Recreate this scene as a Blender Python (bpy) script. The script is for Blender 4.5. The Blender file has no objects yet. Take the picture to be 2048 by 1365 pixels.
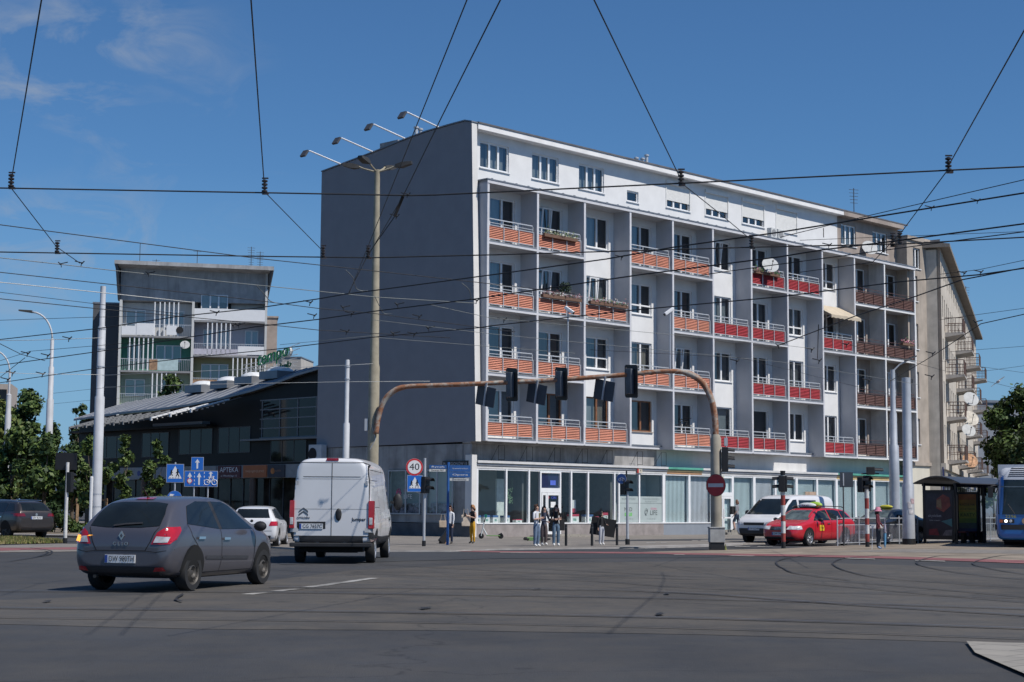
import bpy, bmesh, math, random
from mathutils import Vector, Matrix, noise as mnoise
from mathutils.bvhtree import BVHTree
R = math.radians
SC = bpy.context.scene
COL = SC.collection
# ---------------------------------------------------------------- camera, sky, sun, exposure
CX, CY, F, CAMH = 1024.0, 682.5, 3300.0, 1.45
PITCH, ROLL, AZ = R(5.785), R(.37), R(44.25)
cam_d = bpy.data.cameras.new('camera'); cam = bpy.data.objects.new('camera', cam_d); COL.objects.link(cam)
cam_d.sensor_width = 36; cam_d.lens = 36*F/2048; cam_d.clip_end = 6000; cam_d.clip_start = .2
cam.location = (0, 0, CAMH)
cam.rotation_euler = (Matrix.Rotation(math.pi/2+PITCH, 4, 'X') @ Matrix.Rotation(ROLL, 4, 'Z')).to_euler()
SC.camera = cam
SUN_H = Vector((.849, -.522, 0)).normalized(); SUN_EL = R(53)
sun_dir = SUN_H*math.cos(SUN_EL)+Vector((0, 0, math.sin(SUN_EL)))
sl = bpy.data.lights.new('sun', 'SUN'); sl.energy = 4.4; sl.angle = R(.5); sl.color = (1, .955, .89)
so = bpy.data.objects.new('sun', sl); COL.objects.link(so); so.location = (40, -30, 60)
so.rotation_euler = (-sun_dir).to_track_quat('-Z', 'Y').to_euler()
w = bpy.data.worlds.new('World'); SC.world = w; w.use_nodes = True
nt = w.node_tree; nt.nodes.clear()
N = nt.nodes.new; LK = nt.links.new
wo = N('ShaderNodeOutputWorld'); bg = N('ShaderNodeBackground'); sky = N('ShaderNodeTexSky')
sky.sky_type = 'NISHITA'; sky.sun_disc = False; sky.sun_elevation = SUN_EL
sky.sun_rotation = math.atan2(SUN_H.x, SUN_H.y); sky.air_density = 1.0; sky.dust_density = 0; sky.ozone_density = 4; sky.altitude = 120
bg.inputs[1].default_value = .073
# thin cirrus in the low western sky, placed by direction
tc = N('ShaderNodeTexCoord'); mp = N('ShaderNodeMapping'); nz = N('ShaderNodeTexNoise'); nz2 = N('ShaderNodeTexNoise')
mp.inputs['Scale'].default_value = (9, 9, 17); mp.inputs['Rotation'].default_value = (0, .25, .2)
LK(tc.outputs['Generated'], mp.inputs[0]); LK(mp.outputs[0], nz.inputs[0]); LK(mp.outputs[0], nz2.inputs[0])
nz.inputs['Scale'].default_value = 1.6; nz.inputs['Detail'].default_value = 9; nz.inputs['Roughness'].default_value = .62; nz.inputs['Distortion'].default_value = .9
nz2.inputs['Scale'].default_value = .9; nz2.inputs['Detail'].default_value = 3
r1 = N('ShaderNodeMapRange'); r1.inputs[1].default_value = .47; r1.inputs[2].default_value = .8; LK(nz.outputs[0], r1.inputs[0])
r2 = N('ShaderNodeMapRange'); r2.inputs[1].default_value = .42; r2.inputs[2].default_value = .62; LK(nz2.outputs[0], r2.inputs[0])
def wdot(v, a, b):
    d = N('ShaderNodeVectorMath'); d.operation = 'DOT_PRODUCT'; LK(tc.outputs['Generated'], d.inputs[0]); d.inputs[1].default_value = v
    m = N('ShaderNodeMapRange'); m.interpolation_type = 'SMOOTHSTEP'; m.inputs[1].default_value = a; m.inputs[2].default_value = b; LK(d.outputs['Value'], m.inputs[0]); return m
def wmul(a, b):
    m = N('ShaderNodeMath'); m.operation = 'MULTIPLY'; LK(a, m.inputs[0])
    if isinstance(b, float): m.inputs[1].default_value = b
    else: LK(b, m.inputs[1])
    return m.outputs[0]
cd = Vector((-.262, .943, .207)).normalized()
cone = wdot(cd, .989, .9990)
zr = N('ShaderNodeSeparateXYZ'); LK(tc.outputs['Generated'], zr.inputs[0])
hz_ = N('ShaderNodeMapRange'); hz_.inputs[1].default_value = 0; hz_.inputs[2].default_value = .2; hz_.inputs[3].default_value = .8; hz_.inputs[4].default_value = 0; LK(zr.outputs['Z'], hz_.inputs[0])
cl = wmul(wmul(wmul(r1.outputs[0], r2.outputs[0]), cone.outputs[0]), .95)
mx = N('ShaderNodeMix'); mx.data_type = 'RGBA'; LK(cl, mx.inputs['Factor']); 
sat = N('ShaderNodeMix'); sat.data_type = 'RGBA'; sat.blend_type = 'MULTIPLY'; sat.inputs[0].default_value = 1; LK(sky.outputs[0], sat.inputs[6]); sat.inputs[7].default_value = (.61, .94, 1.22, 1)
hm = N('ShaderNodeMix'); hm.data_type = 'RGBA'; LK(hz_.outputs[0], hm.inputs[0]); LK(sat.outputs[2], hm.inputs[6]); hm.inputs[7].default_value = (2.6, 4.9, 7.9, 1)
LK(hm.outputs[2], mx.inputs[6])
mx.inputs[7].default_value = (4.6, 5.3, 6.4, 1)
LK(mx.outputs[2], bg.inputs[0]); LK(bg.outputs[0], wo.inputs[0])
SC.view_settings.view_transform = 'Standard'; SC.view_settings.look = 'None'; SC.view_settings.gamma = 1
SC.view_settings.exposure = 0
SC.cycles.max_bounces = 6; SC.cycles.transparent_max_bounces = 12; SC.cycles.diffuse_bounces = 3; SC.cycles.glossy_bounces = 3
SC.cycles.caustics_reflective = False; SC.cycles.caustics_refractive = False
# ---------------------------------------------------------------- survey helpers (image bearing -> point in the place)
cp_, sp_, cr_, sr_ = math.cos(PITCH), math.sin(PITCH), math.cos(ROLL), math.sin(ROLL)
def ray(px, py):
    X = (px-CX)/F; Y = -(py-CY)/F
    x = X*cr_-Y*sr_; yu = X*sr_+Y*cr_
    return Vector((x, cp_-yu*sp_, sp_+yu*cp_))
def gnd(px, py, z=0.0):
    r = ray(px, py); k = (z-CAMH)/r.z; return Vector((r.x*k, r.y*k, z))
def atY(px, py, Y):
    r = ray(px, py); k = Y/r.y; return Vector((r.x*k, Y, CAMH+r.z*k))
U = Vector((math.sin(AZ), math.cos(AZ), 0)); NV = Vector((math.cos(AZ), -math.sin(AZ), 0))
C0 = gnd(941, 1073, .1)-.63*NV; C0.z = 0
def FW(s, t, d): return C0+U*s+NV*d+Vector((0, 0, t))
# ---------------------------------------------------------------- object helpers
def tag(o, label=None, cat=None, group=None, kind=None):
    if label: o['label'] = label
    if cat: o['category'] = cat
    if group: o['group'] = group
    if kind: o['kind'] = kind
    return o
def empty(name, loc=(0, 0, 0), rz=0, label=None, cat=None, group=None):
    o = bpy.data.objects.new(name, None); COL.objects.link(o); o.location = loc; o.rotation_euler = (0, 0, rz); o.empty_display_size = .3
    return tag(o, label, cat, group)
def copy_tree(o, parent=None):
    c = o.copy(); COL.objects.link(c)
    if parent is not None: c.parent = parent
    for ch in list(o.children): copy_tree(ch, c)
    return c
class MB:
    def __init__(s): s.v = []; s.f = []; s.m = []; s.mi = 0; s.X = None
    def vt(s, p):
        p = Vector(p)
        if s.X is not None: p = s.X @ p
        s.v.append(p[:]); return len(s.v)-1
    def face(s, idx, mi=None): s.f.append(tuple(idx)); s.m.append(s.mi if mi is None else mi)
    def poly(s, pts, mi=None): s.face([s.vt(p) for p in pts], mi); return s
    def box(s, x0, x1, y0, y1, z0, z1, mi=None):
        b = [s.vt(p) for p in ((x0, y0, z0), (x1, y0, z0), (x1, y1, z0), (x0, y1, z0), (x0, y0, z1), (x1, y0, z1), (x1, y1, z1), (x0, y1, z1))]
        for q in ((3, 2, 1, 0), (4, 5, 6, 7), (0, 1, 5, 4), (1, 2, 6, 5), (2, 3, 7, 6), (3, 0, 4, 7)): s.face([b[i] for i in q], mi)
        return s
    def hexa(s, P, mi=None):
        b = [s.vt(p) for p in P]
        for q in ((3, 2, 1, 0), (4, 5, 6, 7), (0, 1, 5, 4), (1, 2, 6, 5), (2, 3, 7, 6), (3, 0, 4, 7)): s.face([b[i] for i in q], mi)
        return s
    def prism(s, pts, vec, mi=None):
        vec = Vector(vec); a = [s.vt(p) for p in pts]; b = [s.vt(Vector(p)+vec) for p in pts]; n = len(pts)
        s.face(a[::-1], mi); s.face(b, mi)
        for i in range(n): s.face((a[i], a[(i+1) % n], b[(i+1) % n], b[i]), mi)
        return s
    def tube(s, path, r, n=8, mi=None, cap=True):
        path = [Vector(p) for p in path]; rs = r if isinstance(r, (list, tuple)) else [r]*len(path); rings = []
        ref = None
        for i, p in enumerate(path):
            t = (path[min(i+1, len(path)-1)]-path[max(i-1, 0)])
            if t.length < 1e-9: t = Vector((0, 0, 1))
            t.normalize()
            if ref is None:
                ref = Vector((1, 0, 0)) if abs(t.x) < .8 else Vector((0, 1, 0))
            a = (ref-t*ref.dot(t)).normalized(); b = t.cross(a); ref = a
            rings.append([s.vt(p+(a*math.cos(2*math.pi*k/n)+b*math.sin(2*math.pi*k/n))*rs[i]) for k in range(n)])
        for i in range(len(rings)-1):
            for k in range(n): s.face((rings[i][k], rings[i][(k+1) % n], rings[i+1][(k+1) % n], rings[i+1][k]), mi)
        if cap: s.face(rings[0][::-1], mi); s.face(rings[-1], mi)
        return s
    def lathe(s, prof, n=16, axis='Z', c=(0, 0, 0), mi=None, cap=True):
        c = Vector(c); rings = []
        for r, h in prof:
            ring = []
            for k in range(n):
                a = 2*math.pi*k/n; q = (r*math.cos(a), r*math.sin(a), h)
                if axis == 'X': q = (q[2], q[0], q[1])
                if axis == 'Y': q = (q[1], q[2], q[0])
                ring.append(s.vt(c+Vector(q)))
            rings.append(ring)
        for i in range(len(rings)-1):
            for k in range(n): s.face((rings[i][k], rings[i][(k+1) % n], rings[i+1][(k+1) % n], rings[i+1][k]), mi)
        if cap: s.face(rings[0][::-1], mi); s.face(rings[-1], mi)
        return s
    def ball(s, c, rx, ry=None, rz=None, n=10, m=7, mi=None):
        ry = ry or rx; rz = rz or rx; c = Vector(c); rings = []
        for i in range(1, m):
            a = math.pi*i/m
            rings.append([s.vt(c+Vector((rx*math.sin(a)*math.cos(2*math.pi*k/n), ry*math.sin(a)*math.sin(2*math.pi*k/n), -rz*math.cos(a)))) for k in range(n)])
        lo = s.vt(c-Vector((0, 0, rz))); hi = s.vt(c+Vector((0, 0, rz)))
        for k in range(n): s.face((lo, rings[0][(k+1) % n], rings[0][k]), mi); s.face((hi, rings[-1][k], rings[-1][(k+1) % n]), mi)
        for i in range(m-2):
            for k in range(n): s.face((rings[i][k], rings[i][(k+1) % n], rings[i+1][(k+1) % n], rings[i+1][k]), mi)
        return s
    def wall(s, x0, x1, z0, z1, holes, y=0.0, depth=.14, mi=None, rmi=None):
        """wall face in plane y looking to -y with rectangular openings and their reveals"""
        xs = sorted(set([x0, x1]+[h[0] for h in holes]+[h[1] for h in holes])); zs = sorted(set([z0, z1]+[h[2] for h in holes]+[h[3] for h in holes]))
        xs = [x for x in xs if x0-1e-6 <= x <= x1+1e-6]; zs = [z for z in zs if z0-1e-6 <= z <= z1+1e-6]
        ins = lambda x, z: any(h[0] < x < h[1] and h[2] < z < h[3] for h in holes)
        for j in range(len(zs)-1):
            run = None
            for i in range(len(xs)):
                free = i < len(xs)-1 and not ins((xs[i]+xs[i+1])/2, (zs[j]+zs[j+1])/2)
                if free and run is None: run = xs[i]
                if not free and run is not None:
                    s.poly([(run, y, zs[j]), (xs[i], y, zs[j]), (xs[i], y, zs[j+1]), (run, y, zs[j+1])], mi); run = None
        for a, b, c, d in [h[:4] for h in holes]:
            Y = y+depth; q = rmi if rmi is not None else mi
            s.poly([(a, y, c), (a, Y, c), (b, Y, c), (b, y, c)], q); s.poly([(a, y, d), (b, y, d), (b, Y, d), (a, Y, d)], q)
            s.poly([(a, y, c), (a, y, d), (a, Y, d), (a, Y, c)], q); s.poly([(b, y, c), (b, Y, c), (b, Y, d), (b, y, d)], q)
        return s
    def build(s, name, mats, parent=None, loc=None, rz=None, smooth=None, bevel=0, kind=None, merge=False):
        me = bpy.data.meshes.new(name); me.from_pydata(s.v, [], s.f); me.validate()
        mats = mats if isinstance(mats, (list, tuple)) else [mats]
        for m in mats: me.materials.append(m)
        if len(me.polygons) == len(s.m): me.polygons.foreach_set('material_index', s.m)
        if merge:
            bm = bmesh.new(); bm.from_mesh(me); bmesh.ops.remove_doubles(bm, verts=bm.verts, dist=1e-4); bmesh.ops.recalc_face_normals(bm, faces=bm.faces); bm.to_mesh(me); bm.free()
        o = bpy.data.objects.new(name, me); COL.objects.link(o)
        if parent is not None: o.parent = parent
        if loc is not None: o.location = loc
        if rz is not None: o.rotation_euler = (0, 0, rz)
        if smooth is not None:
            me.polygons.foreach_set('use_smooth', [True]*len(me.polygons))
            if smooth < 180: me.set_sharp_from_angle(angle=R(smooth))
        if bevel:
            b = o.modifiers.new('bevel', 'BEVEL'); b.width = bevel; b.segments = 2; b.limit_method = 'ANGLE'; b.angle_limit = R(35)
        if kind: o['kind'] = kind
        return o
def text_mb(mb, txt, size, loc, xdir, ydir, mi=0, depth=.0, align='CENTER', lift=0.0, width=None, height=None):
    """lettering as mesh, laid on a surface (origin loc, reading along xdir, up ydir)"""
    cu = bpy.data.curves.new('lettering', 'FONT'); cu.body = txt; cu.size = size; cu.align_x = align; cu.align_y = 'CENTER'; cu.extrude = depth; cu.resolution_u = 3
    ob = bpy.data.objects.new('lettering', cu); COL.objects.link(ob)
    dg = bpy.context.evaluated_depsgraph_get(); me = bpy.data.meshes.new_from_object(ob.evaluated_get(dg))
    xd = Vector(xdir).normalized(); yd = Vector(ydir).normalized(); zd = xd.cross(yd)
    sx = sy = 1
    if me.vertices and width: 
        xs = [v.co.x for v in me.vertices]; sx = width/max(1e-6, max(xs)-min(xs))
        if not height: sy = sx if sx < 1 else 1
    if me.vertices and height:
        ys = [v.co.y for v in me.vertices]; sy = height/max(1e-6, max(ys)-min(ys))
    base = len(mb.v)
    for v in me.vertices: mb.vt(Vector(loc)+xd*v.co.x*sx+yd*v.co.y*sy+zd*(v.co.z+lift))
    for p in me.polygons: mb.face([base+i for i in p.vertices], mi)
    bpy.data.objects.remove(ob); bpy.data.curves.remove(cu); bpy.data.meshes.remove(me)
    return mb
# ---------------------------------------------------------------- materials
def newmat(name):
    m = bpy.data.materials.new(name); m.use_nodes = True; nt = m.node_tree
    return m, nt, nt.nodes['Principled BSDF']
def mixc(nt, fac, a, b, typ='MIX'):
    m = nt.nodes.new('ShaderNodeMix'); m.data_type = 'RGBA'; m.blend_type = typ
    for s, i in ((fac, 0), (a, 6), (b, 7)):
        if hasattr(s, 'is_linked') or hasattr(s, 'links'): nt.links.new(s, m.inputs[i])
        elif i == 0: m.inputs[0].default_value = s
        else: m.inputs[i].default_value = (*s[:3], 1)
    return m.outputs[2]
def noise(nt, scale, detail=4, rough=.55, vscale=(1, 1, 1), dist=0, coord='Object', lo=.35, hi=.65):
    tc = nt.nodes.new('ShaderNodeTexCoord'); mp = nt.nodes.new('ShaderNodeMapping'); mp.inputs['Scale'].default_value = vscale
    nz = nt.nodes.new('ShaderNodeTexNoise'); nz.inputs['Scale'].default_value = scale; nz.inputs['Detail'].default_value = detail; nz.inputs['Roughness'].default_value = rough; nz.inputs['Distortion'].default_value = dist
    nt.links.new(tc.outputs[coord], mp.inputs[0]); nt.links.new(mp.outputs[0], nz.inputs[0])
    r = nt.nodes.new('ShaderNodeMapRange'); r.inputs[1].default_value = lo; r.inputs[2].default_value = hi; nt.links.new(nz.outputs[0], r.inputs[0])
    return r.outputs[0]
MATS = {}
def mat(name, col, rough=.6, var=.1, scale=4, metal=0, spec=.5, bump=0, bscale=40, streak=0, scol=None, coat=0, emit=0):
    if name in MATS: return MATS[name]
    m, nt, b = newmat(name); c = Vector(col[:3])
    n1 = noise(nt, scale, 5)
    out = mixc(nt, n1, c*(1-var), [min(1, x*(1+var)) for x in c])
    if streak:
        n2 = noise(nt, 1.6, 5, .65, (1, 1, .1), .6, lo=.48, hi=.75)
        f = nt.nodes.new('ShaderNodeMath'); f.operation = 'MULTIPLY'; f.inputs[1].default_value = streak; nt.links.new(n2, f.inputs[0])
        out = mixc(nt, f.outputs[0], out, scol or c*.45)
    nt.links.new(out, b.inputs['Base Color'])
    b.inputs['Roughness'].default_value = rough; b.inputs['Metallic'].default_value = metal; b.inputs['Specular IOR Level'].default_value = spec
    if coat: b.inputs['Coat Weight'].default_value = coat; b.inputs['Coat Roughness'].default_value = .04
    if emit: b.inputs['Emission Color'].default_value = (*c, 1); b.inputs['Emission Strength'].default_value = emit
    if bump:
        n3 = noise(nt, bscale, 4, lo=0, hi=1); bp = nt.nodes.new('ShaderNodeBump'); bp.inputs['Strength'].default_value = bump; bp.inputs['Distance'].default_value = .02
        nt.links.new(n3, bp.inputs['Height']); nt.links.new(bp.outputs[0], b.inputs['Normal'])
    MATS[name] = m; return m
def glass_mat(name, tint=(.75, .82, .82), rough=.02, see=.8, ior=1.5):
    """window glass: fresnel mix of a clear (tinted) and a mirror lobe"""
    if name in MATS: return MATS[name]
    m, nt, b = newmat(name); nt.nodes.remove(b); o = nt.nodes['Material Output']
    t = nt.nodes.new('ShaderNodeBsdfTransparent'); t.inputs[0].default_value = (*tint, 1)
    g = nt.nodes.new('ShaderNodeBsdfGlossy'); g.inputs['Roughness'].default_value = rough; g.inputs[0].default_value = (.95, .97, 1, 1)
    lw_ = nt.nodes.new('ShaderNodeLayerWeight'); lw_.inputs[0].default_value = .5
    pw = nt.nodes.new('ShaderNodeMath'); pw.operation = 'POWER'; pw.inputs[1].default_value = 5; nt.links.new(lw_.outputs['Facing'], pw.inputs[0])
    r = nt.nodes.new('ShaderNodeMapRange'); r.inputs[3].default_value = 1-see+.04; nt.links.new(pw.outputs[0], r.inputs[0])
    mx = nt.nodes.new('ShaderNodeMixShader'); nt.links.new(r.outputs[0], mx.inputs[0]); nt.links.new(t.outputs[0], mx.inputs[1]); nt.links.new(g.outputs[0], mx.inputs[2])
    # slight waviness of the panes
    n3 = noise(nt, .8, 2, lo=0, hi=1); bp = nt.nodes.new('ShaderNodeBump'); bp.inputs['Strength'].default_value = .035; bp.inputs['Distance'].default_value = .1
    nt.links.new(n3, bp.inputs['Height']); nt.links.new(bp.outputs[0], g.inputs['Normal']); nt.links.new(mx.outputs[0], o.inputs[0])
    MATS[name] = m; return m
def pleat_mat(name, col, freq=14, amt=.35, axis=0, rough=.8):
    if name in MATS: return MATS[name]
    m, nt, b = newmat(name); c = Vector(col)
    vs = [.05, .05, .05]; vs[axis] = 1
    n1 = noise(nt, freq, 3, .6, vs, lo=.3, hi=.7)
    nt.links.new(mixc(nt, n1, c*(1-amt), c*(1+amt*.6)), b.inputs['Base Color']); b.inputs['Roughness'].default_value = rough
    MATS[name] = m; return m
# ================================================================ ground, road, pavements, tracks
def asphalt(name, base, warm, amt_warm, patch, grain=.18):
    m, nt, b = newmat(name); c = Vector(base)
    n1 = noise(nt, .22, 5, .6, (1, .55, 1), .3, lo=.4, hi=.62)
    n2 = noise(nt, .9, 6, .65, lo=.35, hi=.7)
    n3 = noise(nt, 55, 3, .7, lo=.3, hi=.7)
    n4 = noise(nt, 5.5, 4, .6, (1, .25, 1), .5, lo=.52, hi=.78)
    out = mixc(nt, n1, c*(1-patch), c*(1+patch))
    f = nt.nodes.new('ShaderNodeMath'); f.operation = 'MULTIPLY'; f.inputs[1].default_value = amt_warm; nt.links.new(n2, f.inputs[0])
    out = mixc(nt, f.outputs[0], out, warm)
    f2 = nt.nodes.new('ShaderNodeMath'); f2.operation = 'MULTIPLY'; f2.inputs[1].default_value = .3; nt.links.new(n4, f2.inputs[0])
    out = mixc(nt, f2.outputs[0], out, c*.6)
    g = nt.nodes.new('ShaderNodeMapRange'); g.inputs[3].default_value = 1-grain; g.inputs[4].default_value = 1+grain; nt.links.new(n3, g.inputs[0])
    gm = nt.nodes.new('ShaderNodeMix'); gm.data_type = 'RGBA'; gm.blend_type = 'MULTIPLY'; gm.inputs[0].default_value = 1
    nt.links.new(out, gm.inputs[6]); nt.links.new(g.outputs[0], gm.inputs[7])
    # tar-filled cracks
    tcn = nt.nodes.new('ShaderNodeTexCoord'); vo = nt.nodes.new('ShaderNodeTexVoronoi'); vo.feature = 'DISTANCE_TO_EDGE'; vo.inputs['Scale'].default_value = .11
    mpn = nt.nodes.new('ShaderNodeVectorMath'); mpn.operation = 'ADD'; nd = nt.nodes.new('ShaderNodeTexNoise'); nd.inputs['Scale'].default_value = .8; nd.inputs['Detail'].default_value = 5
    sc_ = nt.nodes.new('ShaderNodeVectorMath'); sc_.operation = 'SCALE'; sc_.inputs['Scale'].default_value = 2.2
    nt.links.new(tcn.outputs['Object'], nd.inputs[0]); nt.links.new(nd.outputs['Color'], sc_.inputs[0]); nt.links.new(tcn.outputs['Object'], mpn.inputs[0]); nt.links.new(sc_.outputs[0], mpn.inputs[1]); nt.links.new(mpn.outputs[0], vo.inputs['Vector'])
    cr = nt.nodes.new('ShaderNodeMapRange'); cr.inputs[1].default_value = .0; cr.inputs[2].default_value = .005; cr.inputs[3].default_value = .55; cr.inputs[4].default_value = 0; nt.links.new(vo.outputs['Distance'], cr.inputs[0])
    out = mixc(nt, cr.outputs[0], gm.outputs[2], c*.35)
    nt.links.new(out, b.inputs['Base Color']); b.inputs['Roughness'].default_value = .82; b.inputs['Specular IOR Level'].default_value = .35
    bp = nt.nodes.new('ShaderNodeBump'); bp.inputs['Strength'].default_value = .5; bp.inputs['Distance'].default_value = .01; nt.links.new(n3, bp.inputs['Height']); nt.links.new(bp.outputs[0], b.inputs['Normal'])
    return m
M_road = asphalt('road asphalt', (.050, .052, .057), (.090, .080, .068), .45, .16)
M_track = asphalt('track bed asphalt', (.070, .067, .064), (.135, .115, .09), .6, .2)
M_dark = asphalt('fresh asphalt', (.047, .051, .058), (.07, .066, .06), .2, .08)
def slabs(name, c, size=.5, joint=.55):
    m, nt, b = newmat(name); c = Vector(c)
    tcn = nt.nodes.new('ShaderNodeTexCoord'); br = nt.nodes.new('ShaderNodeTexBrick'); br.offset = .5
    br.inputs['Scale'].default_value = 1; br.inputs['Brick Width'].default_value = size; br.inputs['Row Height'].default_value = size; br.inputs['Mortar Size'].default_value = .012
    br.inputs['Color1'].default_value = (*c*.92, 1); br.inputs['Color2'].default_value = (*c*1.08, 1); br.inputs['Mortar'].default_value = (*c*joint, 1)
    mpn = nt.nodes.new('ShaderNodeMapping'); mpn.inputs['Rotation'].default_value = (0, 0, math.pi/2-AZ); nt.links.new(tcn.outputs['Object'], mpn.inputs[0]); nt.links.new(mpn.outputs[0], br.inputs[0])
    n1 = noise(nt, .5, 6, .65, lo=.3, hi=.7); out = mixc(nt, n1, Vector((.72, .72, .72)), Vector((1.12, 1.1, 1.05)))
    out = mixc(nt, 1.0, br.outputs[0], out, 'MULTIPLY'); nt.links.new(out, b.inputs['Base Color']); b.inputs['Roughness'].default_value = .85
    return m
M_pave = slabs('pavement slabs', (.225, .205, .185)); M_pave2 = slabs('light paving slabs', (.30, .28, .25), .6)
M_red = mat('red cycle surfacing', (.22, .085, .085), .85, .2, .8, bump=.3)
M_kerb = mat('kerb granite', (.34, .32, .30), .8, .18, 2, bump=.2)
M_whiteline = mat('worn road paint', (.27, .26, .24), .8, .5, 2)
M_dirt = mat('island dirt', (.23, .19, .145), .95, .3, .7, bump=.4)
M_rail = mat('rail steel', (.055, .062, .085), .32, .3, .6, metal=.0, spec=.8)
M_raild = mat('rail groove', (.022, .022, .024), .7, .3, .6)
def flat(name, pix, m, z=.004, kind='structure', zz=0):
    mb = MB(); mb.poly([gnd(x, y, zz)+Vector((0, 0, z)) for x, y in pix])
    o = mb.build(name, m, kind=kind)
    bm = bmesh.new(); bm.from_mesh(o.data)
    for f in bm.faces:
        if f.normal.z < 0: f.normal_flip()
    bm.to_mesh(o.data); bm.free(); return o
def worldflat(name, pts, m, z=0.0, kind='structure', thick=0, mk=None):
    mb = MB(); P = [Vector((p[0], p[1], z)) for p in pts]
    a = sum(P[i].x*P[(i+1) % len(P)].y-P[(i+1) % len(P)].x*P[i].y for i in range(len(P)))
    if a < 0: P = P[::-1]
    mb.poly(P, 0)
    if thick:
        n = len(P)
        for i in range(n): mb.poly([P[i]-Vector((0, 0, thick)), P[(i+1) % n]-Vector((0, 0, thick)), P[(i+1) % n], P[i]], 1)
    return mb.build(name, [m, mk or m], kind=kind)
# road sheet to the horizon
MB().poly([(-1500, -60, 0), (1500, -60, 0), (1500, 3000, 0), (-1500, 3000, 0)]).build('road', M_road, kind='structure')
# tram track bed across the junction
flat('track_bed', [(-700, 1236), (-300, 1242), (400, 1259), (900, 1262), (1400, 1270), (1960, 1286), (2500, 1310), (3200, 1340), (3000, 1180), (2300, 1146), (1900, 1134), (1500, 1122), (1000, 1128), (700, 1142), (300, 1190), (-100, 1205), (-700, 1205)], M_track, .004)
# fresh dark strip in front of the crossing
flat('crossing_asphalt', [(560, 1130), (1000, 1118), (1400, 1116), (1480, 1113), (1400, 1097), (1000, 1098), (800, 1100), (560, 1104)], M_dark, .008)
# pavement along the block (a real kerb step, flush at the crossing)
PZ = .045
def ribbon(name, pix, width, m, z=.008, kind='structure'):
    P = [gnd(x, y) for x, y in pix]; mb = MB(); L = []
    for i, p in enumerate(P):
        t = (P[min(i+1, len(P)-1)]-P[max(i-1, 0)]).normalized(); nrm = Vector((-t.y, t.x, 0))
        L.append((p+nrm*width/2+Vector((0, 0, z)), p-nrm*width/2+Vector((0, 0, z))))
    for i in range(len(L)-1): mb.poly([L[i][1], L[i+1][1], L[i+1][0], L[i][0]])
    return mb.build(name, m, kind=kind)
def smooth_px(pts, n=6):
    out = []
    for i in range(len(pts)-1):
        p0 = pts[max(i-1, 0)]; p1 = pts[i]; p2 = pts[i+1]; p3 = pts[min(i+2, len(pts)-1)]
        for k in range(n):
            t = k/n
            out.append(tuple(.5*((2*p1[j])+(-p0[j]+p2[j])*t+(2*p0[j]-5*p1[j]+4*p2[j]-p3[j])*t*t+(-p0[j]+3*p1[j]-3*p2[j]+p3[j])*t**3) for j in (0, 1)))
    out.append(pts[-1]); return out
def sd(s, d): p = FW(s, 0, d); return (p.x, p.y)
def gp(lst, z=0.0): return [gnd(x, y, z)[:2] for x, y in lst]
PZ = .06
kx = gnd(1490, 1087, PZ); kx_s = (kx-C0).dot(U); kx_d = (kx-C0).dot(NV)
worldflat('pavement', [sd(90, -1), sd(90, kx_d-2), (kx.x, kx.y)]+gp([(1480, 1088.5), (1400, 1091.5), (1300, 1094), (1235, 1095), (1000, 1097.5), (900, 1101), (700, 1101), (600, 1097)], PZ)+[sd(-11, -18), sd(-11, -60), sd(2, -60), sd(2, -1)], M_pave, PZ, thick=PZ+.02, mk=M_kerb)
flat('kerb', [(1490, 1087), (1480, 1088.5), (1400, 1091.5), (1300, 1094), (1240, 1095), (1240, 1093.6), (1300, 1092), (1400, 1089.6), (1480, 1086.6), (1492, 1085.2)], M_kerb, .004, zz=PZ)
flat('cycle_lane', [(1190, 1083.5), (1300, 1082.5), (1430, 1081.5), (1530, 1080), (1640, 1077.5), (1640, 1075.5), (1530, 1077.2), (1430, 1078), (1300, 1079.5), (1190, 1081)], M_dark, .004, zz=PZ)
for q in ([(1293, 1085.6), (1311, 1085.6), (1311, 1087), (1293, 1087)], [(1322, 1085), (1334, 1085), (1333, 1086.2), (1322, 1086.2)], [(1384, 1081), (1396, 1081), (1396, 1082), (1384, 1082)], [(1401, 1080.6), (1420, 1080.6), (1420, 1081.8), (1401, 1081.8)]):
    flat('lane_marking', q, M_whiteline, .008, zz=PZ)
flat('cycle_crossing', [(810, 1099.5), (1000, 1103.5), (1300, 1105.5), (1400, 1107.5), (1560, 1109.5), (1700, 1112.5), (1800, 1114.5), (2048, 1122), (2400, 1136), (2400, 1143), (2048, 1128), (1800, 1119), (1700, 1116.5), (1560, 1113.5), (1400, 1110.8), (1300, 1108.6), (1000, 1106), (810, 1101.6)], M_red, .014)
island = [(1280, 1105.2), (1430, 1101), (1560, 1098.5), (1620, 1095), (1700, 1092), (1830, 1089), (1950, 1085), (2060, 1078), (2600, 1090), (2600, 1150), (2400, 1136), (2048, 1122), (1800, 1114.5), (1700, 1112.5), (1560, 1109.5), (1400, 1107.5)]
flat('traffic_island', island, M_dirt, .012)
flat('platform_path', [(1660, 1104), (1800, 1099.5), (2048, 1101), (2300, 1108), (2300, 1115), (2048, 1109), (1850, 1106.5)], M_pave, .016)
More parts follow.
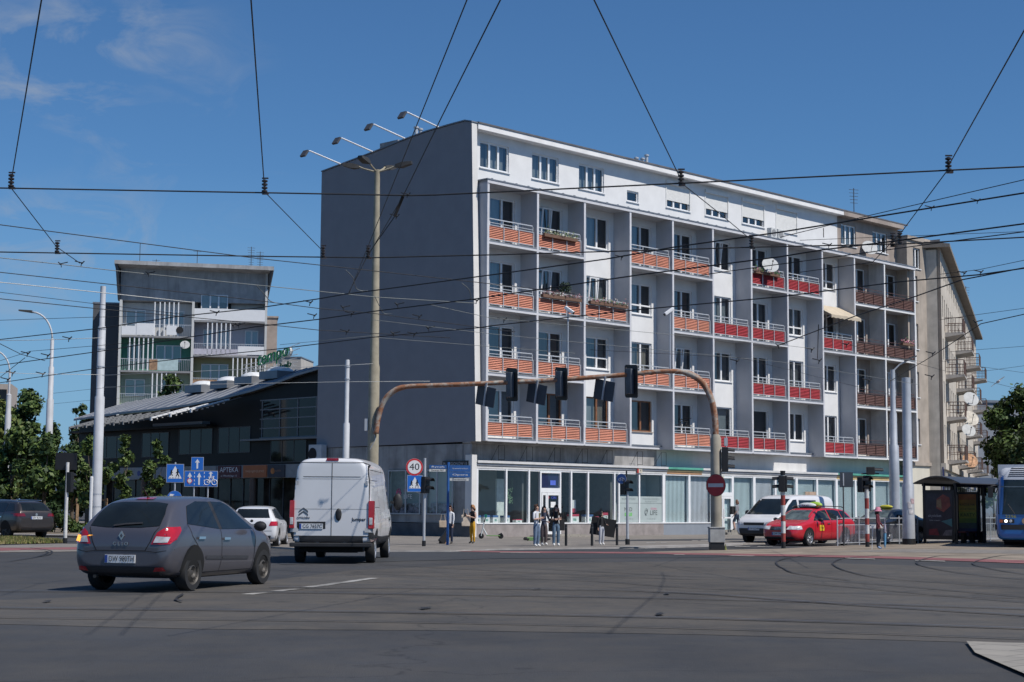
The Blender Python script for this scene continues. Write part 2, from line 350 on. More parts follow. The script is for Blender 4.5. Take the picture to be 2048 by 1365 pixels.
for q in ([(740, 1103.4), (940, 1103.8), (1000, 1097.9), (960, 1097.6)], [(985, 1097.4), (1040, 1097.2), (1030, 1098.9), (965, 1098.9)], [(1290, 1098), (1330, 1097.6), (1330, 1098.4), (1290, 1099)], [(1470, 1094.3), (1500, 1094), (1500, 1095), (1470, 1095.4)], [(1515, 1094), (1545, 1093.6), (1545, 1094.6), (1515, 1095)], [(1350, 1110.6), (1370, 1110.8), (1368, 1111.8), (1345, 1111.6)], [(1000, 1106.2), (1080, 1106.8), (1080, 1107.6), (1000, 1107)], [(1465, 1112.6), (1510, 1113.2), (1505, 1114.3), (1455, 1113.6)], [(1690, 1117), (1750, 1119), (1750, 1120.4), (1690, 1118.4)], [(1830, 1121.5), (1890, 1123.4), (1890, 1124.8), (1830, 1122.9)]):
    flat('road_marking', q, M_whiteline, .02)
# worn dashes of the turning line
for a, b in (((493, 1190.5), (540, 1186)), ((552, 1184), (600, 1179)), ((612, 1176.5), (640, 1173)), ((642, 1173), (690, 1166)), ((692, 1166), (748, 1157.5))):
    ribbon('road_marking', [a, ((a[0]+b[0])/2, (a[1]+b[1])/2-.4), b], .22, M_whiteline, .012)
rails = [[(-500, 1212), (0, 1219), (740, 1227), (1400, 1240), (2048, 1260.5), (2700, 1283)], [(-500, 1231), (0, 1238), (740, 1246), (1400, 1260), (2048, 1281), (2700, 1308)],
 [(-400, 1183), (400, 1186.3), (740, 1190), (1400, 1201), (2048, 1221), (2600, 1241)], [(540, 1177), (740, 1178.6), (1160, 1182), (1400, 1190.4), (1680, 1211), (2048, 1234), (2500, 1262)],
 [(700, 1148), (837, 1153), (1160, 1163), (1400, 1178.6), (1700, 1188), (2048, 1199), (2500, 1214)], [(760, 1130), (1062, 1147), (1300, 1158), (1550, 1164), (1850, 1190), (2048, 1207), (2400, 1236)],
 [(1000, 1136), (1110, 1140.6), (1400, 1155.7), (1680, 1165), (2048, 1196), (2300, 1217)],
 [(1640, 1111), (1584, 1116), (1555, 1124), (1555, 1131.6), (1567, 1138.5), (1594, 1149), (1700, 1163)],
 [(1760, 1112), (1690, 1118), (1668, 1126), (1669, 1133), (1693, 1143.6), (1758, 1157), (1908, 1169), (2150, 1184)],
 [(1930, 1111), (1874, 1114), (1835, 1125), (1850, 1135), (1929, 1149), (2048, 1161), (2250, 1178)], [(2070, 1110), (2001, 1113), (1948, 1126), (1963, 1135), (2048, 1150), (2250, 1172)],
 [(40, 1100), (92, 1104), (92, 1109), (70, 1116), (20, 1124)], [(60, 1097), (101, 1103), (100, 1110), (82, 1114)]]
for i, r_ in enumerate(rails):
    pts = smooth_px(r_, 8)
    ribbon('tram_rail', pts, (.06 if i < 7 else .055), M_raild, .0222)
    if i in (0, 2, 3): ribbon('tram_rail', [(x, y-.7) for x, y in pts], .045, M_rail, .0262)
# left traffic island, verge and far pavement
flat('left_island', [(-500, 1100), (0, 1092), (115, 1088), (170, 1089), (300, 1091), (300, 1103), (170, 1104), (0, 1106), (-500, 1117)], M_pave, .012)
flat('cycle_crossing', [(-400, 1102.5), (0, 1096.5), (60, 1096.8), (300, 1093.5), (300, 1100.5), (110, 1100.5), (60, 1101), (0, 1102.8), (-400, 1110)], M_red, .016)
VERGE = [(-500, 1084), (0, 1075.5), (60, 1077), (115, 1084), (127, 1087.3), (60, 1088.6), (0, 1090), (-500, 1098)]
flat('verge', VERGE, M_dirt, .02)
flat('kerb', [(-500, 1062), (100, 1072.5), (178, 1074.6), (330, 1077), (640, 1079.5), (640, 1081), (330, 1078.6), (178, 1076.2), (100, 1074.2), (-500, 1064)], M_kerb, .09)
flat('planting_bed', [(-500, 1061), (100, 1071.5), (178, 1073.6), (330, 1076), (640, 1078.5), (640, 1063), (178, 1060), (-500, 1048)], M_dirt, .08)
flat('far_pavement', [(-900, 1047), (178, 1059), (640, 1062), (640, 1048), (178, 1040), (-900, 1030)], M_pave, .07)
# broken paving at the right edge of the junction
flat('corner_paving', [(1933, 1288), (2010, 1291), (2300, 1297), (2500, 1420), (2120, 1385), (2000, 1333), (1950, 1311)], M_pave2, .03)
# tar patches
for q in ([(355, 1200), (368, 1193), (365, 1190), (354, 1196), (348, 1203), (362, 1207), (366, 1206), (356, 1203)], [(84, 1206.5), (100, 1204), (104, 1205.5), (90, 1207.5)], [(838, 1219), (862, 1217.5), (864, 1219), (846, 1221.5)], [(1066, 1181.4), (1080, 1180), (1082, 1181), (1070, 1182)], [(1310, 1231), (1322, 1229), (1330, 1232), (1316, 1234)], [(1328, 1189.5), (1338, 1188.6), (1340, 1191), (1330, 1191.6)]):
    flat('tar_patch', q, M_raild, .028)
# ================================================================ corner apartment block
def plaster(name, c, streak, scol=None, var=.05): return mat(name, c, .9, var, 1.1, bump=.12, bscale=30, streak=streak, scol=scol)
M_white = plaster('white plaster', (.74, .735, .725), .10, (.62, .61, .6))
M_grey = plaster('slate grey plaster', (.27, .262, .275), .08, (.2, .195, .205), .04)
M_div = plaster('divider plaster', (.46, .47, .50), .12)
M_lgrey = mat('light grey trim', (.60, .60, .62), .7, .06, 2)
M_edge = plaster('gable edge plaster', (.72, .70, .67), .35, (.45, .43, .40))
M_conc = plaster('dirty concrete', (.33, .32, .31), .75, (.12, .12, .12), .22)
M_band = plaster('band plaster', (.62, .61, .6), .3)
M_roof = mat('roof felt', (.12, .12, .13), .8, .2, 2)
M_fascia = plaster('fascia white', (.80, .79, .78), .12)
M_plinth = mat('terrazzo plinth', (.30, .265, .25), .7, .16, 2.5, bump=.1, streak=.2)
M_brown = plaster('old brown render', (.36, .30, .26), .5, (.19, .155, .13), .14)
M_pvc = mat('white pvc', (.80, .80, .80), .35, .03, 3)
M_wood = mat('brown wood frame', (.22, .10, .05), .5, .25, 6)
M_orange = mat('orange slats', (.64, .26, .17), .6, .1, .9)
M_red2 = mat('red slats', (.43, .045, .055), .5, .1, .9)
M_brn = mat('brown slats', (.13, .062, .05), .6, .15, 2)
M_rail_g = mat('galvanised rail', (.55, .56, .57), .45, .08, 5, metal=.3)
M_dark = mat('dark gap', (.02, .02, .022), .9, .1)
M_slab = mat('balcony slab', (.47, .48, .50), .8, .08, 2, streak=.3)
M_drip = mat('drip flashing', (.20, .22, .25), .5, .1, 2, metal=.2)
G_win = glass_mat('window glass', (.62, .68, .70), .015, .90, 1.55)
G_shop = glass_mat('shop glass', (.88, .93, .92), .01, .97, 1.5)
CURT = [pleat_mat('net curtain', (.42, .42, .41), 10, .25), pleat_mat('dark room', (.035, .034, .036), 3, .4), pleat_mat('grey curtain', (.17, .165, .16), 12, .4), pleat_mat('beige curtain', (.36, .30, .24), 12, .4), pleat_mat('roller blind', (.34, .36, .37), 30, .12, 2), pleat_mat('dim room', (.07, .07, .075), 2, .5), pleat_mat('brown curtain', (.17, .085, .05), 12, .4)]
TH = math.pi/2-AZ
blk = empty('apartment_block', C0, TH, 'white corner apartment block with grey windowless gable, orange and red balconies above shops', 'apartment block')
BAY = [.48, 4.01, 7.56, 11.23, 14.85, 18.46, 22.12, 25.75, 29.45, 33.05, 36.57, 40.27]
FL = [4.85, 8.03, 11.26, 14.48]; TOP = 17.3; WT = .14
patt = {4: 'BBwBBwBBwBB', 3: 'BBBwBBBwBBB', 2: 'BBwBBwBBwBB', 1: 'BBBwBBBwBBB'}
rnd = random.Random(5)
SPL = 32.95
def part(mb, name, m, parent=blk, **k): return mb.build(name, m, parent, **k)
def win_unit(parent, x0, x1, z0, z1, y=0.12, leaves=2, frame=None, ci=0, midrail=None, name='window', sill=True, open_leaf=None, fw=.075, split=None):
    """frame with glazed leaves and whatever hangs behind the glass"""
    frame = frame or M_pvc; f = MB(); g = MB(); c = MB()
    f.box(x0, x0+fw, y-.04, y+.04, z0, z1); f.box(x1-fw, x1, y-.04, y+.04, z0, z1); f.box(x0+fw, x1-fw, y-.04, y+.04, z0, z0+fw); f.box(x0+fw, x1-fw, y-.04, y+.04, z1-fw, z1)
    xs = [x0+fw+(x1-x0-2*fw)*i/leaves for i in range(leaves+1)] if not split else [x0+fw]+[x0+(x1-x0)*q for q in split]+[x1-fw]
    for i in range(1, len(xs)-1): f.box(xs[i]-.065, xs[i]+.065, y-.05, y+.035, z0+fw, z1-fw)
    if midrail:
        for i in range(len(xs)-1): f.box(xs[i]+(.066 if i else 0), xs[i+1]-(.066 if i < len(xs)-2 else 0), y-.045, y+.03, z0+midrail-.04, z0+midrail+.04)
    g.poly([(x0+fw*.5, y+.004, z0+fw*.5), (x1-fw*.5, y+.004, z0+fw*.5), (x1-fw*.5, y+.004, z1-fw*.5), (x0+fw*.5, y+.004, z1-fw*.5)])
    o = f.build(name, frame, parent)
    pane = g.build('pane', G_win, o)
    for i in range(len(xs)-1):
        q = ci if isinstance(ci, int) else ci[i % len(ci)]
        c.poly([(xs[i], y+.22, z0), (xs[i+1], y+.22, z0), (xs[i+1], y+.22, z1), (xs[i], y+.22, z1)], q)
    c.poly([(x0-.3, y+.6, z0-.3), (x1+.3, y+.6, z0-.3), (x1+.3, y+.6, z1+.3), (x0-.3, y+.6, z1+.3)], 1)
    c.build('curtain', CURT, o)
    if open_leaf is not None:
        i = open_leaf; l = MB(); a, b = xs[i]+.04, xs[i+1]-.05; t = .24
        def bar(u0, u1, w0, w1):
            P = [(u0, y-.06-t*(w0-z0)/(z1-z0), w0), (u1, y-.06-t*(w0-z0)/(z1-z0), w0), (u1, y-.01-t*(w0-z0)/(z1-z0), w0), (u0, y-.01-t*(w0-z0)/(z1-z0), w0), (u0, y-.06-t*(w1-z0)/(z1-z0), w1), (u1, y-.06-t*(w1-z0)/(z1-z0), w1), (u1, y-.01-t*(w1-z0)/(z1-z0), w1), (u0, y-.01-t*(w1-z0)/(z1-z0), w1)]
            l.hexa(P)
        zz0, zz1 = z0+fw, z1-fw
        bar(a, a+.07, zz0, zz1); bar(b-.07, b, zz0, zz1); bar(a+.07, b-.07, zz0, zz0+.07); bar(a+.07, b-.07, zz1-.07, zz1)
        l.build('tilted_sash', frame, o)
    if sill and z0 > 0:
        MB().box(x0-.06, x1+.06, -.07, y-.04, z0-.05, z0-.002).build('sill', M_pvc if frame is M_pvc else M_brown, o)
    return o
# ---- openings
holes = []; units = []
for r in (1, 2, 3, 4):
    f = FL[r-1]; ht = f+2.46
    for b in range(11):
        x1 = BAY[b+1]-.44; x0 = x1-1.78
        isb = patt[r][b] == 'B'; z0 = f+.07 if isb else f+.78
        holes.append((x0, x1, z0, ht)); units.append((r, b, x0, x1, z0, ht, isb))
att = [(1.05, 3.1), (4.8, 6.82), (8.4, 10.42), (15.72, 17.86), (19.28, 21.46), (22.83, 25.05), (26.28, 28.48), (33.37, 35.1), (37.08, 38.85)]
for a, b in att: holes.append((a, b, 18.3, 19.64))
holes.append((12.33, 13.3, 18.17, 18.78))
mb = MB(); mb.wall(.3, SPL, 3.6, 20.06, [h for h in holes if h[1] < SPL], 0, WT, 0)
part(mb, 'facade_wall', M_white)
mb = MB(); mb.wall(SPL, 40.5, 3.6, 20.06, [h for h in holes if h[0] > SPL], 0, WT, 0)
part(mb, 'facade_wall', M_brown, kind=None)['label'] = 'unrenovated brown end of the facade'
# back and inside so that no light leaks through
part(MB().box(.3, 40.5, .62, .66, 3.6, 20.0), 'inner_wall', M_dark)
# ---- gable: slab with slightly raking front edge
gr = [(11.1, 19.42), (9.58, 19.58), (6.75, 19.88), (4.81, 20.13), (2.92, 20.33), (1.09, 20.41), (0, 20.44)]
y_top, y_bot = -.46, -.93
g = MB()
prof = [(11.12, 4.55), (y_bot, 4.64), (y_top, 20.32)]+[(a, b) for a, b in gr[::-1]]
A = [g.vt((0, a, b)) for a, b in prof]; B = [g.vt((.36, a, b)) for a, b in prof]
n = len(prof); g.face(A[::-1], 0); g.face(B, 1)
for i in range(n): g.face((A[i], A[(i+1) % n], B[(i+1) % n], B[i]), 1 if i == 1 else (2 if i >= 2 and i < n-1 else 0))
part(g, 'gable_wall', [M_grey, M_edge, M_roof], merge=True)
cap = MB()
pc = [(y_top-.04, 20.33)]+[(a, b+.02) for a, b in gr[::-1]]
for i in range(len(pc)-1):
    (a, b), (c, d) = pc[i], pc[i+1]
    cap.hexa([(-.05, a, b), (.4, a, b), (.4, c, d), (-.05, c, d), (-.05, a, b+.06), (.4, a, b+.06), (.4, c, d+.06), (-.05, c, d+.06)])
part(cap, 'gable_coping', M_drip)
# rear, roof and far end
rf = MB()
pr = [(-.56, 20.36)]+[(a, b) for a, b in gr[::-1]]
for i in range(len(pr)-1):
    (a, b), (c, d) = pr[i], pr[i+1]
    rf.hexa([(.4, a, b-.03), (40.6, a, b-.03), (40.6, c, d-.03), (.4, c, d-.03), (.4, a, b+.05), (40.6, a, b+.05), (40.6, c, d+.05), (.4, c, d+.05)])
roof = part(rf, 'roof', M_roof)
part(MB().box(.36, 40.5, 11.0, 11.1, 0, 19.3), 'rear_wall', M_white)
part(MB().box(.4, SPL, -.52, -.44, 20.06, 20.33).box(.4, SPL, -.44, .0, 20.06, 20.12), 'fascia', M_fascia)
part(MB().box(SPL, 40.1, -.54, -.44, 20.05, 20.33).box(SPL, 40.1, -.44, .0, 20.05, 20.12), 'fascia', M_brown)['label'] = 'brown end of the roof fascia'
# ---- balcony grid
D = 1.14
for i, x in enumerate(BAY):
    zb = 4.68; zt = TOP+.16
    m = M_div if i < 10 else plaster('pale dirty plaster', (.60, .58, .55), .5, (.35, .32, .29), .12)
    d = MB()
    x0, x1 = (x-.02, x+.12) if i else (x-.02, x+.12)
    d.box(x0, x1, -D+.06, 0, zb, zt, 0)
    d.box(x0, x1, -D, -D+.06, zb, zt, 1)
    part(d, 'divider_wall', [m, M_lgrey if i < 10 else M_white])
part(MB().box(BAY[0]-.02, BAY[-1]+.12, -D-.01, 0, TOP+.02, TOP+.14, 0).box(BAY[0]-.1, BAY[-1]+.16, -D-.06, .0, TOP+.141, TOP+.2, 1).box(BAY[0]-.05, BAY[-1]+.14, -D-.03, -D-.01, TOP-.02, TOP+.14, 2), 'balcony_roof', [M_slab, M_drip, M_lgrey])
sn = MB()
for k in range(46): x = .7+k*.86; sn.box(x, x+.1, -D-.05, -D+.02, TOP+.2, TOP+.235)
part(sn, 'snow_guard', M_drip)
def panel_mat(b, r):
    if b >= 9: return M_brn
    if b >= 6 or (b == 5): return M_red2
    return M_orange
def balcony(r, b):
    f = FL[r-1]; x0 = BAY[b]+.12; x1 = BAY[b+1]-.02; brown = b >= 9
    s = MB(); s.box(x0, x1, -D+.03, 0, f-.17, f-.01, 0); s.box(x0, x1, -D+.0, -D+.03, f-.19, f-.09, 1); s.box(x0, x1, -D+.01, -D+.03, f-.09, f-.02, 2)
    o = s.build('balcony', [M_slab, M_lgrey if not brown else M_white, M_drip], blk)
    # slatted parapet panel
    p = MB(); fr = MB(); a, e = x0+.02, x1-(.17 if not brown else .04); zl, zh = f+.10, f+.74; y = -D+.12
    n = 7 if not brown else 6; h = (zh-zl-.04)/n
    for k in range(n):
        z = zl+.02+k*h
        p.hexa([(a+.02, y-.03, z), (e-.02, y-.03, z), (e-.02, y+.01, z), (a+.02, y+.01, z), (a+.02, y+.015, z+h*.72), (e-.02, y+.015, z+h*.72), (e-.02, y+.045, z+h*.72), (a+.02, y+.045, z+h*.72)])
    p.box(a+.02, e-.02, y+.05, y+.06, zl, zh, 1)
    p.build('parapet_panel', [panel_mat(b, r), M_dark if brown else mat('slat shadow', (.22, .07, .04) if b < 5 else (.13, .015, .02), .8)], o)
    q = 3
    W_ = (e-a)
    for k in range(4):
        xx = a+W_*k/3; fr.box(xx-.022, xx+.022, y-.06, y-.032, zl-.1, zh+.03)
        if not brown: fr.box(xx-.018, xx+.018, y-.0, y+.036, zh+.03, f+1.06)
    fr.box(a, e, y-.058, y-.034, zh, zh+.035); fr.box(a, e, y-.058, y-.034, zl-.035, zl)
    fr.build('panel_frame', mat('brown steel', (.10, .05, .042), .5) if brown else M_rail_g, o)
    rl = MB()
    if not brown: rl.box(a, e-.02, y-.005, y+.04, f+1.06, f+1.11); rl.box(a, e-.02, y+.003, y+.033, f+.88, f+.91)
    else: rl.box(a, e, y, y+.03, f+.98, f+1.01); rl.box(a, e, y+.003, y+.027, f+.8, f+.82)
    rl.build('railing', M_rail_g if not brown else mat('brown steel', (.10, .05, .042), .5), o)
    return o
for r in (1, 2, 3, 4):
    for b in range(11):
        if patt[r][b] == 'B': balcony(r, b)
special = {(4, 0): dict(ci=[0, 5]), (4, 1): dict(ci=[5, 5], open_leaf=0), (4, 2): dict(ci=[0, 1]), (4, 3): dict(ci=[0, 5]), (4, 4): dict(ci=[2, 1]), (4, 5): dict(ci=[1, 1], open_leaf=0), (3, 0): dict(ci=[0, 1], midrail=.6), (3, 1): dict(ci=[0, 2], open_leaf=0), (3, 2): dict(ci=[0, 2], open_leaf=0),
 (3, 3): dict(ci=[0, 1], midrail=.5), (3, 4): dict(ci=[2, 6]), (3, 5): dict(ci=[4, 4]), (2, 0): dict(ci=[5, 5]), (2, 1): dict(ci=[6, 6], midrail=.75), (2, 2): dict(ci=[2, 2], midrail=.6), (2, 3): dict(ci=[2, 3], midrail=.35), (2, 4): dict(ci=[2, 4], open_leaf=0), (2, 5): dict(ci=[1, 2]), (1, 0): dict(ci=[4, 4], midrail=.5),
 (1, 1): dict(ci=[4, 4], frame=M_wood, midrail=.7), (1, 2): dict(ci=[0, 3], frame=M_wood), (1, 3): dict(ci=[5, 5], frame=M_wood), (1, 4): dict(ci=[1, 1]), (1, 5): dict(ci=[4, 4], leaves=1), (1, 6): dict(ci=[1, 5], leaves=1), (3, 7): dict(ci=[4, 4], midrail=.5), (4, 8): dict(ci=[1, 1], midrail=.5), (2, 7): dict(ci=[2, 2]), (1, 7): dict(ci=[1, 1])}
for r, b, x0, x1, z0, z1, isb in units:
    k = dict(special.get((r, b), {})); k.setdefault('ci', [rnd.choice([1, 2, 5, 5]), rnd.choice([1, 2, 5, 1])])
    win_unit(blk, x0, x1, z0, z1, name='balcony_door' if isb else 'window', sill=not isb, **k)
for i, (a, b) in enumerate(att):
    if 3 <= i <= 6:   # roller shutters, mostly down
        w_ = win_unit(blk, a, b, 18.3, 19.64, leaves=3, ci=[5, 5, 5])
        zl = 18.72 if i < 6 else 18.34
        sh = MB(); z = zl
        while z < 19.6: sh.box(a+.02, b-.02, .02, .045, z, min(z+.052, 19.63)); z += .055
        sh.box(a-.04, b+.04, -.09, .06, 19.62, 19.83); sh.box(a-.04, a+.03, -.03, .05, 18.3, 19.62); sh.box(b-.03, b+.04, -.03, .05, 18.3, 19.62)
        sh.build('roller_shutter', mat('shutter white', (.74, .73, .70), .6, .04), w_)
    else: win_unit(blk, a, b, 18.3, 19.64, leaves=3, ci=[2, 0, 0] if i == 0 else [0, 0, 0])
win_unit(blk, 12.33, 13.3, 18.17, 18.78, leaves=1, ci=[5])
part(MB().box(31.35, 31.42, -.012, 0, 18.5, 19.1), 'wall_slot', M_dark)
# ---- ground floor
SD = .63; SZ0, SZ1 = .74, 3.35
def shopline(): return [.36, 2.42, 4.03, 4.78, 6.38, 7.16, 8.46, 10.55, 10.9, 12.57, 14.64, 16.87, 18.98, 20.86, 22.93, 25.05, 27.2, 29.37, 31.49, 33.62, 35.76, 37.7, 39.65]
sl_ = shopline()
pl = MB()
pl.box(.02, 4.78, -SD-.03, -SD+.2, 0, SZ0-.06, 0); pl.box(6.38, 14.6, -SD-.03, -SD+.2, 0, SZ0-.06, 0); part(pl, 'plinth', M_plinth)
part(MB().box(14.6, 19.0, -SD-.02, -SD+.2, 0, SZ0-.06).box(20.86, 39.7, -SD-.02, -SD+.2, 0, SZ0-.06), 'plinth', mat('blue grey panelling', (.25, .275, .31), .6, .05, 3))['label'] = 'blue grey metal plinth'
part(MB().box(.36, 4.77, -SD-.06, -SD+.22, SZ0-.06, SZ0+.0).box(6.4, 19.0, -SD-.06, -SD+.22, SZ0-.06, SZ0).box(20.86, 39.7, -SD-.06, -SD+.22, SZ0-.06, SZ0), 'shop_sill', M_pvc)
part(MB().box(.0, .34, -SD-.05, -SD+.4, .0, 4.0), 'corner_pillar', M_edge)
# stepped cornice
co = MB(); cz = [(3.36, 3.46, .02), (3.46, 3.50, -.06), (3.50, 3.58, .06), (3.58, 3.62, -.02), (3.62, 3.74, .14)]
for a, b, o_ in cz:
    co.box(.34, 14.9, -SD-o_, .1, a, b, 0 if o_ > 0 else 1)
    co.box(18.0, 31.5, -SD-o_, .1, a, b, 0 if o_ > 0 else 2)
    co.box(14.9, 18.0, -SD-o_, .1, a, b, {3.36: 5, 3.46: 1, 3.50: 3, 3.58: 1, 3.62: 4}[a])
    co.box(31.5, 39.75, -SD-o_, .1, a, b, {3.36: 3, 3.46: 5, 3.50: 3, 3.58: 1, 3.62: 4}[a])
part(co, 'cornice', [M_band, M_drip, mat('blue grey line', (.22, .24, .29), .6), mat('sign yellow', (.62, .46, .22), .6, .2, 1), mat('sign green', (.10, .36, .27), .6, .2, 1), mat('sign orange', (.45, .26, .14), .6, .2, 1)])
part(MB().poly([(.0, -.02, 3.74), (14.8, -.02, 3.74), (14.8, -.02, 4.68), (0, -.02, 4.68)], 0).poly([(14.8, -.02, 3.74), (40.3, -.02, 3.74), (40.3, -.02, 4.68), (14.8, -.02, 4.68)], 1), 'band_wall', [M_conc, plaster('pale band', (.66, .65, .63), .2)])
for a, b in ((BAY[3]+.12, BAY[4]-.02), (BAY[7]+.12, BAY[8]-.02)):
    part(MB().box(a, b, -.34, -.0, 4.69, 4.83, 0).box(a, b+.02, -.38, -.0, 4.832, 4.90, 1), 'ledge', [M_lgrey, M_drip])
part(MB().box(.0, BAY[3]+.12, -.55, -.021, 4.58, 4.679), 'soffit_beam', M_conc)
# shop mullions, glass, door
mu = MB()
for i, x in enumerate(sl_[1:-1], 1):
    if i in (3, 4): continue
    wth = .055 if i < 10 else (.09 if i % 2 else .12)
    mu.box(x-wth, x+wth, -SD-.03, -SD+.10, SZ0, SZ1)
mu.box(.34, .48, -SD-.02, -SD+.1, SZ0, SZ1); mu.box(39.55, 39.75, -SD-.03, -SD+.1, 0, SZ1)
mu.box(.48, 39.6, -SD+.0, -SD+.08, SZ1-.06, SZ1+.01)
part(mu, 'shop_mullions', M_pvc)
for i in range(len(sl_)-1):
    a, b = sl_[i], sl_[i+1]
    if i in (3, 12): continue
    part(MB().poly([(a, -SD+.03, SZ0), (b, -SD+.03, SZ0), (b, -SD+.03, SZ1), (a, -SD+.03, SZ1)]), 'shop_window', G_shop)
def shop_door(a, b, ztop, split, m=M_pvc):
    d = MB(); y = -SD
    d.box(a, a+.1, y-.05, y+.08, .12, SZ1-.05); d.box(b-.1, b, y-.05, y+.08, .12, SZ1-.05); d.box(a+.1, b-.1, y-.05, y+.08, ztop, ztop+.22); d.box(a+.1, b-.1, y-.05, y+.08, SZ1-.13, SZ1-.05)
    o = d.build('shop_door', m, blk)
    l = MB(); xs = [a+.11]+split+[b-.11]
    for i in range(len(xs)-1):
        p, q = xs[i]+.01, xs[i+1]-.01
        l.box(p, p+.09, y-.06, y+.0, .14, ztop-.01); l.box(q-.09, q, y-.06, y+.0, .14, ztop-.01); l.box(p+.09, q-.09, y-.06, y, .14, .3); l.box(p+.09, q-.09, y-.06, y, ztop-.14, ztop-.01); l.box(p+.09, q-.09, y-.06, y, .95, 1.03)
    l.build('door_leaf', m, o)
    MB().poly([(a, y-.01, .12), (b, y-.01, .12), (b, y-.01, SZ1), (a, y-.01, SZ1)]).build('pane', G_shop, o)
    MB().tube([(xs[1]+.05, y-.07, 1.0), (xs[1]+.05, y-.14, 1.03), (xs[1]+.05, y-.14, 1.45), (xs[1]+.05, y-.07, 1.48)], .016, 6).build('handle', M_pvc, o)
    return o
d1 = shop_door(4.8, 6.36, 2.25, [5.3])
MB().box(5.58, 5.98, -SD-.012, -SD-.012+.006, 2.62, 2.86).build('notice', mat('blue lit panel', (.10, .16, .62), .5), d1)
MB().box(4.92, 6.24, -SD+.045, -SD+.05, 2.48, 3.26).build('transom_panel', mat('dark blue panel', (.02, .025, .09), .3), d1)
t_ = MB(); t_.box(5.62, 5.98, -SD-.014, -SD-.012, 1.5, 1.78, 0); text_mb(t_, 'ON', .2, (5.85, -SD-.013, 1.98), (1, 0, 0), (0, 0, 1), 1, width=.36); t_.box(5.4, 5.5, -SD-.014, -SD-.012, 1.95, 2.12, 2)
t_.build('notice', [mat('paper', (.8, .8, .78), .7), mat('blue letters', (.06, .09, .5), .6), mat('red sticker', (.5, .05, .08), .6)], d1)
d2 = shop_door(19.02, 20.82, 2.2, [19.9])
# entrance steps
st = empty('entrance_steps', FW(5.58, PZ, 1.3), TH, 'low concrete steps below the white glazed shop door', 'steps')
MB().box(-1.5, 1.5, -1.2, .62, 0, .05).build('step', M_pave2, st); MB().box(-1.2, 1.2, -.75, .62, .05, .11).build('step', M_pave2, st)
st = empty('entrance_steps', FW(20.1, PZ, 1.3), TH, 'long beige stone steps at the second shop door, beside the walking man', 'steps')
MB().box(-1.3, 3.6, -.5, .62, 0, .13).build('step', M_pave2, st); MB().box(-1.3, 3.6, .0, .62, .13, .26).build('step', M_pave2, st); MB().box(-.1, .5, -.52, -.5, .05, .11).build('grate', M_dark, st)
# interior of the open shop and blinds of the closed one
M_in = mat('shop wall', (.40, .42, .40), .9, .08, 1); M_floor = mat('shop floor', (.3, .29, .27), .6)
room = MB(); y0, y1 = -SD+.25, 3.2
room.poly([(.2, y1, .1), (14.6, y1, .1), (14.6, y1, 3.4), (.2, y1, 3.4)], 0); room.poly([(.2, y0, .12), (14.6, y0, .12), (14.6, y1, .12), (.2, y1, .12)], 1); room.poly([(.2, y0, 3.4), (14.6, y0, 3.4), (14.6, y1, 3.4), (.2, y1, 3.4)], 0)
room.poly([(.2, y0, .1), (.2, y1, .1), (.2, y1, 3.4), (.2, y0, 3.4)], 0); room.poly([(14.6, y0, .1), (14.6, y1, .1), (14.6, y1, 3.4), (14.6, y0, 3.4)], 0)
room.box(4.0, 4.12, y0+.2, 1.6, .12, 3.4, 2); room.box(2.9, 3.5, .5, .6, .6, 2.9, 3); room.box(10.6, 10.78, -.3, 1.2, .12, 3.4, 2); room.box(.3, 2.3, 1.4, 1.45, .4, 3.3, 4); room.box(11.0, 14.5, .5, .54, .4, 3.35, 5); room.box(7.3, 8.3, 1.5, 1.55, .5, 3.3, 4); room.box(8.7, 10.4, 1.2, 1.25, .5, 3.3, 4)
room.box(.5, 4.0, -SD+.12, .15, .5, .735, 3); room.box(7.3, 10.5, -SD+.12, .1, .5, .735, 3)
part(room, 'shop_interior', [M_in, M_floor, mat('dark column', (.12, .12, .12), .8), mat('white board', (.66, .70, .68), .7), mat('shelf dark', (.05, .05, .05), .8, .6, 3), mat('partition', (.33, .36, .35), .8)])
bl = MB()
for i in range(10, len(sl_)-1):
    a, b = sl_[i], sl_[i+1]
    if i == 12: bl.poly([(a, -SD+.16, .2), (b, -SD+.16, .2), (b, -SD+.16, SZ1), (a, -SD+.16, SZ1)], 1); continue
    x = a; k = 0
    while x < b-.02:
        q = min(x+.115, b); y = -SD+.20
        bl.poly([(x, y, SZ0), (q-.006, y+.03, SZ0), (q-.006, y+.03, SZ1), (x, y, SZ1)], 0 if i not in (11, 14) else 2); x = q
part(bl, 'vertical_blind', [mat('pale blue blind', (.66, .76, .80), .8, .06, .6), mat('pale film', (.60, .70, .73), .5, .05), mat('lilac blind', (.70, .70, .77), .8, .06, .6)])
part(MB().poly([(14.65, -SD+.4, .1), (39.7, -SD+.4, .1), (39.7, -SD+.4, 3.5), (14.65, -SD+.4, 3.5)]), 'back_panel', mat('dark panel', (.10, .11, .12), .9))
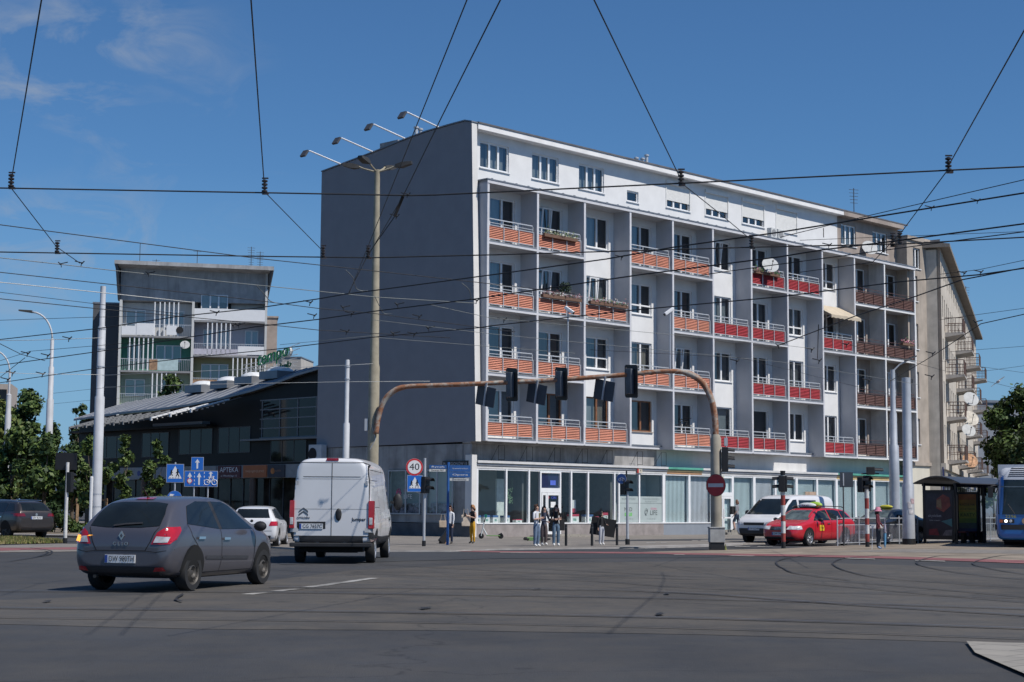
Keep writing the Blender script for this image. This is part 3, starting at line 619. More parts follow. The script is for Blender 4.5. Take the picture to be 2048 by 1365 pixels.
# frosted film with lettering on two panes
for a, b, kind in ((10.98, 12.5, 0), (12.64, 14.55, 1)):
    fm = MB(); y = -SD+.022
    fm.box(a, b, y, y+.003, SZ0+.02, 2.12, 0); fm.box(a, b, y-.003, y-.001, 1.74, 1.77, 1); cx = (a+b)/2
    text_mb(fm, 'SKLEP MEDYCZNY' if kind == 0 else 'PORADNIA DZIECIĘCA', .15, (cx, y, 1.98), (1, 0, 0), (0, 0, 1), 1, lift=.004, width=(b-a)*.74)
    if kind: text_mb(fm, 'fizjoterapeutyczna', .1, (cx, y, 1.85), (1, 0, 0), (0, 0, 1), 1, lift=.004, width=1.0)
    if kind == 0:
        text_mb(fm, 'MED', .3, (cx-.05, y, 1.42), (1, 0, 0), (0, 0, 1), 2, lift=.004, width=.62); fm.box(cx-.34, cx+.26, y-.004, y-.001, 1.07, 1.25, 3)
        text_mb(fm, 'LIFE', .17, (cx-.05, y, 1.16), (1, 0, 0), (0, 0, 1), 0, lift=.006, width=.4)
    else:
        text_mb(fm, 'LIFE', .36, (cx+.22, y, 1.24), (1, 0, 0), (0, 0, 1), 2, lift=.004, width=.6); text_mb(fm, 'STOMA', .16, (cx+.22, y, 1.46), (1, 0, 0), (0, 0, 1), 4, lift=.004, width=.5)
        for q in range(3): fm.tube([(cx-.42+.12*math.cos(t*.4+q*2.1)*(1-.22*q), y-.006, 1.3+.19*math.sin(t*.4+q*2.1)*(1-.22*q)) for t in range(14)], .012, 4, 1)
    text_mb(fm, '71 343 09 20', .1, (cx, y, .92), (1, 0, 0), (0, 0, 1), 1, lift=.004, width=.7)
    part(fm, 'window_film', [mat('frosted film', (.40, .46, .45), .6, .04), mat('grey letters', (.22, .26, .26), .7), mat('dark letters', (.05, .06, .06), .7), mat('green block', (.16, .48, .13), .7), mat('pink letters', (.66, .10, .24), .7)])
# hanging foliage sign in the shop window
hs = MB(); rr = random.Random(3)
for k in range(60):
    x, z = 2.9+rr.uniform(-.28, .28), 2.0+rr.uniform(-.42, .4); a = rr.uniform(0, 3)
    hs.poly([(x, -.35, z), (x+.12*math.cos(a), -.33, z+.12*math.sin(a)), (x+.1*math.cos(a+1), -.36, z+.1*math.sin(a+1))])
hs.tube([(2.72, -.35, 2.2), (2.72, -.35, 3.35)], .008, 4); hs.tube([(3.12, -.35, 2.2), (3.12, -.35, 3.35)], .008, 4)
o = hs.build('hanging_plant', mat('plant green', (.10, .17, .09), .7, .4, 4), None, C0, TH); tag(o, 'small leafy plant on two cords hanging in the shop window left of the door', 'plant')
# display boxes on the window board
bw = mat('box white', (.72, .72, .72), .6, .06); bb = mat('box blue', (.07, .16, .36), .6); brd = mat('box red', (.5, .06, .11), .6); bg_ = mat('box green print', (.2, .35, .3), .6)
for i, (x, w_, h, mm, lb) in enumerate([(.62, .34, .34, bb, 'white and blue medical box nearest the corner pillar in the shop window'), (1.18, .4, .36, bb, 'white and blue medical box second from the corner pillar'), (1.8, .36, .35, bb, 'white and blue medical box left of the first window mullion'), (2.55, .42, .34, bb, 'white box right of the first window mullion'), (3.42, .42, .16, brd, 'low red and white box under the hanging plant'), (7.45, .62, .42, brd, 'white box with red lid right of the shop door'), (8.55, .62, .4, bb, 'white box with blue lid behind the woman with the portfolio'), (9.35, .5, .3, brd, 'red topped box between blue lidded and tall red boxes'), (9.95, .4, .5, brd, 'tall red and white box beside the black mullion gap')]):
    o = MB().box(0, w_, 0, .25, 0, h, 0).box(-.006, w_+.006, -.006, .256, h*.74, h+.006, 1).box(w_*.3, w_*.7, -.004, 0, h*.2, h*.5, 2).build('box', [bw, mm, bg_], None, FW(x, .742, SD-.28), TH); tag(o, lb, 'box', 'boxes on display in the shop window')
o = empty('poster_stand', FW(8.15, .742, SD-.75), TH, 'white and pink poster on a black stand inside the shop window', 'poster stand')
MB().box(-.2, .2, 0, .02, .62, 1.15, 0).box(-.2, .2, -.002, .0, .5, .72, 1).build('poster', [bw, brd], o); MB().tube([(0, .03, 0), (0, .03, .7)], .02, 6).box(-.2, .2, -.1, .15, 0, .02).build('stand', M_dark, o)
# black arched shelf behind the glass
o = MB().tube([(7.55, .9, .6), (7.55, .9, 2.0)]+[(7.9-.35*math.cos(a*math.pi/8), .9, 2.0+.42*math.sin(a*math.pi/8)) for a in range(9)]+[(8.25, .9, .6)], .03, 6).box(7.56, 8.24, .85, 1.1, 1.0, 1.03).box(7.56, 8.24, .85, 1.1, 1.5, 1.53).box(7.56, 8.24, .85, 1.1, 2.0, 2.03).build('arched_shelf', M_dark, None, C0, TH); tag(o, 'black metal shelf with arched top standing inside the shop', 'shelf')
# gable shop windows
def gwin(a, b, z0, z1):
    h = MB(); h.box(-.03, .02, a, b, z0-.06, z0, 0); h.box(-.02, .02, a, a+.06, z0, z1, 0); h.box(-.02, .02, b-.06, b, z0, z1, 0); h.box(-.02, .02, a+.06, b-.06, z1-.06, z1, 0)
    for q in (.45,) if b-a > 2.2 else (.6,): h.box(-.02, .02, a+(b-a)*q-.04, a+(b-a)*q+.04, z0, z1-.06, 0)
    o = h.build('side_window', mat('grey frame', (.45, .47, .48), .5), blk)
    MB().poly([(.01, a, z0), (.01, b, z0), (.01, b, z1), (.01, a, z1)]).build('pane', G_shop, o)
    MB().poly([(.5, a-.3, z0-.2), (.5, b+.3, z0-.2), (.5, b+.3, z1+.2), (.5, a-.3, z1+.2)], 0).box(.1, .35, a+.15, b-.2, z0, z0+.5, 1).build('display', [mat('dim display', (.16, .18, .18), .9, .5, 1.2), mat('window goods', (.16, .15, .19), .8, .8, 5)], o)
    return o
gw = gwin(2.95, 5.35, 1.17, 3.32); gwin(.62, 2.5, 1.17, 3.32)
tt = MB()
for q in range(3): tt.tube([(-.012, 4.55+.17*math.cos(t*.45+q*2.1)*(1-.25*q), 2.1+.28*math.sin(t*.45+q*2.1)*(1-.25*q)) for t in range(14)], .016, 4, 0)
text_mb(tt, 'STOMA', .2, (-.012, 3.85, 2.3), (0, -1, 0), (0, 0, 1), 0, width=.6); text_mb(tt, 'LIFE', .3, (-.012, 3.85, 1.98), (0, -1, 0), (0, 0, 1), 1, width=.6)
tt.build('lettering', [mat('pink letters', (.66, .10, .24), .7), mat('white letters', (.7, .7, .7), .7)], gw)
gh = [(.6, 2.52, 1.1, 3.34), (2.93, 5.37, 1.1, 3.34)]
lw = MB(); lw.X = Matrix(((0, 1, 0, 0), (-1, 0, 0, 0), (0, 0, 1, 0), (0, 0, 0, 1)))   # local: x->-y, y->x
lw.wall(-11.1, .62, .72, 4.54, [(-h[1], -h[0], h[2], h[3]) for h in gh], .06, .2, 0)
lw.X = None
part(lw, 'gable_base', M_conc)
part(MB().box(-.03, .05, -.6, 11.1, 0, .69), 'plinth', mat('dark plinth', (.10, .10, .105), .8, .2, 2))['label'] = 'dark gable plinth'
sgn = MB(); sgn.box(-.03, .06, -.45, 1.35, 3.42, 3.72, 0); text_mb(sgn, 'PL. LEGIONÓW 15', .2, (-.032, .45, 3.57), (0, -1, 0), (0, 0, 1), 1, width=1.65)
part(sgn, 'street_name_sign', [mat('black sign', (.02, .02, .02), .5), mat('sign letters', (.45, .47, .5), .5)])
hn = MB(); hn.box(12.35, 12.72, -SD-.1, -SD-.07, 3.36, 3.62, 0); hn.box(12.3, 12.42, -SD-.11, -SD-.07, 3.36, 3.62, 1); text_mb(hn, '4', .2, (12.58, -SD-.1, 3.49), (1, 0, 0), (0, 0, 1), 2, lift=.004)
part(hn, 'emblem_sign', [mat('cream sign', (.6, .55, .45), .6), mat('red patch', (.45, .06, .05), .6), M_dark])
part(MB().box(19.6, 19.95, -SD-.08, -SD-.03, 3.1, 3.32), 'door_lamp', mat('cream lamp', (.62, .56, .40), .6))
pos = MB(); pos.box(28.05, 29.2, -SD-.06, -SD-.03, .95, 2.55, 0)
for k in range(9): pos.box(28.2, 28.2+.2+.6*((k*37 % 10)/10), -SD-.063, -SD-.06, 2.35-k*.14, 2.38-k*.14, 1)
part(pos, 'notice_board', [mat('faded plywood', (.42, .30, .22), .8, .2, 3), mat('faded print', (.34, .22, .16), .8)])
# wire frames on the ledge above the shop (old sign brackets)
for i, x in enumerate((2.0, 4.0, 6.05, 8.15, 10.1, 12.6, 14.55)):
    b_ = MB(); y = -.5 if i < 6 else -.55
    q = [(x, y, 3.74), (x, y, 4.52), (x+.42, y, 4.52), (x+.42, y, 3.82)]
    b_.tube(q, .014, 4); b_.tube([(x, y, 3.82), (x+.42, y, 3.82)], .014, 4); b_.tube([(x, y, 4.52), (x-.12, -.1, 3.76)], .012, 4)
    part(b_, 'sign_bracket', M_dark)
# ================================================================ dark glass commercial building
dk = empty('commercial_building', C0, -AZ, 'low black glass commercial building with sloping grey roof left of the grey gable', 'commercial building')
def dpart(mb, name, m, **k): return mb.build(name, m, dk, **k)
M_blk = mat('black cladding', (.010, .010, .011), .45, .2, .5, spec=.16)
M_blkg = mat('black glass', (.010, .011, .013), .06, .3, .6, spec=.3)
M_metal = mat('roof sheet', (.24, .25, .27), .45, .10, .4, metal=.35, streak=.2)
M_steel = mat('dark steel', (.06, .06, .065), .5, .1)
M_greyfr = mat('grey window bars', (.16, .165, .175), .5, .05)
ev = [(-11.13, 8.78), (-13.26, 8.5), (-15.01, 8.15), (-17.03, 7.84), (-20.07, 7.5), (-23.3, 7.25), (-26.1, 7.12), (-30.4, 7.05), (-35.6, 6.8)]
FY = .5
b = MB()
P = [(-11.13, 3.76)]+ev+[(-35.6, 3.76)]
b.prism([(x, FY, z) for x, z in P], (0, 9, 0)); dpart(b, 'upper_wall', M_blk)
rs = MB()
rd = [(-11.13, 9.72), (-16.05, 9.42), (-21.5, 8.98), (-26, 8.75), (-30, 8.45), (-35.6, 8.1)]
def lerp_prof(p, x):
    for i in range(len(p)-1):
        a, c = p[i], p[i+1]
        if c[0] <= x <= a[0]: t = (x-a[0])/(c[0]-a[0]); return a[1]+(c[1]-a[1])*t
    return p[-1][1] if x < p[-1][0] else p[0][1]
xs = [-11.13-24.6*i/24 for i in range(25)]
for i in range(24):
    a, c = xs[i], xs[i+1]
    rs.hexa([(a, FY-.35, lerp_prof(ev, a)+.0), (c, FY-.35, lerp_prof(ev, c)), (c, 4.2, lerp_prof(rd, c)), (a, 4.2, lerp_prof(rd, a)), (a, FY-.35, lerp_prof(ev, a)+.12), (c, FY-.35, lerp_prof(ev, c)+.12), (c, 4.2, lerp_prof(rd, c)+.1), (a, 4.2, lerp_prof(rd, a)+.1)])
    rs.hexa([(a, 4.2, lerp_prof(rd, a)), (c, 4.2, lerp_prof(rd, c)), (c, 10, lerp_prof(rd, c)-.8), (a, 10, lerp_prof(rd, a)-.8), (a, 4.2, lerp_prof(rd, a)+.1), (c, 4.2, lerp_prof(rd, c)+.1), (c, 10, lerp_prof(rd, c)-.7), (a, 10, lerp_prof(rd, a)-.7)])
for i in range(25): rs.tube([(xs[i], FY-.3, lerp_prof(ev, xs[i])+.14), (xs[i], 4.2, lerp_prof(rd, xs[i])+.12)], .025, 4)
roof = dpart(rs, 'roof', M_metal)
for x in (-18.6, -21, -23.4, -26):
    z = lerp_prof(rd, x); s = MB(); s.box(x-.85, x+.85, 2.4, 4.1, z-.45, z+.0, 0); s.ball((x, 3.25, z), .8, .8, .32, 14, 8, 1); s.build('skylight', [M_metal, mat('milky dome', (.72, .73, .73), .35)], roof, smooth=40)
for x0, x1, z0, z1 in ((-16.5, -11.75, 5.24, 7.33),):
    f = MB(); n = 3
    for k in range(n+1):
        x = x0+(x1-x0)*k/n; f.box(x-.03, x+.03, FY-.06, FY-.002, z0, z1)
    for k in range(5): z = z0+(z1-z0)*k/4; f.box(x0-.2, x1+.3, FY-.05, FY-.004, z-.03, z+.03)
    f.box(x0-1.4, -11.13, FY-.5, FY-.07, z0-.16, z0-.06)
    o = dpart(f, 'window_grid', M_greyfr); MB().box(x0, x1, FY-.02, FY-.006, z0, z1).build('pane', M_blkg, o)
for x0, x1, z0, z1 in ((-20.6, -17.6, 4.5, 5.9), (-24.5, -21.2, 4.5, 5.9), (-28.4, -25.6, 4.4, 5.8), (-33.5, -30, 4.4, 5.7), (-15.7, -12.6, 3.9, 5.06)):
    f = MB(); f.box(x0, x1, FY-.03, FY-.004, z0-.04, z0); f.box(x0, x1, FY-.03, FY-.004, z1, z1+.04)
    for q in (0, .33, .66, 1): f.box(x0+(x1-x0)*q-.02, x0+(x1-x0)*q+.02, FY-.03, FY-.004, z0, z1)
    o = dpart(f, 'window', M_steel); MB().box(x0, x1, FY-.012, FY-.003, z0, z1).build('pane', M_blkg, o)
dpart(MB().box(-26.5, -21.5, FY-.55, FY-.003, 6.15, 6.32), 'canopy', M_greyfr)
dpart(MB().box(-35.6, -20.8, FY-.7, FY-.003, 6.0, 6.12), 'ledge', M_blk)
# pergola of ribs and slats in front of the eave
def rib(x, m, w_=.07):
    z0 = lerp_prof(ev, x)-.05; o = MB(); n = 7
    for k in range(n):
        y0 = FY-.36-k*.36; z = z0-.02-k*.1
        o.hexa([(x-w_, y0, z-.13), (x+w_, y0, z-.13), (x+w_, y0-.4, z-.22), (x-w_, y0-.4, z-.22), (x-w_, y0, z), (x+w_, y0, z), (x+w_, y0-.4, z-.1), (x-w_, y0-.4, z-.1)])
        o.box(x-w_, x+w_, y0-.42, y0-.34, z-.3, z-.1)
    return dpart(o, 'pergola_rib', m)
M_ribw = mat('white rib', (.80, .80, .80), .5, .03); M_ribg = mat('grey rib', (.22, .225, .23), .5, .08)
for x in (-19.2, -21.2, -23.1): rib(x, M_ribw)
for x in (-25, -26.0, -27.0, -28.0, -29.0, -30.0, -31.0, -31.9): rib(x, M_ribg, .04)
for k in range(7):
    sl = MB()
    for i in range(13):
        a = -17.6-i*1.1; c = a-1.08; y0 = FY-.6-k*.36
        za, zc = lerp_prof(ev, a)-.24-k*.1, lerp_prof(ev, c)-.24-k*.1
        sl.hexa([(a, y0-.1, za-.03), (c, y0-.1, zc-.03), (c, y0+.1, zc+.0), (a, y0+.1, za), (a, y0-.1, za+.0), (c, y0-.1, zc), (c, y0+.1, zc+.03), (a, y0+.1, za+.03)])
    dpart(sl, 'pergola_slat', M_steel)
# ground floor: recessed shopfronts, columns, sign band
M_brz = mat('brown reflective shopfront', (.030, .024, .020), .08, .6, 1.2, spec=.22)
g = MB(); g.box(-35.6, -11.13, FY+.6, FY+.7, .0, 3.76, 0)
for k in range(20): x = -11.6-k*1.22; g.box(x-.025, x+.025, FY+.55, FY+.6, .3, 3.04, 1)
g.box(-35.6, -11.13, FY+.5, FY+.6, .0, .3, 1); dpart(g, 'shopfront', [M_brz, M_steel])
cl = MB()
for x in (-12, -17.4, -22.8, -28.2, -33.6): cl = MB(); cl.lathe([(.2, 0), (.2, 3.04)], 12, c=(x, FY+.1, 0)); dpart(cl, 'column', mat('brown column', (.12, .08, .06), .6), smooth=40)
dpart(MB().box(-35.6, -11.13, FY-.02, FY+.6, 3.03, 3.76), 'sign_band', mat('band grey', (.26, .27, .28), .6))
def signp(x0, x1, col, txt=None, tcol=(.8, .8, .8), w_=None, logo=None, size=.4, label=None):
    s = MB(); s.box(x0, x1, FY-.08, FY-.02, 3.06, 3.74, 0)
    if txt: text_mb(s, txt, size, ((x0+x1)/2+(.15 if logo else 0), FY-.081, 3.42 if not label else 3.5), (1, 0, 0), (0, 0, 1), 1, lift=.004, width=w_)
    if label: text_mb(s, label, .14, ((x0+x1)/2, FY-.081, 3.17), (1, 0, 0), (0, 0, 1), 1, lift=.004, width=(x1-x0)*.7)
    if logo: s.lathe([(.17, -.012), (.17, 0)], 12, 'Y', (x0+.45, FY-.08, 3.4), 2)
    return dpart(s, 'shop_sign', [mat('sign %s' % (col,), col, .55, .05), mat('letters %s' % (tcol,), tcol, .6), mat('logo %s' % (logo,), logo or (.8, .3, .05), .5)])
signp(-20.5, -18.35, (.085, .012, .02), 'APTEKA', w_=1.75, label='ul. Piłsudskiego 12')
signp(-18.1, -15.95, (.42, .12, .035), 'twoja agencja pracy', (.7, .45, .3), w_=1.7, size=.22)
signp(-15.85, -14.35, (.03, .03, .045), 'punkt', (.3, .16, .1), w_=.6, logo=(.5, .16, .03), size=.2)
signp(-29, -24.3, (.25, .27, .30), None, logo=(.03, .06, .25))
signp(-23.3, -20.7, (.28, .28, .29), None, logo=(.3, .05, .05))
# roof letters on a lattice
sg = empty('roof_sign', C0+NV*(-21)+U*4.2+Vector((0, 0, 8.9)), -AZ, 'green roof sign with slanted letters reading tempo on a white lattice', 'roof sign')
fr = MB()
for k in range(9): x = -2.3+k*.55; fr.tube([(x, .1, -.2), (x, .1, 1.0)], .025, 4); fr.tube([(x, .1, 1.0), (x+.3, .9, -.2)], .02, 4)
for k in range(6): fr.tube([(-2.5, .08, .05+k*.22-.1), (2.6+.15*(k % 2), .08, .05+k*.22+.25)], .018, 4)
fr.tube([(-1.0, .1, 1.0), (2.9, .1, 1.75)], .02, 4); fr.tube([(-1, .1, 1.3), (2.9, .1, 2.05)], .02, 4)
fr.build('lattice', mat('lattice white', (.55, .56, .57), .6), sg)
xd = Vector((1, 0, .16)).normalized(); yd = Vector((.12, 0, 1)).normalized()
lt = MB(); text_mb(lt, 'tempo', 1.35, (.75, -.05, 1.45), xd, yd, 0, depth=.02, lift=.16, width=3.0); text_mb(lt, 'tempo', 1.35, (.80, -.0, 1.45), xd, yd, 1, depth=.1, width=3.0)
lt.build('letters', [mat('letter green', (.025, .21, .07), .5), mat('letter side', (.62, .64, .63), .5)], sg)
l2 = MB(); text_mb(l2, 'fitness club', .55, (.2, -.02, .55), xd, yd, 0, depth=.03, width=4.2); l2.build('letters', mat('letter dark green', (.02, .11, .05), .5), sg)
ac = empty('air_conditioner', FW(-.05, 3.72, -10.9), -AZ, 'pale boxy air conditioner at the rear edge of the grey gable', 'air conditioner')
MB().box(-.35, .7, -.38, .0, -.05, 1.0).build('casing', mat('ac grey', (.50, .52, .54), .5), ac, bevel=.02); MB().lathe([(.34, -.015), (.30, 0)], 20, 'Y', (.0, -.381, .5)).build('fan_grille', M_dark, ac)
MB().box(-.2, -.15, -.36, .05, -.3, -.05).box(.5, .55, -.36, .05, -.3, -.05).build('bracket', M_steel, ac)
# ================================================================ tower block behind
AT = R(80); tv = Vector((math.sin(AT), math.cos(AT), 0))
T0 = atY(237, 700, 145.0); T0.z = 0
tb = empty('tower_block', T0, math.pi/2-AT, 'weathered concrete apartment tower with slanted roof slab and white balcony fins', 'apartment tower')
def tp(mb, name, m, **k): return mb.build(name, m, tb, **k)
M_tc = plaster('tower concrete', (.40, .40, .40), .7, (.17, .17, .17), .15); M_twh = plaster('tower white', (.62, .62, .60), .3); M_tgrn = plaster('balcony green', (.12, .33, .24), .25)
M_tpg = plaster('balcony pale green', (.42, .50, .40), .25); M_tol = plaster('balcony olive', (.40, .38, .22), .3); M_tli = plaster('balcony lilac', (.52, .51, .55), .25); M_slabt = plaster('tower slab', (.30, .30, .30), .5)
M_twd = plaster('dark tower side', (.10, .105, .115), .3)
tp(MB().box(0, 12.9, 1.35, 11, 0, 22.2), 'core_wall', M_tc)
tp(MB().box(-.02, .2, -.03, 1.35, 0, 19.6).box(6.28, 6.5, -.03, 1.35, 0, 19.6).box(12.72, 12.92, -.03, 1.35, 0, 22.3), 'pillar_wall', M_twh)
tp(MB().hexa([(.0, .45, 19.62), (12.72, .45, 19.62), (12.72, 1.34, 19.62), (0, 1.34, 19.62), (0, .1, 22.45), (12.72, .1, 22.45), (12.72, 1.34, 22.3), (0, 1.34, 22.3)]), 'attic_wall', M_tc)
tp(MB().hexa([(-.5, -1.3, 22.62), (13.4, -1.3, 22.45), (13.2, 11, 21.0), (-.4, 11, 21.2), (-.5, -1.3, 22.95), (13.4, -1.3, 22.8), (13.2, 11, 21.3), (-.4, 11, 21.5)]), 'roof', M_tc)
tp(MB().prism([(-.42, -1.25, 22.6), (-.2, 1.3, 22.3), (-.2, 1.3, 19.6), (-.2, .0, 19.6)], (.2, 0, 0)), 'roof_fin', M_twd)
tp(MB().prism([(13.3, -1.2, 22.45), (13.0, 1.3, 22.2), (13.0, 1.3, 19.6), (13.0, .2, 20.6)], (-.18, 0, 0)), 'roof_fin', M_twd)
rows = [(0.2, 6.28, 16.45, 19.5, M_twh), (.2, 6.28, 13.35, 16.4, M_tgrn), (.2, 6.28, 10.25, 13.3, M_tpg), (.2, 6.28, 7.1, 10.2, M_tpg), (6.5, 12.72, 17.95, 19.6, M_twh), (6.5, 12.72, 14.85, 17.9, M_tli), (6.5, 12.72, 11.75, 14.8, M_tol), (6.5, 12.72, 8.6, 11.7, M_tol)]
fins = {0: [3.05, 3.5, 3.9, 4.3, 4.7, 5.1], 1: [.95, 1.35, 1.75, 2.15, 2.55, 2.95], 2: [3.0, 3.4, 3.8, 4.2, 4.6, 5.0], 5: [7.7, 8.1, 8.5, 8.9, 9.3, 9.7], 6: [10.0, 10.4, 10.8, 11.2, 11.6, 12.0, 12.4]}
for i, (x0, x1, z0, z1, m) in enumerate(rows):
    lg = MB(); lg.poly([(x0, 1.3, z0), (x1, 1.3, z0), (x1, 1.3, z1), (x0, 1.3, z1)], 0); lg.poly([(x0+.005, 0, z0), (x0+.005, 1.3, z0), (x0+.005, 1.3, z1), (x0+.005, 0, z1)], 0); lg.poly([(x1-.005, 0, z0), (x1-.005, 1.3, z0), (x1-.005, 1.3, z1), (x1-.005, 0, z1)], 0)
    lg.box(x0, x1, -.06, 1.34, z0-.16, z0-.0, 1); lo = lg.build('loggia', [m, M_slabt], tb)
    if i in fins:
        f = MB()
        for x in fins[i]: f.box(x-.05, x+.05, -.02, .1, z0, z1-.02)
        f.build('fin_screen', M_pvc, lo)
    rl = MB(); rl.box(x0, x1, -.0, .04, z0+1.0, z0+1.05)
    for k in range(int((x1-x0)/.16)): rl.box(x0+k*.16, x0+k*.16+.025, .005, .03, z0+.02, z0+1.0)
    rl.build('railing', M_rail_g, lo)
    pn = MB(); r_ = random.Random(i+2)
    if i == 0: pn.box(.22, 1.5, -.03, -.005, z0+.05, z0+.8, 0); pn.box(1.5, 3.0, -.06, -.005, z0+.05, z0+1.1, 0); pn.box(4.1, 5.0, -.1, -.02, z0+.1, z0+.95, 0); pn.lathe([(.32, -.12), (.3, -.1)], 14, 'Y', (5.25, 0, z0+.55), 1)
    if i == 1: pn.box(2.7, 3.4, -.05, -.005, z0+.05, z0+1.0, 2); pn.box(3.4, 5.2, -.05, -.005, z0+.05, z0+1.0, 3)
    if i == 4: pn.box(6.5, 12.72, -.03, -.004, z0+.02, z0+1.05, 0)
    if i == 5: pn.box(10.4, 12.7, -.03, -.005, z0+.1, z0+.85, 0); pn.box(6.5, 10.4, -.02, -.003, z0+.05, z0+.55, 4)
    if i == 6: pn.box(6.5, 9.2, -.03, -.005, z0+.05, z0+.9, 2)
    if pn.v: pn.build('parapet_panel', [M_pvc, M_dark, mat('wood panel', (.36, .22, .13), .8, .3, 4), mat('pale blue panel', (.45, .58, .58), .7), mat('lilac panel', (.52, .50, .56), .7)], lo)
    for (a, b_) in {0: [(.5, 2.2), (3.9, 5.6)], 1: [(.7, 1.9), (3.2, 5.4)], 2: [(.6, 2.3), (3.8, 5.6)], 3: [(.6, 2.3)], 5: [(7.3, 8.2), (8.6, 9.6), (11.0, 12.2)], 6: [(7.2, 9.6)], 7: [(7.2, 9.6)]}.get(i, []):
        win_unit(lo, a, b_, z0+.9, z0+2.4, y=1.24, leaves=2 if b_-a < 2 else 3, ci=[5, 1, 5], sill=False)
win_unit(tb, 7.05, 9.42, 19.0, 20.3, y=.36, leaves=3, ci=[0, 5, 5], sill=False)
wing = MB().box(-2.75, -.03, 6, 14, 0, 19.9).build('side_wing', [M_twd], tb); MB().box(-2.8, -.04, 5.95, 14, 19.901, 20.05).build('coping', M_drip, wing)  # front block's cast shade is put into the left wing's dark colour
MB().box(12.95, 14.0, 5, 12, 0, 18.9).box(12.96, 14.1, 4.9, 12, 18.901, 19.05).build('side_wing', M_brown, tb)
def antenna(loc, h, kind, label):
    o = empty('roof_antenna', loc, .3, label, 'antenna'); MB().tube([(0, 0, 0), (0, 0, h)], .03, 5).build('mast', M_steel, o)
    a = MB(); 
    for k in range(kind): a.tube([(-.35+.02*k, 0, h-.1-k*.22), (.35-.02*k, 0, h-.1-k*.22)], .015, 4)
    if kind: a.build('aerial', M_steel, o)
    return o
def tloc(x, y, z): return T0+tv*x+Vector((-tv.y, tv.x, 0))*y+Vector((0, 0, z))
for x, h, k, lb in ((1.55, 2.3, 0, 'tall bare mast above the left end of the tower roof'), (3.0, .9, 2, 'short aerial near the left end of the tower roof'), (6.6, 1.9, 1, 'thin mast in the middle of the tower roof'), (11.4, 2.5, 8, 'ladder-like aerial, left of the pair on the tower roof'), (12.2, 2.1, 7, 'ladder-like aerial, right of the pair on the tower roof')):
    antenna(tloc(x, 1, 22.6-x*.02), h, k, lb)
def dish(loc, r, az, el, label, mcol=None, arm=.5):
    """satellite dish facing azimuth az (radians, clockwise from +Y)"""
    d = Vector((math.sin(az)*math.cos(el), math.cos(az)*math.cos(el), math.sin(el)))
    q = d.to_track_quat('Z', 'Y').to_matrix().to_4x4(); q.translation = loc
    o = bpy.data.objects.new('satellite_dish', None); COL.objects.link(o); o.matrix_world = q; tag(o, label, 'satellite dish')
    m = MB(); n = 20
    prof = [(r*t/6, -.18*r+.2*r*(t/6)**2) for t in range(1, 7)]
    m.lathe([(.02, -.2*r)]+[(.02, -.18*r)]+prof+[(r+.015, .02*r)], n); m.build('reflector', mcol or mat('dish white', (.42, .43, .43), .6, .12, 3), o, smooth=60)
    a = MB(); a.tube([(0, -r*.8, -.05), (0, -.08*r, r*.9)], .018, 5); a.lathe([(.05, 0), (.04, .12)], 8, c=(0, -.08*r, r*.85)); a.tube([(0, 0, -.2*r), (0, .1, -.2*r-arm)], .025, 5); a.build('arm', M_steel, o)
    return o
dish(tloc(5.75, -.25, 15.7), .42, R(172), R(30), 'white satellite dish on the green balcony of the tower')
# ---- far buildings on the left
hb = empty('office_building', atY(-6, 880, 300), .2, 'beige flat-roofed building far off at the left edge', 'office building')
z0 = 0; hz = atY(-6, 768, 300).z
MB().box(-9, 2.3, 0, 12, 0, hz-13).build('wall', M_brown, hb)
hb.location.z = 0
for c in list(hb.children): bpy.data.objects.remove(c)
MB().box(-9, 2.2, 0, 12, 0, hz).build('wall', plaster('beige far wall', (.42, .36, .31), .2), hb)
for k in range(4): MB().box(-7+k*2.2, -5.2+k*2.2, -.06, -.01, hz-4.0, hz-1.0).build('window', M_blkg, hb)
sb = empty('house', atY(578, 900, 175), -.1, 'small pale flat-roofed block seen between roof sign and grey gable', 'house'); sb.location.z = 0
zt = atY(578, 716, 175).z; MB().box(-1.5, 1.1, 0, 6, 0, zt).build('wall', plaster('pale far wall', (.5, .47, .43), .2), sb); MB().box(-1.56, 1.16, -.06, 6, zt+.001, zt+.12).build('coping', M_drip, sb); MB().box(-.7, -.2, -.03, -.005, zt-1.6, zt-.7).build('window', M_blkg, sb)
# ================================================================ brown tenement round the corner
rt = empty('tenement_house', FW(40.3, 0, .8), TH, 'old brown tenement at the end of the block with long row of balconies', 'tenement')
def rp(mb, name, m, **k): return mb.build(name, m, rt, **k)
M_ten = plaster('tenement render', (.40, .345, .29), .55, (.21, .175, .145), .14); M_tenl = plaster('tenement long wall', (.58, .52, .44), .5, (.3, .26, .21), .14); M_cream = plaster('cream render', (.64, .60, .50), .15)
hs_ = [(.9, 1.8, f, f+1.7) for f in (5.8, 8.9, 12.1, 15.3)]+[(1.05, 1.95, 17.45, 18.95)]
hs_ = [(.0+a*0+.35, .95, c, d) for a, b, c, d in hs_[:4]]+[(.45, 1.35, 17.5, 18.9)]
w1 = MB(); w1.wall(-.32, 2.5, 4.4, 19.35, hs_, 0, .18); rp(w1, 'front_wall', M_ten)
for a, b, c, d in hs_: win_unit(rt, a, b, c, d, y=.15, leaves=2 if b-a > .7 else 1, ci=[0, 2], sill=True, frame=M_pvc)
rp(MB().poly([(-.32, 0, 4.4), (-.32, .85, 4.4), (-.32, .85, 19.35), (-.32, 0, 19.35)]), 'return_wall', M_ten)
rp(MB().box(-.4, 2.6, -.12, 9, 19.35, 19.62), 'roof_edge', M_ten)
rp(MB().box(-.6, 2.5, .0, .1, .0, 4.4), 'ground_wall', M_cream); rp(MB().box(-.7, 2.5, -.12, .0, 4.4, 4.62), 'cornice', M_ten)
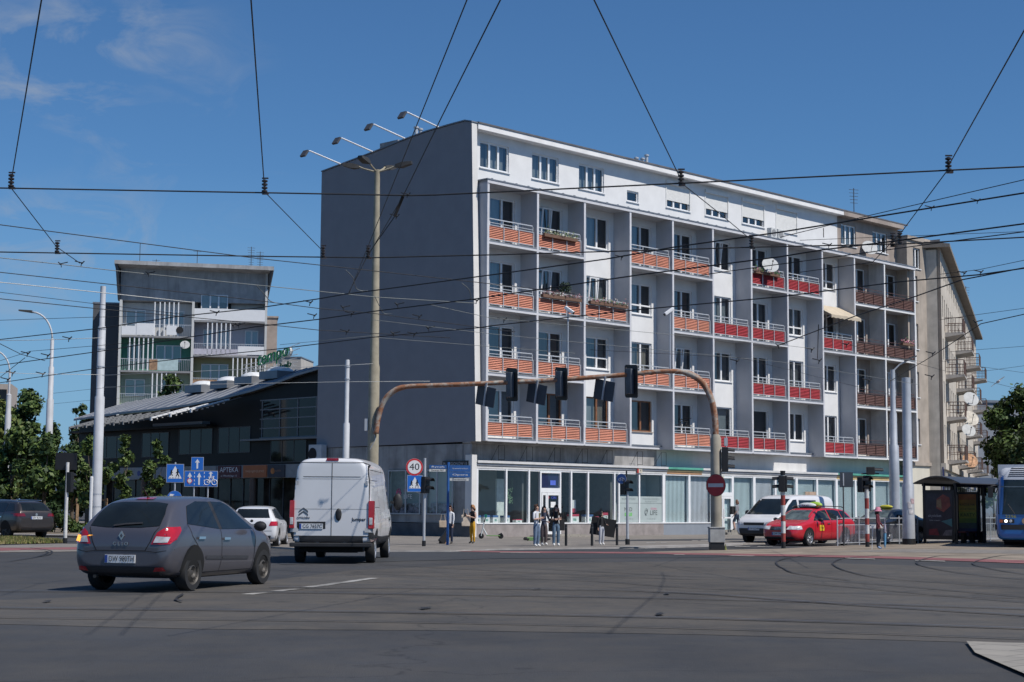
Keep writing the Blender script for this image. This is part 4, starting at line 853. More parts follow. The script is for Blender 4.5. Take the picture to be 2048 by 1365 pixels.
pv_ = MB(); pv_.tube([(2.42, -.07, .1), (2.42, -.07, 19.2)], .06, 8); rp(pv_, 'drainpipe', mat('pale pipe', (.5, .46, .4), .6))
rp(MB().poly([(2.5, -.85, 4.6), (2.5, 0, 4.6), (2.5, 0, 19.6), (2.5, -.85, 19.6)]).poly([(2.5, -.85, 0), (2.5, 0, 0), (2.5, 0, 4.6), (2.5, -.85, 4.6)]), 'step_wall', M_ten)
# sign reading downwards on the step
ps = MB(); ps.box(2.44, 2.495, -.8, -.08, .6, 4.35, 0)
for i, ch in enumerate('PASMANTERIA'): text_mb(ps, ch, .36, (2.438, -.44, 4.15-i*.33), (0, -1, 0), (0, 0, 1), 1, lift=.004)
rp(ps, 'shop_sign', [mat('sign blue', (.03, .04, .16), .6), mat('sign yellow letters', (.62, .52, .05), .6)])
# long wall: its own part frame (azimuth 18 degrees)
A2 = R(18); L2 = 56.0
base = FW(42.8, 0, 1.65); d2 = Vector((math.sin(A2), math.cos(A2), 0))
lwroot = bpy.data.objects.new('long_wing', None); COL.objects.link(lwroot); lwroot.parent = rt
lwroot.matrix_world = Matrix.Translation(base) @ Matrix.Rotation(math.pi/2-A2, 4, 'Z')
bpy.context.view_layer.update()
lwroot.matrix_local = Matrix.Rotation((math.pi/2-A2)-TH, 4, 'Z'); 
q_ = Matrix.Rotation(-TH, 4, 'Z') @ (base-FW(40.3, 0, .8)); lwroot.location = q_
FLT = [4.9, 7.85, 10.75, 13.65]
hl = []; wl = []
cols_ = [1.2, 2.6]; stacks = [(3.6, 7.2), (17.0, 20.6), (31.0, 34.6), (45.0, 48.6)]
x = 1.0
while x < L2-2:
    st_ = any(a <= x+.6 <= b for a, b in stacks)
    for f in FLT: 
        z0 = f+(.1 if st_ else .85); wl.append((x, x+.95, z0, f+2.3, st_))
    wl.append((x, x+1.0, 17.2, 18.1, False)); x += 2.35
w2 = MB(); w2.wall(0, L2, 4.4, 19.0, [q[:4] for q in wl], 0, .2); w2.build('facade_wall', M_tenl, lwroot)
w3 = MB(); g3 = MB()
for a, b, c, d, s_ in wl:
    for (p0, p1, r0, r1) in ((a, a+.07, c, d), (b-.07, b, c, d), (a+.07, b-.07, c, c+.07), (a+.07, b-.07, d-.07, d), ((a+b)/2-.04, (a+b)/2+.04, c+.07, d-.07)): w3.box(p0, p1, .12, .18, r0, r1)
    g3.poly([(a, .17, c), (b, .17, c), (b, .17, d), (a, .17, d)])
w3.build('window_frames', M_pvc, lwroot)['kind'] = 'stuff'; g3.build('window_glass', M_blkg, lwroot)['kind'] = 'stuff'
MB().hexa([(-.4, -.65, 19.0), (L2+.6, -.65, 18.4), (L2+.6, 9, 18.4), (-.4, 9, 19.0), (-.4, -.65, 19.22), (L2+.6, -.65, 18.62), (L2+.6, 9, 19.8), (-.4, 9, 20.4)]).build('roof', plaster('tenement eaves', (.24, .21, .18), .4), lwroot)
MB().box(0, L2, .25, 9, 0, 18.9).build('inner_wall', M_tenl, lwroot)
MB().box(0, L2, -.1, .22, 4.2, 4.6).build('cornice', M_tenl, lwroot)
gsh = MB(); gsh.box(0, L2, .1, .2, 0, 4.2, 0)
for k in range(16): gsh.box(1+k*3.4, 3.2+k*3.4, .02, .09, .5, 3.3, 1); gsh.box(.6+k*3.4, 3.5+k*3.4, -.02, .095, 3.4, 4.0, 2+(k % 3))
gsh.build('ground_floor', [M_cream, M_blkg, mat('fascia a', (.3, .28, .24), .7), mat('fascia b', (.12, .13, .2), .7), mat('fascia c', (.35, .33, .3), .7)], lwroot)
M_balc = plaster('balcony concrete', (.44, .41, .38), .4); M_iron = mat('rusty railing', (.10, .06, .05), .8, .3, 6)
for si, (a, b) in enumerate(stacks):
    for fi, f in enumerate(FLT):
        s = MB(); s.hexa([(a, -1.25, f-.12), (b, -1.25, f-.12), (b, -.0, f-.3), (a, 0, f-.3), (a, -1.25, f+.02), (b, -1.25, f+.02), (b, 0, f+.02), (a, 0, f+.02)])
        o = s.build('balcony', M_balc, lwroot)
        r_ = MB()
        for p, q in (((a, -1.2), (b, -1.2)), ((a, -1.2), (a, 0)), ((b, -1.2), (b, 0))):
            r_.tube([(p[0], p[1], f+1.02), (q[0], q[1], f+1.02)], .03, 5); r_.tube([(p[0], p[1], f+.5), (q[0], q[1], f+.5)], .02, 4); ln = math.hypot(q[0]-p[0], q[1]-p[1]); n = int(ln/.22)
            for k in range(n+1): t = k/n; r_.tube([(p[0]+(q[0]-p[0])*t, p[1]+(q[1]-p[1])*t, f), (p[0]+(q[0]-p[0])*t, p[1]+(q[1]-p[1])*t, f+1.0)], .014, 4)
        r_.build('railing', M_iron, o)
        if (si*4+fi) % 3 == 0: MB().box(a+.3, a+1.6, -1.17, -1.14, f+.05, f+.95).build('privacy_screen', mat('balcony cloth', (.12, .09, .09), .9), o)
def lw(x, y, z): return base+d2*x+Vector((-d2.y, d2.x, 0))*y+Vector((0, 0, z))
for (x, y, z, r, lb, mm) in ((7.0, -1.5, 9.3, .55, 'large white satellite dish beside a first column balcony of the tenement', None), (6.3, -1.45, 7.9, .6, 'pale satellite dish with a brown stain on the tenement balconies', mat('stained dish', (.55, .50, .42), .7, .25, 3)), (9.2, -1.2, 7.2, .5, 'white satellite dish next to the stained dish on the tenement', None), (8.0, -1.3, 5.0, .55, 'orange rusted satellite dish low on the tenement', mat('rusty dish', (.48, .27, .15), .8, .4, 5))):
    dish(lw(x, y, z), r, R(170), R(28), lb, mm)
# things on the main block
dish(FW(23.6, 15.75, 1.45), .50, R(168), R(26), 'large white satellite dish on a red top floor balcony')
dish(FW(36.0, 18.35, .45), .52, R(168), R(26), 'white satellite dish on the brown attic wall')
o = empty('air_conditioner', FW(24.9, 17.62, .42), TH, 'white double air conditioner below a closed roller shutter', 'air conditioner')
for x, nm in ((0, 'outdoor_unit'), (.72, 'outdoor_unit')):
    u_ = MB().box(x, x+.62, -.2, .12, 0, .62).build(nm, mat('ac white', (.62, .62, .60), .5), o, bevel=.015); MB().lathe([(.22, -.012), (.2, 0)], 18, 'Y', (x+.28, -.2, .32)).build('fan_grille', mat('ac grille', (.3, .3, .3), .6), u_)
o = empty('awning', FW(29.55, 13.35, 1.1), TH, 'sloping beige fabric awning over a red balcony', 'awning')
aw = MB(); n = 14
for k in range(n):
    x0, x1 = .1+k*3.3/n, .1+(k+1)*3.3/n
    aw.hexa([(x0, -.55, -.02), (x1, -.55, -.02), (x1, 1.0, .78), (x0, 1.0, .78), (x0, -.55, .02), (x1, -.55, .02), (x1, 1.0, .82), (x0, 1.0, .82)]); aw.hexa([(x0, -.56, -.2+.05*(k % 2)), (x1, -.56, -.2+.05*((k+1) % 2)), (x1, -.54, -.2+.05*((k+1) % 2)), (x0, -.54, -.2+.05*(k % 2)), (x0, -.56, .0), (x1, -.56, 0), (x1, -.54, 0), (x0, -.54, 0)])
aw.build('canopy', mat('awning beige', (.52, .44, .33), .85, .1, 2), o); MB().tube([(.3, -.5, 0), (.3, .9, -.5)], .02, 4).tube([(3.1, -.5, 0), (3.1, .9, -.5)], .02, 4).build('frame', M_rail_g, o)
# planters with flowers
def flowers(s0, s1, t, d, cols, label, seed, lush=1.0):
    r_ = random.Random(seed); o = empty('flower_box', FW(s0, t, d), TH, label, 'flower box'); L = s1-s0
    MB().box(0, L, -.1, .1, -.02, .14).build('planter', mat('planter brown', (.16, .09, .06), .8), o)
    m = MB()
    for k in range(int(70*L*lush)):
        x, y, z = r_.uniform(0, L), r_.uniform(-.16, .12), .14+abs(r_.gauss(0, .12)); a = r_.uniform(0, 6.3); s = r_.uniform(.035, .07); mi = r_.randrange(len(cols))
        u_ = Vector((math.cos(a), math.sin(a)*.5, r_.uniform(-.5, .8))).normalized()*s; v_ = Vector((-math.sin(a)*.4, r_.uniform(-.6, .2), math.cos(a))).normalized()*s
        p = Vector((x, y, z)); m.poly([p-u_, p-v_*.6, p+u_, p+v_], mi)
    m.build('blossom', [mat('leaf/flower %s' % (c,), c, .8) for c in cols], o)
GRN = (.05, .10, .03)
flowers(4.5, 7.0, 15.15, 1.1, [GRN, (.5, .5, .35), (.10, .14, .05)], 'pale flowers on the second top floor balcony', 1)
flowers(22.5, 24.9, 15.2, 1.12, [GRN, (.12, .2, .06), (.6, .3, .35)], 'green balcony plants beneath the large satellite dish', 2, 1.4)
flowers(38.6, 40.0, 12.2, 1.12, [(.55, .18, .24), (.6, .3, .34), GRN], 'pink flowers on a brown balcony of the third floor', 3, 1.5)
flowers(4.4, 7.3, 12.05, 1.12, [(.25, .13, .14), (.09, .10, .06), (.4, .26, .28)], 'dull red flowers on a second column balcony, third floor', 4)
flowers(8.0, 11.0, 12.05, 1.12, [(.3, .12, .13), (.5, .45, .42), GRN], 'red and white flowers on a third column balcony, third floor', 5)
pt = empty('potted_tree', FW(6.7, 11.28, .6), TH, 'small round topiary standing on a balcony with red flowers', 'potted tree')
MB().lathe([(.16, 0), (.2, .4)], 12).build('pot', mat('terracotta', (.3, .13, .08), .8), pt); MB().tube([(0, 0, .4), (0, 0, 1.3)], .025, 5).build('stem', M_wood, pt)
tm = MB(); r_ = random.Random(9)
for k in range(240):
    v = Vector((r_.gauss(0, 1), r_.gauss(0, 1), r_.gauss(0, 1))).normalized()*r_.uniform(.2, .34); p = Vector((0, 0, 1.5))+v; a = Vector((r_.gauss(0, 1), r_.gauss(0, 1), r_.gauss(0, 1))).normalized()*.06; b = a.cross(v).normalized()*.05
    tm.poly([p-a, p-b, p+a, p+b])
tm.build('crown', mat('topiary green', (.03, .05, .025), .8, .4, 5), pt)
by = empty('bicycle', FW(15.7, 5.4, .72), TH, 'bicycle standing on the lowest orange balcony beside the gantry post', 'bicycle')
for x in (0, 1.05): MB().tube([(x+.33*math.cos(k*.35), 0, .34+.33*math.sin(k*.35)) for k in range(19)], .02, 5).build('wheel', M_dark, by)
MB().tube([(0, 0, .34), (.35, 0, .85), (.95, 0, .9), (1.05, 0, .34)], .022, 5).tube([(.35, 0, .85), (.5, 0, .34), (.95, 0, .9)], .022, 5).build('frame', M_dark, by); MB().tube([(.95, -.25, 1.05), (.95, .25, 1.05)], .018, 5).tube([(.95, 0, .85), (.95, 0, 1.05)], .018, 5).build('handlebar', M_dark, by); MB().box(.2, .45, -.06, .06, .95, 1.0).build('saddle', M_dark, by)
# roof furniture: floodlight arms over the gable, flues, antennas
for i, (px, py, n_) in enumerate(((626, 314, -9.5), (685, 292, -6.9), (748, 268, -4.4), (803, 247, -1.9))):
    zr = 19.45+(.11)*i*2.4 if False else None
    tz = {0: 19.6, 1: 19.88, 2: 20.2, 3: 20.4}[i]
    o = empty('floodlight', FW(.2, tz, n_), TH, ['floodlight on a white arm, lowest of the four over the gable edge', 'floodlight on a white arm, second lowest of the four over the gable edge', 'floodlight on a white arm, third of the four, beside the twin flues', 'floodlight on a white arm nearest the front corner of the roof'][i], 'floodlight', 'floodlights over the gable')
    MB().tube([(0, 0, 0), (-2.35, -.0, .42)], .04, 6).build('arm', M_pvc, o)
    MB().tube([(-2.3, 0, .42), (-2.45, -.14, .38), (-2.62, -.12, .3)], .025, 5).tube([(-2.3, 0, .42), (-2.45, .14, .38), (-2.62, .12, .3)], .025, 5).build('yoke', M_pvc, o)
    m = MB(); m.X = Matrix.Translation((-2.68, 0, .22)) @ Matrix.Rotation(R(35), 4, 'Y'); m.box(-.05, .06, -.2, .2, -.2, .2); m.build('lamp_head', M_steel, o)
def flue(s, n, z, hs, label):
    o = empty('roof_flue', FW(s, z, n), TH, label, 'roof vent')
    for k, (dx, h) in enumerate(hs): MB().lathe([(.09, -.1), (.09, h), (.14, h+.02), (.14, h+.1), (.02, h+.14)], 10, c=(dx, 0, 0)).build('pipe', M_rail_g, o, smooth=40)
    return o
flue(1.2, -4.9, 20.1, ((0, .95), (.3, .9)), 'twin steel flues on the roof edge above the gable')
flue(14.2, -.9, 20.4, ((0, .5), (.55, .55), (.9, .8), (-.4, .35)), 'row of short roof vents near the middle of the roof')
o = MB().box(.2, 1.1, 5.2, 6.6, 19.9, 20.35).build('chimney', M_conc, None, C0, TH); tag(o, 'low concrete chimney block beside the twin steel flues', 'chimney')
antenna(FW(36.5, 20.3, -1.0), 2.2, 5, 'television aerial on the brown end of the roof')
antenna(lw(30, -.3, 18.7), 1.6, 4, 'small aerial on the eaves of the long tenement wing')
# far grey building beyond the tree
fb = empty('office_building', atY(1990, 1000, 330), .25, 'plain grey building far down the street behind the right tree', 'office building'); fb.location.z = 0
zt = atY(1990, 806, 330).z; MB().box(-14, 40, 0, 20, 0, zt).build('wall', plaster('grey far wall', (.26, .28, .31), .1), fb); MB().box(-14.2, 40, -.3, 20, zt+.001, zt+.5).build('coping', M_drip, fb)
# ================================================================ vehicles
def paint(name, c, metal=0, rough=.28): return mat(name, c, rough, .03, 1.5, metal=metal, coat=.6)
M_glass_c = mat('car glass', (.012, .016, .017), .05, .3, 1.5, spec=.55)
M_tyre = mat('tyre rubber', (.018, .018, .019), .85, .15, 8)
M_plas = mat('black plastic', (.022, .022, .024), .6, .15, 4)
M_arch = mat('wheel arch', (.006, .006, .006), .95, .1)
M_chrome = mat('chrome', (.62, .63, .64), .18, .05, 3, metal=.9)
M_alloy = mat('alloy', (.50, .51, .53), .3, .06, 5, metal=.7)
M_steelw = mat('steel wheel', (.075, .068, .06), .55, .2, 8, metal=.3)
M_lampr = mat('tail lamp red', (.42, .012, .022), .12, .15, 6, coat=.8)
M_lampd = mat('tail lamp dark red', (.16, .010, .014), .15, .2, 6, coat=.8)
M_lampw = mat('lamp clear', (.55, .55, .56), .12, .25, 9, coat=.8)
M_amber = mat('indicator lit', (1, .42, .05), .4, .05, emit=1.6)
M_hlit = mat('headlamp lit', (1, .93, .75), .3, .05, emit=3)
M_plate = mat('plate white', (.68, .69, .70), .5, .03); M_pblue = mat('plate blue', (.03, .07, .30), .5); M_pblk = mat('plate letters', (.015, .015, .015), .6)
M_seam = mat('panel gap', (.01, .01, .011), .8)
def loft_body(st, m, parent, name='body', sub=2):
    """st: (x, zb, zbelt, ztop, w, wr[, wl]) cross sections from tail to nose, mirrored and subdivided"""
    mb = MB(); rings = []
    def ring(x, zb, zbelt, zt, w, wr, k=1.0, cz=0):
        h = max(zt-zbelt, .02)
        half = [(0, zb), (w*.80, zb), (w*.94, zb+.05), (w, zb+(zbelt-zb)*.45), (w*.992, zb+(zbelt-zb)*.8), (w*.97, zbelt), (w*.95*.72+wr*.28, zbelt+h*.28), (w*.25*.95+wr*.75, zbelt+h*.70), (wr*1.0, zbelt+h*.90), (wr*.80, zt-.006), (wr*.4, zt+.004), (0, zt+.008)]
        pts = half+[(-y, z) for y, z in half[-2:0:-1]]
        return [mb.vt((x, y*k, cz+(z-cz)*k)) for y, z in pts]
    a = st[0]; cz = (a[1]+a[3])/2
    rings.append(ring(*a[:6], k=.55, cz=cz)); rings.append(ring(*a[:6], k=.9, cz=cz))
    for s in st: rings.append(ring(*s[:6]))
    a = st[-1]; cz = (a[1]+a[3])/2
    rings.append(ring(*a[:6], k=.9, cz=cz)); rings.append(ring(*a[:6], k=.55, cz=cz))
    n = len(rings[0])
    for i in range(len(rings)-1):
        for k in range(n): mb.face((rings[i][k], rings[i+1][k], rings[i+1][(k+1) % n], rings[i][(k+1) % n]))
    mb.face(rings[0]); mb.face(rings[-1][::-1])
    o = mb.build(name, m, None, merge=True)
    md = o.modifiers.new('s', 'SUBSURF'); md.levels = sub; md.render_levels = sub
    dg = bpy.context.evaluated_depsgraph_get(); me = bpy.data.meshes.new_from_object(o.evaluated_get(dg)); o.modifiers.clear(); old = o.data; o.data = me; bpy.data.meshes.remove(old)
    me.polygons.foreach_set('use_smooth', [True]*len(me.polygons)); o.parent = parent
    bm = bmesh.new(); bm.from_mesh(me); bvh = BVHTree.FromBMesh(bm); bm.free()
    return o, bvh
def patch_mb(mb, bvh, pts, side, lift=.006, mi=0, cut=5):
    """lay a flat outline on the bodywork; side: 'R','L' (x,z outline), 'B' tail, 'F' nose (y,z outline), 'T' top (x,y)"""
    bm = bmesh.new(); vs = [bm.verts.new((p[0], p[1], 0)) for p in pts]; f = bm.faces.new(vs)
    bmesh.ops.triangulate(bm, faces=bm.faces[:]); 
    for _ in range(2): 
        long_ = [e for e in bm.edges if e.calc_length() > .09]
        if long_: bmesh.ops.subdivide_edges(bm, edges=long_, cuts=2, use_grid_fill=True)
    bmesh.ops.triangulate(bm, faces=bm.faces[:])
    D_ = {'R': Vector((0, 1, 0)), 'L': Vector((0, -1, 0)), 'B': Vector((1, 0, 0)), 'F': Vector((-1, 0, 0)), 'T': Vector((0, 0, -1))}[side]
    idx = {}
    for v in bm.verts:
        a, b = v.co.x, v.co.y
        o = {'R': Vector((a, -9, b)), 'L': Vector((a, 9, b)), 'B': Vector((-9, a, b)), 'F': Vector((9, a, b)), 'T': Vector((a, b, 9))}[side]
        hit, nr, _, _ = bvh.ray_cast(o, D_)
        if hit is None:
            q = {'R': Vector((a, -.8, b)), 'L': Vector((a, .8, b)), 'B': Vector((-2, a, b)), 'F': Vector((2, a, b)), 'T': Vector((a, b, 1.4))}[side]
            hit, nr, _, _ = bvh.find_nearest(q)
        if nr.dot(D_) > 0: nr = -nr
        idx[v] = mb.vt(hit+nr*lift)
    for f in bm.faces:
        q = [idx[v] for v in f.verts]
        p0, p1, p2 = (Vector(mb.v[i]) for i in q[:3])
        if (p1-p0).cross(p2-p0).dot(D_) > 0: q = q[::-1]
        mb.face(q, mi)
    bm.free(); return mb
def mir(pts): return [(-a, b) for a, b in pts][::-1]
def strip_mb(mb, bvh, line, side, w=.008, lift=.004, mi=0):
    for (a, b), (c, d) in zip(line[:-1], line[1:]):
        t = Vector((c-a, d-b)); t.normalize(); n = Vector((-t.y, t.x))*w
        patch_mb(mb, bvh, [(a+n.x, b+n.y), (c+n.x, d+n.y), (c-n.x, d-n.y), (a-n.x, b-n.y)], side, lift, mi)
    return mb
def wheel(parent, x, y, r, w=.2, kind='steel'):
    s = 1 if y > 0 else -1
    o = empty('wheel', (x, y, r)); o.parent = parent
    t = MB(); t.lathe([(r*.66, -w/2), (r*.93, -w/2), (r, -w*.32), (r, w*.32), (r*.93, w/2), (r*.66, w/2)], 26, 'Y', cap=False); t.build('tyre', M_tyre, o, smooth=40)
    m = MB(); f = s*w*.38
    if kind == 'steel':
        m.lathe([(r*.67, f-.02*s), (r*.66, f+.02*s), (r*.6, f), (r*.58, f-.03*s), (r*.42, f+.0*s), (r*.3, f+.02*s), (r*.2, f-.01*s), (.001, f-.0*s)], 24, 'Y', mi=0)
        for k in range(12): a = k*math.pi/6; m.lathe([(r*.05, f+.012*s), (.001, f+.013*s)], 6, 'Y', (r*.5*math.cos(a), 0, r*.5*math.sin(a)), 1)
        m.build('rim', [M_steelw, M_arch], o, smooth=40)
    else:
        m.lathe([(r*.68, f), (r*.66, f+.03*s), (r*.6, f+.0*s)], 24, 'Y', mi=0); m.lathe([(r*.62, f-.06*s), (.001, f-.06*s)], 20, 'Y', mi=1); m.lathe([(r*.17, f+.02*s), (r*.13, f+.035*s), (.001, f+.035*s)], 12, 'Y', mi=0)
        n = 7 if kind == 'alloy7' else 5
        for k in range(n):
            a = 2*math.pi*k/n
            ca, sa = math.cos(a), math.sin(a); p = lambda rr, tt, yy: (rr*ca-tt*sa, yy, rr*sa+tt*ca)
            m.hexa([p(r*.1, -r*.07, f-.02*s), p(r*.64, -r*.09, f-.02*s), p(r*.64, r*.09, f-.02*s), p(r*.1, r*.07, f-.02*s), p(r*.1, -r*.06, f+.025*s), p(r*.64, -r*.075, f+.02*s), p(r*.64, r*.075, f+.02*s), p(r*.1, r*.06, f+.025*s)], 0)
        m.build('rim', [M_alloy if kind != 'dark' else M_plas, M_arch], o, smooth=30)
    return o
def plate(parent, bvh, txt, y0, z0, side, w=.52, h=.115, x=None):
    s = -1 if side == 'B' else 1
    o = Vector((s*9, y0, z0)); hit = bvh.ray_cast(o, Vector((-s, 0, 0)))[0]
    X = hit.x+s*.02 if x is None else x
    m = MB(); yd = Vector((0, -1, 0)) if side == 'B' else Vector((0, 1, 0))
    a = min(X, X-s*.02); m.box(a, a+.02, y0-w/2, y0+w/2, z0-h/2, z0+h/2, 0)
    e = y0-yd.y*(w/2-.025); m.box(X if s > 0 else X-.003, X+.003 if s > 0 else X, min(e-.022, e+.022), max(e-.022, e+.022), z0-h/2+.005, z0+h/2-.005, 1)
    text_mb(m, txt, h*1.05, (X+s*.003, y0+yd.y*.03, z0-.002), yd, (0, 0, 1), 2, lift=.002, width=w*.82, height=h*.66)
    return m.build('licence_plate', [M_plate, M_pblue, M_pblk], parent)
def vehicle(name, x, y, head, label, cat, sc=1.08, group=None):
    o = empty(name, (x, y, 0), math.pi/2-R(head), label, cat, group); o.scale = (sc, sc, sc); return o
def both(f):
    for s in ('R', 'L'): f(s)
# ---------------------------------------------------------------- grey hatchback in front
P_ = gnd(375, 1183); HD = 16.5
hv = Vector((math.sin(R(HD)), math.cos(R(HD)), 0)); rv = Vector((hv.y, -hv.x, 0)); S_ = 1.09
ctr = P_+hv*(1.25*S_)-rv*(.76*S_)
car = vehicle('hatchback_car', ctr.x, ctr.y, HD, 'dark grey five-door hatchback turning right, rear indicator lit, nearest vehicle', 'car', S_)
st = [(-2.02, .40, .60, .72, .70, .66), (-1.985, .31, .72, .93, .79, .72), (-1.92, .27, .86, 1.01, .835, .72), (-1.80, .24, .93, 1.12, .855, .68), (-1.64, .22, .95, 1.27, .865, .635), (-1.45, .20, .955, 1.40, .868, .60), (-1.2, .19, .955, 1.455, .868, .585), (-.7, .18, .945, 1.488, .865, .58), (0, .18, .925, 1.492, .862, .58), (.4, .18, .915, 1.455, .862, .58), (.75, .18, .905, 1.325, .862, .585), (1.05, .18, .895, 1.13, .862, .64), (1.25, .18, .885, 1.0, .858, .72), (1.5, .19, .855, .945, .845, .72), (1.75, .22, .78, .86, .80, .68), (1.92, .25, .66, .75, .72, .6), (2.02, .32, .54, .62, .58, .48)]
P_gr = paint('graphite paint', (.115, .112, .13), .45, .3)
bd, bv = loft_body(st, P_gr, car)
lower = MB(); patch_mb(lower, bv, [(-.80, .27), (.80, .27), (.84, .40), (-.84, .40)], 'B', .012); lower.build('bumper', mat('bumper grey', (.03, .03, .034), .5), car)
rw = MB(); patch_mb(rw, bv, [(-.60, 1.02), (-.3, .995), (.3, .995), (.60, 1.02), (.575, 1.2), (.50, 1.36), (.3, 1.385), (-.3, 1.385), (-.50, 1.36), (-.575, 1.2)], 'B', .008); rear_w = rw.build('rear_window', M_glass_c, car, smooth=180)
wp = MB(); strip_mb(wp, bv, [(.18, 1.01), (-.02, 1.035), (-.3, 1.05)], 'B', .012, .025); wp.build('wiper', M_plas, rear_w)
def sw(s):
    k = 'R' if s == 'R' else 'L'
    a = MB(); patch_mb(a, bv, [(-1.36, 1.05), (-.33, .965), (-.33, 1.40), (-.75, 1.405), (-1.12, 1.33)], k, .006); a.build('rear_side_window', M_glass_c, car, smooth=180)
    a = MB(); patch_mb(a, bv, [(-.22, .96), (1.00, .955), (.80, 1.09), (.38, 1.345), (.18, 1.395), (-.22, 1.405)], k, .006); a.build('front_side_window', M_glass_c, car, smooth=180)
    a = MB(); patch_mb(a, bv, [(-.33, .965), (-.22, .96), (-.22, 1.405), (-.33, 1.40)], k, .005); a.build('door_pillar', M_plas, car, smooth=180)
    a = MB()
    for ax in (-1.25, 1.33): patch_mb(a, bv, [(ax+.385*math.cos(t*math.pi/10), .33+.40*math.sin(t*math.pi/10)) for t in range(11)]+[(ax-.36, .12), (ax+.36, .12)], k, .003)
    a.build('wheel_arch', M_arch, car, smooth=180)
    a = MB(); strip_mb(a, bv, [(-.28, .96), (-.285, .45), (-.31, .28)], k, .006); strip_mb(a, bv, [(.99, .95), (1.0, .80), (.93, .52), (.90, .28)], k, .006); strip_mb(a, bv, [(-1.36, 1.04), (-1.30, .86), (-1.0, .60), (-.90, .30)], k, .006); strip_mb(a, bv, [(-.9, .285), (.9, .285)], k, .006)
    a.build('door_gap', M_seam, car, smooth=180)
    a = MB(); patch_mb(a, bv, [(-.85, .50), (-.30, .485), (-.30, .535), (-.85, .55)], k, .014); patch_mb(a, bv, [(-.27, .485), (.70, .46), (.70, .51), (-.27, .535)], k, .014); a.build('side_moulding', mat('moulding grey', (.045, .045, .05), .5), car, smooth=180)
    a = MB()
    for hx, hz in ((-1.02, .83), (-.12, .805)): patch_mb(a, bv, [(hx-.12, hz-.02), (hx+.10, hz-.02), (hx+.12, hz+.015), (hx-.1, hz+.02)], k, .03)
    a.build('door_handle', M_chrome if s == 'R' else M_plas, car, smooth=180)
    a = MB(); sg_ = -1 if s == 'R' else 1; a.ball((.88, sg_*.985, 1.0), .07, .12, .085, 12, 8); a.build('wing_mirror', M_plas, car, smooth=180)
    # lamps
    a = MB(); sgn_ = -1 if s == 'R' else 1
    out = [(sgn_*.52, .74), (sgn_*.80, .745), (sgn_*.86, .86), (sgn_*.86, 1.0), (sgn_*.72, 1.0), (sgn_*.60, .92)]
    if sgn_ < 0: out = out[::1]
    patch_mb(a, bv, out, 'B', .012, 0); patch_mb(a, bv, [(-2.0, .76), (-1.80, .83), (-1.64, .95), (-1.62, 1.005), (-1.80, 1.0), (-2.0, .9)], k, .012, 0)
    patch_mb(a, bv, [(sgn_*.56, .765), (sgn_*.77, .77), (sgn_*.79, .85), (sgn_*.60, .86)], 'B', .02, 1)
    if s == 'L': patch_mb(a, bv, [(.70, .775), (.80, .78), (.82, .86), (.72, .86)], 'B', .026, 2); patch_mb(a, bv, [(-1.99, .77), (-1.90, .79), (-1.88, .87), (-1.99, .87)], k, .02, 2)
    a.build('tail_lamp', [M_lampr, M_lampw, M_amber], car, smooth=180)
    a = MB(); patch_mb(a, bv, [(sgn_*.56, .335), (sgn_*.74, .345), (sgn_*.72, .40), (sgn_*.6, .395)], 'B', .02, 0); a.build('reflector', M_lampr, car)
both(sw)
a = MB(); strip_mb(a, bv, [(-.60, 1.0), (-.55, .92), (-.50, .78), (-.42, .64), (.42, .64), (.50, .78), (.55, .92), (.60, 1.0)], 'B', .007); strip_mb(a, bv, [(-.84, .66), (-.6, .62), (-.42, .64)], 'B', .005); strip_mb(a, bv, [(.42, .64), (.6, .62), (.84, .66)], 'B', .005); a.build('tailgate_gap', M_seam, car)
plate(car, bv, 'DW 980TH', .0, .515, 'B', .52, .125)
a = MB()
hz = .87; hit = bv.ray_cast(Vector((-9, 0, hz)), Vector((1, 0, 0)))[0]
a.prism([(hit.x-.02, 0, hz+.075), (hit.x-.02, -.05, hz), (hit.x-.02, 0, hz-.075), (hit.x-.02, .05, hz)], (.02, 0, 0), 0); a.prism([(hit.x-.024, 0, hz+.035), (hit.x-.024, -.022, hz), (hit.x-.024, 0, hz-.035), (hit.x-.024, .022, hz)], (.003, 0, 0), 1)
hit2 = bv.ray_cast(Vector((-9, 0, .745)), Vector((1, 0, 0)))[0]; text_mb(a, 'C L I O', .075, (hit2.x-.012, 0, .745), (0, -1, 0), (0, 0, 1), 0, depth=.004, width=.26); a.build('badge', [M_chrome, P_gr], car)
a = MB(); patch_mb(a, bv, [(-.16, 1.425), (.16, 1.425), (.15, 1.455), (-.15, 1.455)], 'B', .012); a.build('brake_light', M_lampr, car)
MB().tube([(-1.2, 0, 1.46), (-1.38, 0, 1.62)], .01, 5).lathe([(.03, 0), (.02, .03)], 8, c=(-1.2, 0, 1.455)).build('aerial', M_plas, car)
a = MB(); patch_mb(a, bv, [(-.15, .575), (-.05, .575), (-.05, .583), (-.15, .583)], 'B', .01); a.tube([(-1.9, .45, .25), (-2.0, .45, .24)], .03, 6); a.build('exhaust', M_steelw, car)
for x, y in ((-1.25, -.755), (-1.25, .755), (1.33, -.755), (1.33, .755)): wheel(car, x, y, .305, .2, 'steel')
